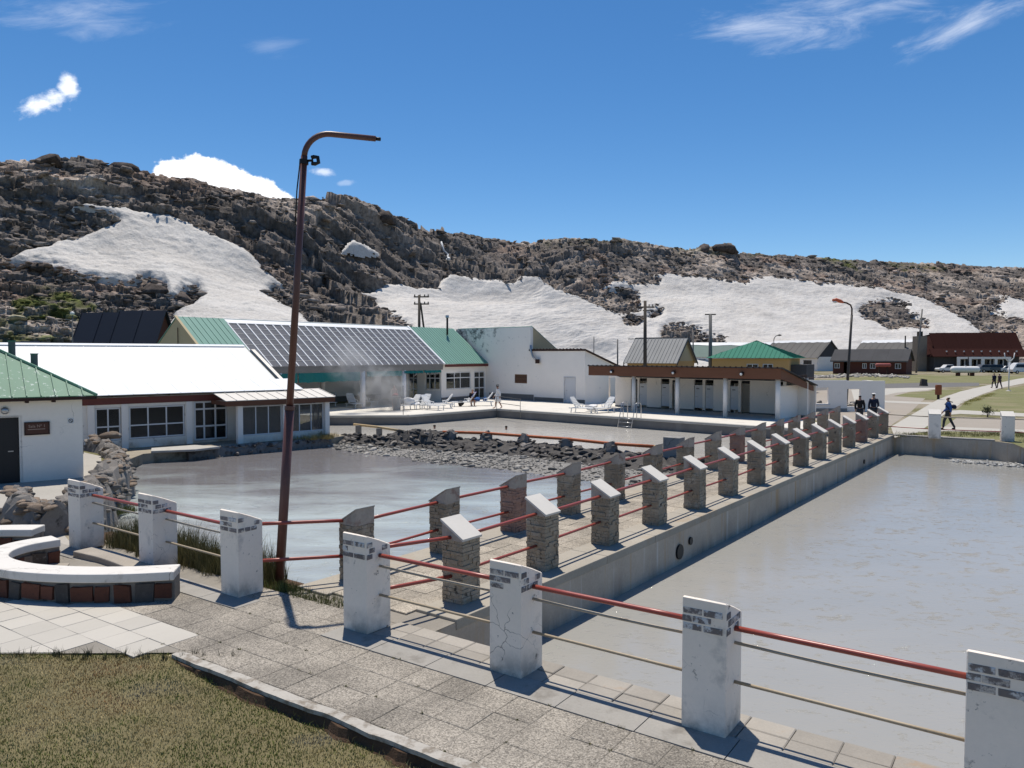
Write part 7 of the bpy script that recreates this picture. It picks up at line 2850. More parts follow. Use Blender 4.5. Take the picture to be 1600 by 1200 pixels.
# ---- parked vehicles
def extrude_profile(prof, w, taper=0.0):
    """side outline (x, z) to a body of width w along y; upper points drawn in"""
    n = len(prof)
    vs = []
    for sy in (-1, 1):
        for x, z in prof:
            k = 1 - taper * max(0, z - .95)
            vs.append((x, sy * w / 2 * k, z))
    fs = [tuple(range(n)), tuple(range(2 * n - 1, n - 1, -1))]
    fs += [(i, i + n, (i + 1) % n + n, (i + 1) % n) for i in range(n)]
    return vs, fs


def vehicle(kind, loc, yaw, label, paint, cat):
    t = thing({'pickup': 'pickup_truck', 'van': 'minibus', 'car': 'parked_car', 'suv': 'parked_car'}[kind], loc, label, cat, 'vehicles parked before the hotel')
    if kind == 'pickup':
        prof = [(-2.6, .45), (2.5, .45), (2.6, .75), (2.45, 1.0), (1.35, 1.1), (.75, 1.72), (-.55, 1.75), (-.75, 1.1), (-2.6, 1.08)]
        glassq = [(.70, 1.12), (1.18, 1.12), (.68, 1.64), (-.45, 1.66), (-.55, 1.12)]
        wx, L_ = (-1.65, 1.65), 5.2
    elif kind == 'van':
        prof = [(-2.5, .4), (2.45, .4), (2.55, .9), (2.3, 1.25), (1.7, 2.1), (1.3, 2.25), (-2.45, 2.25), (-2.5, 2.0)]
        glassq = [(-2.35, 1.3), (1.95, 1.3), (1.55, 1.95), (-2.3, 1.95)]
        wx, L_ = (-1.6, 1.6), 5.0
    elif kind == 'suv':
        prof = [(-2.2, .45), (2.2, .45), (2.3, .8), (2.1, 1.05), (1.1, 1.15), (.55, 1.75), (-1.6, 1.78), (-2.15, 1.2), (-2.25, .8)]
        glassq = [(-1.9, 1.2), (.95, 1.2), (.5, 1.66), (-1.5, 1.68)]
        wx, L_ = (-1.4, 1.4), 4.5
    else:
        prof = [(-2.0, .35), (2.05, .35), (2.1, .65), (1.9, .85), (1.0, .95), (.4, 1.42), (-.9, 1.45), (-1.6, 1.0), (-2.05, .92)]
        glassq = [(-1.35, 1.0), (.85, 1.0), (.35, 1.34), (-.85, 1.37)]
        wx, L_ = (-1.3, 1.3), 4.1
    w = 1.8 if kind != 'van' else 1.9
    cy_, sy_ = math.cos(yaw), math.sin(yaw)

    def tr(vs):
        return [(loc[0] + x * cy_ - y * sy_, loc[1] + x * sy_ + y * cy_, loc[2] + z) for x, y, z in vs]
    vs, fs = extrude_profile(prof, w, .18)
    body = MB().add(tr(vs), fs).build('body', paint, t, bevel=.04)
    for s in (-1, 1):
        g = []
        for x, z in glassq:
            k = 1 - .18 * max(0, z - .95)
            g.append((x, s * (w / 2 * k + .012), z))
        MB().slab(tr(g), Vector((sy_, -cy_, 0)) * (.01 * -s)).build('side_window', m_glass, t)
        for x in wx:
            a, b = tr([(x, s * (w / 2 - .2), .34), (x, s * (w / 2 + .02), .34)])
            wh = MB().tube([a, b], .34, 16).build('wheel', m_tyre, t)
            a, b = tr([(x, s * (w / 2 + .0), .34), (x, s * (w / 2 + .035), .34)])
            MB().tube([a, b], .19, 12).build('rim', m_metal, wh)
    for s in (-1, 1):
        x = prof[2][0] - .06
        a, b = tr([(x, s * .62, .75), (x + .08, s * .62, .74)])
        MB().tube([a, b], .12, 8).build('headlight', m_lampglass, t)
    return t


for kind, px, py, yaw, paint, lab, cat in (
        ('pickup', 1482, 581.5, math.pi, m_carwhite, 'white pickup truck parked behind the white gas tank', 'pickup'),
        ('suv', 1543, 581.5, .05, m_cargrey, 'dark grey estate car parked right of the gas tank', 'car'),
        ('suv', 1558, 581.8, .0, m_cardark, 'nearly black car parked between the grey and the white car', 'car'),
        ('car', 1573, 582, .1, m_carwhite, 'small white car parked left of the minibus', 'car'),
        ('van', 1597, 583.5, math.pi, m_carwhite, 'white minibus at the right edge before the hotel', 'minibus')):
    p = D(px, py, 168 if kind != 'van' else 158)
    vehicle(kind, (p.x, p.y, 0), yaw, lab, paint, cat)

# ================================================================== sun loungers
def lounger_meshes():
    d = {}
    b = MB()
    for s in (-1, 1):
        b.tube([(-.95, s * .29, .33), (0.3, s * .29, .33), (.95, s * .29, .30)], .035, 6)
    for k in range(9):
        x = -.88 + k * .145
        b.par((x, -.27, .335), (.115, 0, 0), (0, .54, 0), (0, 0, .025))
    d['seat'] = b.mesh('seat', m_lounger)
    b = MB()
    for s in (-1, 1):
        b.tube([(.35, s * .28, .34), (.72, s * .28, .78), (.88, s * .25, 1.0)], .035, 6)
    for k in range(6):
        f = k / 6
        x, z = .38 + f * .46, .40 + f * .55
        b.par((x, -.26, z), (.055, 0, .065), (0, .52, 0), (-.015, 0, .015))
    b.par((.83, -.24, .93), (.07, 0, .10), (0, .48, 0), (-.02, 0, .02))
    d['backrest'] = b.mesh('backrest', m_lounger)
    b = MB().tube([(0, 0, .33), (0, 0, .16), (.04, 0, 0)], [.04, .035, .03], 6)
    d['leg'] = b.mesh('leg', m_lounger)
    b = MB().tube([(.25, 0, .33), (.18, 0, .55), (.45, 0, .56), (.60, 0, .62)], .03, 6)
    d['armrest'] = b.mesh('armrest', m_lounger)
    return d


LM = lounger_meshes()


def lounger(px, py, yaw, label, sc_=1.0):
    p = G(px, py)
    t = thing('sun_lounger', (p.x, p.y, .008), label, 'sun lounger', 'white plastic loungers on the pool deck')
    t.rotation_euler = (0, 0, yaw)

    def put(nm, off):
        o = bpy.data.objects.new(nm, LM[nm])
        COL.objects.link(o)
        o.parent = t
        o.location = off
        WLOC[o.name] = Vector((0, 0, 0))
    put('seat', (0, 0, 0)); put('backrest', (0, 0, 0))
    for x in (-.8, .75):
        for y in (-.28, .28):
            put('leg', (x, y, 0))
    for y in (-.31, .31):
        put('armrest', (0, y, 0))
    return t


lounger(554, 637.5, 2.2, 'white sun lounger left of the wide column under the pavilion')
lounger(575, 634, 2.4, 'white sun lounger half hidden behind the wide column')
lounger(510, 636, 1.2, 'white sun lounger at the left end of the pavilion behind the porch')
lounger(640, 640, .9, 'white sun lounger heaped with white towels at the deck corner')
lounger(657, 639, 1.0, 'white sun lounger with a raised back right of the towel heap')
lounger(676, 640.5, 2.5, 'white sun lounger turned away, the rightmost at the deck corner')
lounger(688, 638, .2, 'flat white sun lounger between the deck corner and the room')
lounger(724, 635, .35, 'white sun lounger with a lilac towel left of the seated person')
lounger(752, 634, .1, 'white sun lounger with blue bags right of the seated person')
lounger(911, 645, 2.5, 'left of the two white sun loungers by the ladder')
lounger(942, 645, .65, 'right of the two white sun loungers by the ladder')


def lump(name, P, size, mat, label, cat, seed=0, parent=None, sub=1):
    v, f = rock_verts(400 + seed, 0.9, 2)
    v = v * np.array(size)
    v = v + np.stack([(fbm(v[:, 0] * 5 + seed, v[:, 1] * 5 + v[:, 2] * 3, 7, 2) - .5) * .1 * size[0]] * 3, 1)
    me = fast_mesh(name, v, f, mat, smooth=True)
    o = inst(name, me, P, parent)
    if label:
        tag(o, label, cat)
    return o


p = G(636, 640)
lump('towel_heap', (p.x + .1, p.y, .62), (.42, .38, .36), m_towel, 'heap of white towels piled on the lounger at the deck corner', 'towels', 1)
lump('towel_heap', (p.x + .35, p.y + .1, .42), (.7, .4, .16), m_towel, 'white towel spread at the foot of the towel heap', 'towels', 2)
p = G(724, 635)
MB_ = MB().slab([(p.x + .45, p.y + .02, .46), (p.x + .55, p.y + .55, .46), (p.x + .98, p.y + .70, 1.05), (p.x + .88, p.y + .12, 1.05)], (-.03, 0, .04))
tag(MB_.build('lilac_towel', m_towel_lilac, bevel=.02), 'lilac towel over the back of the lounger beside the seated person', 'towel')
p = G(750, 634)
lump('blue_bag', (p.x - .2, p.y, .52), (.32, .22, .20), m_blue, 'blue bag lying on the lounger, the left one', 'bag', 3)
lump('blue_bag', (p.x + .4, p.y, .50), (.26, .22, .18), m_blue, 'blue bag lying on the lounger, the right one', 'bag', 4)
p = G(719, 636)
lump('dark_bag', (p.x, p.y + .5, .25), (.22, .2, .28), m_black, 'black bag standing behind the lilac towel lounger', 'bag', 5)
p = G(924, 643)
lump('white_bundle', (p.x, p.y, .32), (.42, .3, .28), m_towel, 'white bundle between the two loungers by the ladder', 'towels', 6)
p = G(559, 626)
lump('dark_bundle', (p.x - .3, p.y + 1, .7), (.6, .4, .5), m_blackcloth, 'dark bundle of clothes heaped under the pavilion roof', 'clothes', 7)
# grey bin with a red cloth
p = G(695, 641) if False else G(620, 641)
t = thing('deck_bin', (p.x, p.y, 0), 'grey cylindrical bin at the deck corner near the person in a bikini', 'bin')
MB().tube([(p.x, p.y, 0), (p.x, p.y, .9)], [.26, .30], 16).build('drum', mk('bin_grey', (.42, .40, .37), .15, 2, 10, .1, .8), t, smooth=False)
MB().tube([(p.x, p.y, .9), (p.x, p.y, .94)], .315, 16).build('rim', m_grimy, t)
lump('red_cloth', (p.x - .1, p.y - .05, 1.08), (.26, .22, .16), m_redbag, 'red cloth bundled on top of the grey bin', 'cloth', 8)

# ---- handrails and the pool ladder
def bent_rail(name, paths, label, cat, mat, r=.022):
    t = thing(name, Vector(paths[0][0]), label, cat)
    for q in paths:
        MB().tube(q, r, 8).build('rail', mat, t, smooth=True)
    return t


lp = cross2(deck_in, ADK, Vector((0, 0)), Vector(((973 - 800) / FOC, 1)))
lad = []
back = Vector((-ADK.y, ADK.x)) if -ADK.y * 1 > 0 else Vector((ADK.y, -ADK.x))
if back.y < 0:
    back = -back
t = thing('pool_ladder', vec(lp, -.6), 'shiny steel pool ladder with two hoop handrails on the deck edge', 'pool ladder')
for s in (-.05, .95):
    b0 = lp + ADK * s
    MB().tube([vec(b0 - back * .5, -.75), vec(b0 - back * .12, .45), vec(b0 - back * .02, .88), vec(b0 + back * .25, .95), vec(b0 + back * .55, .93), vec(b0 + back * .62, .8), vec(b0 + back * .62, 0)], .024, 8).build('handrail', m_metal, t, smooth=True)
    MB().tube([vec(b0 + back * .15, .93), vec(b0 + back * .15, 0)], .022, 8).build('upright', m_metal, t, smooth=True)
for k in range(3):
    a, b = lp - back * (.36 - .09 * k) - ADK * .05, lp - back * (.36 - .09 * k) + ADK * .95
    MB().tube([vec(a, -.5 + k * .24), vec(b, -.5 + k * .24)], .022, 6).build('rung', m_metal, t, smooth=True)
h0, h1 = G(776, 640), G(813, 646)
bent_rail('deck_handrail', [[(h0.x, h0.y, 0), (h0.x, h0.y, .95), (h1.x, h1.y, .95), (h1.x, h1.y, -.3)], [(h0.x, h0.y, .5), (h1.x, h1.y, .5)]], 'thin grey handrail at the inner corner of the deck', 'handrail', m_polegrey, .02)
p = G(630, 648)
o = MB().tube([(p.x, p.y, -.6), (p.x, p.y, 1.9)], .022, 6).build('thin_stake', m_polegrey)
tag(o, 'thin upright stake at the left front corner of the deck', 'stake')

# ================================================================== people
def skin_body(name, joints, bones, mat, parent, subdiv=1, root=0):
    """one continuous surface grown round a skeleton; joints = [(x, y, z, radius), ...]"""
    me = bpy.data.meshes.new(name)
    me.from_pydata([j[:3] for j in joints], bones, [])
    o = bpy.data.objects.new(name, me)
    COL.objects.link(o)
    md = o.modifiers.new('skin', 'SKIN')
    md.use_smooth_shade = True
    for i, j in enumerate(joints):
        sv = me.skin_vertices[0].data[i]
        r = j[3]
        sv.radius = (r, r) if not isinstance(r, (tuple, list)) else r
        sv.use_root = (i == root)
    sd = o.modifiers.new('subdiv', 'SUBSURF')
    sd.levels = sd.render_levels = subdiv
    dg = bpy.context.evaluated_depsgraph_get()
    mesh = bpy.data.meshes.new_from_object(o.evaluated_get(dg))
    bpy.data.objects.remove(o)
    mesh.name = name
    mesh.materials.clear()
    mesh.materials.append(mat)
    mesh.polygons.foreach_set('use_smooth', [True] * len(mesh.polygons))
    r_ = bpy.data.objects.new(name, mesh)
    COL.objects.link(r_)
    r_.parent = parent
    WLOC[r_.name] = Vector((0, 0, 0))
    return r_


def person(loc, yaw, label, pose='stand', height=1.70, top=None, legs=None, hat=None, skirt_mat=None, bare=False, extras=None, group=None):
    """figure facing local -y; clothing as separate skins over one body"""
    t = thing('person', loc, label, 'person', group)
    t.rotation_euler = (0, 0, yaw)
    k = height / 1.72
    H_, K_ = 0.92 * k, 0.0
    J = {}
    J['pel'] = (0, 0, .95, .125)
    J['waist'] = (0, 0, 1.10, .115)
    J['chest'] = (0, .01, 1.30, .140)
    J['sho'] = (0, .01, 1.43, .085)
    J['neck'] = (0, .0, 1.50, .052)
    J['head0'] = (0, -.015, 1.56, .075)
    J['head1'] = (0, -.02, 1.64, .088)
    J['head2'] = (0, -.01, 1.70, .062)
    J['nose'] = (0, -.115, 1.61, .012)
    for s, n in ((-1, 'l'), (1, 'r')):
        J['sh' + n] = (s * .17, .01, 1.42, .060)
        J['hip' + n] = (s * .095, 0, .90, .095)
        if pose == 'walk':
            f = .26 * s
            J['el' + n] = (s * .23, .05 + f * .35, 1.15, .044)
            J['wr' + n] = (s * .22, -.06 + f * .7, .92, .032)
            J['kn' + n] = (s * .09, -f * .55 - .03, .50, .060)
            J['an' + n] = (s * .085, -f * 1.15 + .05 * (f > 0) + .03, .085, .040)
            J['to' + n] = (s * .09, -f * 1.15 - .13, .045, .035)
        elif pose == 'sit':
            J['el' + n] = (s * .22, -.12, 1.14, .044)
            J['wr' + n] = (s * .08, -.33, 1.10, .032)
            J['kn' + n] = (s * .14, -.44, .93, .062)
            J['an' + n] = (s * .12, -.42, .50, .040)
            J['to' + n] = (s * .13, -.58, .46, .035)
        else:
            J['el' + n] = (s * .235, .04, 1.15, .044)
            J['wr' + n] = (s * .23, -.07, .92, .032)
            J['kn' + n] = (s * .10, -.02, .50, .062)
            J['an' + n] = (s * .10, .02, .085, .042)
            J['to' + n] = (s * .12, -.13, .045, .036)
        w = Vector(J['wr' + n][:3])
        e = Vector(J['el' + n][:3])
        d = (w - e).normalized()
        J['pa' + n] = (*(w + d * .07), .034)
        pp_ = w + d * .09
        side = Vector((0, 1, 0)).cross(d).normalized() if abs(d.y) < .9 else Vector((1, 0, 0))
        fwd = d.cross(side).normalized()
        for q in range(4):
            off = fwd * ((q - 1.5) * .019)
            J['f%d%s' % (q, n)] = (*(pp_ + off + d * (.055 + .012 * (q in (1, 2)))), .0085)
            J['g%d%s' % (q, n)] = (*(pp_ + off + d * (.085 + .012 * (q in (1, 2))) - side * (s * .018)), .0075)
        J['th' + n] = (*(w + d * .055 - fwd * .055), .010)
    names = list(J)
    B = [('pel', 'waist'), ('waist', 'chest'), ('chest', 'sho'), ('sho', 'neck'), ('neck', 'head0'), ('head0', 'head1'), ('head1', 'head2'), ('head1', 'nose')]
    for n in 'lr':
        B += [('sho', 'sh' + n), ('sh' + n, 'el' + n), ('el' + n, 'wr' + n), ('wr' + n, 'pa' + n), ('pel', 'hip' + n), ('hip' + n, 'kn' + n), ('kn' + n, 'an' + n), ('an' + n, 'to' + n), ('wr' + n, 'th' + n)]
        for q in range(4):
            B += [('pa' + n, 'f%d%s' % (q, n)), ('f%d%s' % (q, n), 'g%d%s' % (q, n))]
    lean = {}
    dz = -.47 if pose == 'sit' else 0.0

    def P(nm, grow=0.0):
        x, y, z, r = J[nm]
        if pose == 'sit' and z > 1.0 and nm[:2] not in ('kn', 'an', 'to'):
            y -= (z - .95) * .30
        return (x * k, y * k, (z + dz) * k, (r + grow) * k)
    skin_body('body', [P(n) for n in names], [(names.index(a), names.index(b)) for a, b in B], m_skin, t)

    def cover(nm, chain, bones, grow, mat):
        return skin_body(nm, [P(c, g) for c, g in chain], bones, mat, t)
    if top is not None:
        g = .022
        ch = [('pel', g + .008), ('waist', g + .012), ('chest', g + .008), ('sho', g - .002), ('shl', g), ('ell', g), ('wrl', g - .006), ('shr', g), ('elr', g), ('wrr', g - .006)]
        cover('jacket', ch, [(0, 1), (1, 2), (2, 3), (3, 4), (4, 5), (5, 6), (3, 7), (7, 8), (8, 9)], g, top)
    if legs is not None:
        g = .018
        ch = [('pel', g - .004), ('hipl', g), ('knl', g), ('anl', g), ('hipr', g), ('knr', g), ('anr', g)]
        cover('trousers', ch, [(0, 1), (1, 2), (2, 3), (0, 4), (4, 5), (5, 6)], g, legs)
        for n in 'lr':
            a, b = P('an' + n, .02), P('to' + n, .018)
            skin_body('shoe', [(a[0], a[1] + .03, a[2] - .03 * k, a[3]), (a[0], a[1] - .06, a[2] - .035 * k, a[3] * .9), (b[0], b[1], b[2], b[3])], [(0, 1), (1, 2)], m_blackcloth, t)
    if skirt_mat is not None:      # robe skirt
        z0, z1 = .55 * k, 1.05 * k
        vs, fs = [], []
        nseg = 18
        for zi, (z, rx, ry) in enumerate(((.52 * k, .24, .25), (.80 * k, .21, .19), (1.08 * k, .17, .15))):
            for q in range(nseg):
                a = 2 * math.pi * q / nseg
                w = 1 + .06 * math.sin(a * 6) * (zi == 0)
                vs.append((rx * math.cos(a) * w * k, ry * math.sin(a) * w * k, z))
        for zi in range(2):
            for q in range(nseg):
                q2 = (q + 1) % nseg
                fs.append((zi * nseg + q, zi * nseg + q2, (zi + 1) * nseg + q2, (zi + 1) * nseg + q))
        fs.append(tuple(range(nseg - 1, -1, -1)))
        me = MB().add(vs, fs).mesh('robe_skirt', skirt_mat, True)
        o = bpy.data.objects.new('robe_skirt', me)
        COL.objects.link(o)
        o.parent = t
        WLOC[o.name] = Vector((0, 0, 0))
    h1, h2 = P('head1'), P('head2')
    hm = m_hair
    o = skin_body('hair', [(h1[0], h1[1] + .035, h1[2] - .02, .080 * k), (h1[0], h1[1] + .025, h1[2] + .035, .088 * k), (h2[0], h2[1] + .01, h2[2] + .01, .070 * k)], [(0, 1), (1, 2)], hm, t)
    if hat is not None:
        skin_body('hat', [(h2[0], h2[1], h2[2] - .005, .098 * k), (h2[0], h2[1], h2[2] + .045, .088 * k), (h2[0], h2[1] - .12, h2[2] - .005, .035 * k)], [(0, 1), (0, 2)], hat, t)
    if bare:
        c, p_ = P('chest', .012), P('pel', .010)
        skin_body('bikini_top', [(c[0] - .06, c[1] - .03, c[2] - .01, .085), (c[0] + .06, c[1] - .03, c[2] - .01, .085)], [(0, 1)], m_bikini, t)
        skin_body('bikini_bottom', [(p_[0] - .07, p_[1], p_[2] - .03, .11), (p_[0] + .07, p_[1], p_[2] - .03, .11)], [(0, 1)], m_bikini, t)
    if extras == 'backpack':
        c = P('chest')
        w = P('waist')
        b = skin_body('backpack', [(0, c[1] + .22, c[2] + .06, .13), (0, c[1] + .24, (c[2] + w[2]) / 2, .165), (0, w[1] + .22, w[2], .14)], [(0, 1), (1, 2)], m_navy, t)
        for s in (-1, 1):
            mb = MB().tube([(s * .12, .20, 1.46 * k), (s * .13, -.02, 1.52 * k), (s * .12, -.16, 1.36 * k), (s * .14, .02, 1.12 * k)], .02, 6)
            me = mb.mesh('strap', m_navy, True)
            o = bpy.data.objects.new('strap', me)
            COL.objects.link(o)
            o.parent = t
            WLOC[o.name] = Vector((0, 0, 0))
    return t


b = G(1481, 671)
person(b, -.55 + math.pi / 2 * -1, 'person in a blue jacket with a dark backpack walking on the path', 'walk', 1.68, m_bluecoat, m_denim, extras='backpack')
b = G(1553, 606.5)
person(b, math.pi, 'distant person in navy on the path, left of a pair', 'walk', 1.74, m_navy, m_denim)
b = G(1561.5, 606.8)
person(b, math.pi + .1, 'distant person in plum clothes and a pale hat, right of a pair', 'walk', 1.70, m_plum, m_plum, hat=m_whitecap)
b = Vector((19.15, 42.2, 0))
person(b, 2.7, 'bareheaded person in black standing at the far end of the bridge', 'stand', 1.66, m_blackcloth, m_denim)
b = Vector((20.0, 42.4, 0))
person(b, 2.9, 'person in navy with a white cap standing at the far end of the bridge', 'stand', 1.72, m_navy, m_denim, hat=m_whitecap)
b = G(778, 638.5)
person((b.x, b.y, .008), -math.pi / 2 + .15, 'person in a white bath robe and dark cap walking on the pool deck', 'walk', 1.66, m_robe, None, hat=m_blackcloth, skirt_mat=m_robe)
b = G(738, 634.5)
person((b.x, b.y, .008), .15, 'person in a black top sitting hunched on a lounger', 'sit', 1.74, m_blackcloth, None)
b = G(612, 640)
person((b.x, b.y + 1.2, .008), .3, 'person in a dark bikini standing near the grey bin in the steam', 'stand', 1.66, None, None, bare=True)


def bather(px, py, label, r=.115, hat=None):
    p = G(px, py, -0.6)
    t = thing('bather', (p.x, p.y, -.6), label, 'person', 'bathers in the pool')
    t.rotation_euler = (0, 0, math.pi)

    def sk(nm, j, bns, m):
        skin_body(nm, j, bns, m, t)
    sk('body', [(0, 0, -.35, .14), (0, 0, -.08, .13), (0, 0, .0, .055), (0, -.01, .07, .075), (0, -.015, .15, .088), (0, -.01, .21, .06), (0, -.11, .12, .012), (-.17, 0, -.06, .06), (.17, 0, -.06, .06)], [(0, 1), (1, 2), (2, 3), (3, 4), (4, 5), (4, 6), (1, 7), (1, 8)], m_skin)
    sk('hair', [(0, .03, .10, .085), (0, .02, .17, .095), (0, .0, .23, .075)], [(0, 1), (1, 2)], m_hair)


bather(679, 669.5, 'dark head of a bather near the orange pipe rail')
bather(791, 671, 'dark head of a bather in the middle of the pool')
bather(568, 661, 'head of a bather left of the heap near the steam, left of two')
bather(583, 663, 'head of a bather left of the heap near the steam, right of two')

# ================================================================== grass
def blade_mesh(name, P, Hh, Wd, lean, colr, mat):
    """one thin bent leaf of three triangles for every root point"""
    n = len(P)
    ang = RNG.uniform(0, 2 * math.pi, n)
    ldir = RNG.uniform(0, 2 * math.pi, n)
    dx, dy = np.cos(ang) * Wd / 2, np.sin(ang) * Wd / 2
    lx, ly = np.cos(ldir) * lean * Hh, np.sin(ldir) * lean * Hh
    V = np.empty((n, 5, 3), np.float32)
    V[:, 0] = P + np.stack([-dx, -dy, np.zeros(n)], 1)
    V[:, 1] = P + np.stack([dx, dy, np.zeros(n)], 1)
    V[:, 2] = P + np.stack([-dx * .75 + lx * .3, -dy * .75 + ly * .3, Hh * .55], 1)
    V[:, 3] = P + np.stack([dx * .75 + lx * .3, dy * .75 + ly * .3, Hh * .55], 1)
    V[:, 4] = P + np.stack([lx, ly, Hh * np.sqrt(np.clip(1 - lean ** 2 * .6, .2, 1))], 1)
    i = np.arange(n)[:, None] * 5
    F = np.concatenate([i + np.array([0, 1, 3]), i + np.array([0, 3, 2]), i + np.array([2, 3, 4])], 0)
    me = fast_mesh(name, V.reshape(-1, 3), F, mat)
    vcol(me, 'blade', np.repeat(colr, 5, 0))
    return me


m_blade = mk('grass_blade', (.1, .1, .05), .12, 3, 30, .1, .7, 0, attr='blade', spec=.2)
# lawn
n = 240000
xx = RNG.uniform(-9.4, 3.2, n)
yy = RNG.uniform(4.2, 9.9, n)
sd = sdist(xx, yy, [tuple(p) for p in LAWN])
vis = (sd > 0.0) & (np.abs(xx) < yy * .85 + .8)
xx, yy, sd = xx[vis], yy[vis], sd[vis]
n = len(xx)
zz = lawn_z(xx, yy) + (fbm(xx * 2.2, yy * 2.2, 131, 4) - .5) * 0.05
dry = np.clip(fbm(xx * .8, yy * 1.0, 141, 4) * 6.0 - 2.8, 0, 1)
edge_g = np.clip(1 - sd / .45, 0, 1)
dry = np.clip(dry - edge_g * .55 + (RNG.random(n) - .5) * .35, 0, 1)
green = np.array([.21, .23, .06])
straw = np.array([.56, .44, .225])
rustc = np.array([.44, .265, .13])
rw_ = np.clip(fbm(xx * 1.5, yy * 1.7, 151, 3) * 4 - 1.9, 0, 1)[:, None]
colr = green * (1 - dry)[:, None] + (straw * (1 - rw_) + rustc * rw_) * dry[:, None]
grey = np.clip(fbm(xx * 1.4 + 9, yy * 1.9, 161, 3) * 4 - 2.5, 0, 1)[:, None]
colr = colr * (1 - grey) + np.array([.30, .275, .22]) * grey
colr = colr * RNG.uniform(.6, 1.4, (n, 1))
tall = (RNG.random(n) < np.where(edge_g > .4, .10, .012))
Hh = RNG.uniform(.012, .034, n) * np.where(tall, 3.2, 1.0)
me = blade_mesh('lawn_grass', np.stack([xx, yy, zz], 1), Hh, np.where(tall, .005, RNG.uniform(.006, .011, n)), RNG.uniform(.1, .75, n), colr, m_blade)
tag(inst('lawn_grass', me, (0, 0, 0)), 'short half dried lawn grass in the near left corner', 'grass', kind='stuff')


def tuft(name, label, pts, hmin, hmax, dens, spread, tip=(.24, .20, .09), root=(.075, .082, .028), z=0.0, kind='stuff'):
    P, Hs, C_, W = [], [], [], []
    for (x, y, r, hs) in pts:
        m_ = int(dens * r * r)
        a = RNG.uniform(0, 6.283, m_)
        q = np.sqrt(RNG.random(m_)) * r
        P.append(np.stack([x + np.cos(a) * q, y + np.sin(a) * q, np.full(m_, z)], 1))
        Hs.append(RNG.uniform(hmin, hmax, m_) * hs * (1 - .45 * (q / r) ** 2))
        f = RNG.random((m_, 1))
        C_.append((np.array(root) * (1 - f) + np.array(tip) * f) * RNG.uniform(.7, 1.3, (m_, 1)))
        W.append(RNG.uniform(.006, .013, m_))
    P, Hs, C_, W = np.concatenate(P), np.concatenate(Hs), np.concatenate(C_), np.concatenate(W)
    me = blade_mesh(name, P, Hs, W, RNG.uniform(.05, spread, len(P)), C_, m_blade)
    return tag(inst(name, me, (0, 0, 0)), label, 'grass', kind=kind)


def bank_pts(s0, s1, n0, n1, step, rr, hs):
    out = []
    s = s0
    while s < s1:
        for q in np.arange(n0, n1, step):
            p = fl(s + RNG.uniform(-.1, .1), q + RNG.uniform(-.08, .08))
            out.append((p[0], p[1], rr * RNG.uniform(.7, 1.2), hs * RNG.uniform(.7, 1.2)))
        s += step
    return out


# grass bank inside the left fence, on a strip of soil
sP1, sP3 = (FENCE[0] - F5).dot(A2), (FENCE[2] - F5).dot(A2)
bank = [fl(sP1 - 1.3, .30), fl(sP3 + 1.9, .30), fl(sP3 + 1.9, .62), fl(sP3 + .2, 1.05), fl(sP1 - 1.3, 1.2)]
tag(MB().prism(bank, -1.4, -0.06).build('grass_bank', m_earth), kind='structure')
tuft('tall_grass', 'tall green and straw grass growing between the three left fence posts', bank_pts(sP1 + .1, sP3 - .25, .42, 1.0, .17, .16, 1.0), .28, .80, 4200, .45, z=-.06)
tuft('tall_grass', 'lower grass around the foot of the leaning lamp pole', bank_pts(sP3 - .1, sP3 + 1.9, .40, .62, .14, .13, .5), .22, .55, 4200, .6, tip=(.20, .21, .06), z=-.06)
tuft('dry_grass', 'dry straw grass at the foot of the third white post', [(*fl(sP3 - .75 + k * .13, .33), .12, .6) for k in range(6)], .12, .35, 3600, .7, tip=(.36, .28, .13), root=(.2, .15, .06), z=-.02)
tuft('dry_grass', 'yellow dry grass below the glazed porch wall', [(-10.0 + RNG.uniform(-1.8, .9), 40.3 + RNG.uniform(-1.2, .5), .2, 1.0) for k in range(40)], .12, .4, 1400, .7, tip=(.42, .33, .13), root=(.22, .17, .06), z=-.45)
tuft('weeds', 'green weeds at the foot of the left bank wall', [(-11.6 + RNG.uniform(-.3, .3), 22.0 + RNG.uniform(-.7, .7), .22, .8) for k in range(10)], .15, .45, 1600, .8, tip=(.18, .2, .06), z=-.75)
tuft('weeds', 'thin dark weeds along the lawn corner and the white kerb', [(LAWN[0].x - RNG.uniform(-.9, 2.4), 9.78 + RNG.uniform(-.12, .05), .05, .8) for k in range(26)], .12, .28, 9000, .5, tip=(.10, .09, .05), root=(.05, .06, .03), z=-.04)
tuft('joint_weeds', 'tiny weeds growing in the joints of the paving slabs', [(*fl(RNG.uniform(-4.5, 3.5), [-.63, -1.1, -1.57, kerb_n + .03][int(RNG.integers(4))] + RNG.normal(0, .006)), .025, .35) for k in range(46)], .04, .12, 16000, .8, tip=(.25, .22, .08), root=(.12, .12, .04), z=.028)
pts = []
for k in range(150):
    q = G(RNG.uniform(1400, 1640), RNG.uniform(676, 684))
    pts.append((q.x, q.y, .28, 1.0))
tuft('verge_grass', 'tufts of grass behind the far end wall of the right pool', pts, .06, .2, 420, .8, tip=(.2, .19, .07), root=(.09, .1, .035), z=0)
q = G(1592, 690)
tuft('bank_reeds', 'clump of reedy grass at the far right bank of the pool', [(q.x + RNG.uniform(-.2, 1.5), q.y + RNG.uniform(-1.6, .3), .3, 1.0) for k in range(22)], .25, .7, 900, .5, tip=(.2, .18, .08), z=-.3)
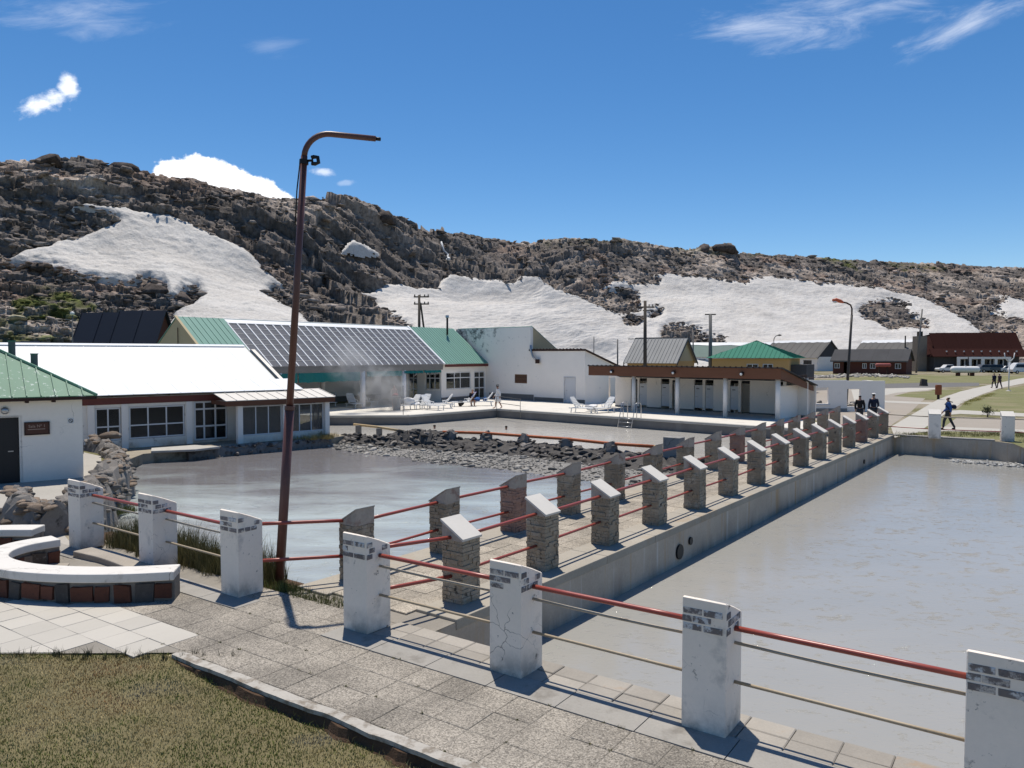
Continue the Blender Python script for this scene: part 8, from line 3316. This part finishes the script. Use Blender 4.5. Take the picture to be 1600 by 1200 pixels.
# low yellow flowering plants and a small shrub by the path
for px, py, lab in ((1543, 652, 'small dark shrub on the grass right of the path'),):
    c = G(px, py)
    t = thing('shrub', c, lab, 'shrub')
    MB().tube([c, c + Vector((.02, 0, .25)), c + Vector((0, .02, .5))], [.04, .03, .015], 6).build('stem', m_pole, t)
    n_ = 260
    a = RNG.normal(size=(n_, 3)) * np.array([.15, .15, .12]) + np.array([c.x, c.y, .38])
    me = blade_mesh('foliage', a, RNG.uniform(.08, .18, n_), RNG.uniform(.02, .05, n_), RNG.uniform(.3, 1.0, n_), np.array([.05, .06, .03]) * RNG.uniform(.6, 1.5, (n_, 1)), m_blade)
    me.transform(Matrix.Translation(-Vector(c)))
    o = inst('foliage', me, c, t)
pts = []
for k in range(90):
    u = RNG.random()
    q = G(1505 + u * 45 + RNG.normal(0, 2), 632 - u * 16 + RNG.normal(0, 1.2))
    pts.append((q.x, q.y, .3, 1.0))
tuft('yellow_flowers', 'low yellow flowering plants along the right edge of the path', pts, .06, .2, 300, .9, tip=(.5, .4, .05), root=(.14, .14, .05))

# ================================================================== steam over the hot pool
def steam(name, c, size, label, dens, scale, seed):
    m = bpy.data.materials.new('steam')
    m.use_nodes = True
    nt = m.node_tree
    N, L = nt.nodes.new, nt.links.new
    nt.nodes.remove(nt.nodes['Principled BSDF'])
    pv_ = N('ShaderNodeVolumePrincipled')
    pv_.inputs['Color'].default_value = (.97, .97, .97, 1)
    pv_.inputs['Anisotropy'].default_value = 0.2
    tc = N('ShaderNodeTexCoord')
    gr = N('ShaderNodeTexGradient')
    gr.gradient_type = 'SPHERICAL'
    mp = N('ShaderNodeMapping')
    mp.inputs['Scale'].default_value = (1.0 / size[0], 1.0 / size[1], 1.0 / size[2])
    L(tc.outputs['Object'], mp.inputs[0])
    L(mp.outputs[0], gr.inputs[0])
    nz = N('ShaderNodeTexNoise')
    nz.inputs['Scale'].default_value = scale
    nz.inputs['Detail'].default_value = 5
    nz.inputs['Roughness'].default_value = .6
    nz.inputs['Distortion'].default_value = .8
    mp2 = N('ShaderNodeMapping')
    mp2.inputs['Location'].default_value = (seed, seed * 2, 0)
    L(tc.outputs['Object'], mp2.inputs[0])
    L(mp2.outputs[0], nz.inputs['Vector'])
    mr = N('ShaderNodeMapRange')
    mr.inputs[1].default_value = .42
    mr.inputs[2].default_value = .72
    L(nz.outputs[0], mr.inputs[0])
    m1 = N('ShaderNodeMath'); m1.operation = 'MULTIPLY'
    L(gr.outputs['Fac'], m1.inputs[0]); L(mr.outputs[0], m1.inputs[1])
    m2 = N('ShaderNodeMath'); m2.operation = 'MULTIPLY'
    L(m1.outputs[0], m2.inputs[0]); m2.inputs[1].default_value = dens
    L(m2.outputs[0], pv_.inputs['Density'])
    L(pv_.outputs[0], nt.nodes['Material Output'].inputs['Volume'])
    mb = MB()
    rings, seg = 7, 14
    vs, fs = [], []
    for i in range(1, rings):
        th = math.pi * i / rings
        for k in range(seg):
            a = 2 * math.pi * k / seg
            vs.append((size[0] * math.sin(th) * math.cos(a), size[1] * math.sin(th) * math.sin(a), size[2] * math.cos(th)))
    top_i, bot_i = len(vs), len(vs) + 1
    vs += [(0, 0, size[2]), (0, 0, -size[2])]
    for i in range(rings - 2):
        for k in range(seg):
            k2 = (k + 1) % seg
            fs.append((i * seg + k, (i + 1) * seg + k, (i + 1) * seg + k2, i * seg + k2))
    for k in range(seg):
        k2 = (k + 1) % seg
        fs.append((top_i, k, k2))
        fs.append((bot_i, (rings - 2) * seg + k2, (rings - 2) * seg + k))
    me = MB().add(vs, fs).mesh('steam', m)
    tag(inst('steam', me, c), label, 'steam', kind='stuff')


p = G(602, 641)
steam('steam', (p.x, p.y - .6, 1.2), (2.2, 1.6, 2.3), 'thin white steam rising before the pavilion columns', 3.2, .9, 3)
steam('steam', (p.x - 1.9, p.y - 2.2, 3.4), (2.0, 1.5, 1.9), 'faint steam drifting up across the glazed roof', 1.5, .8, 8)
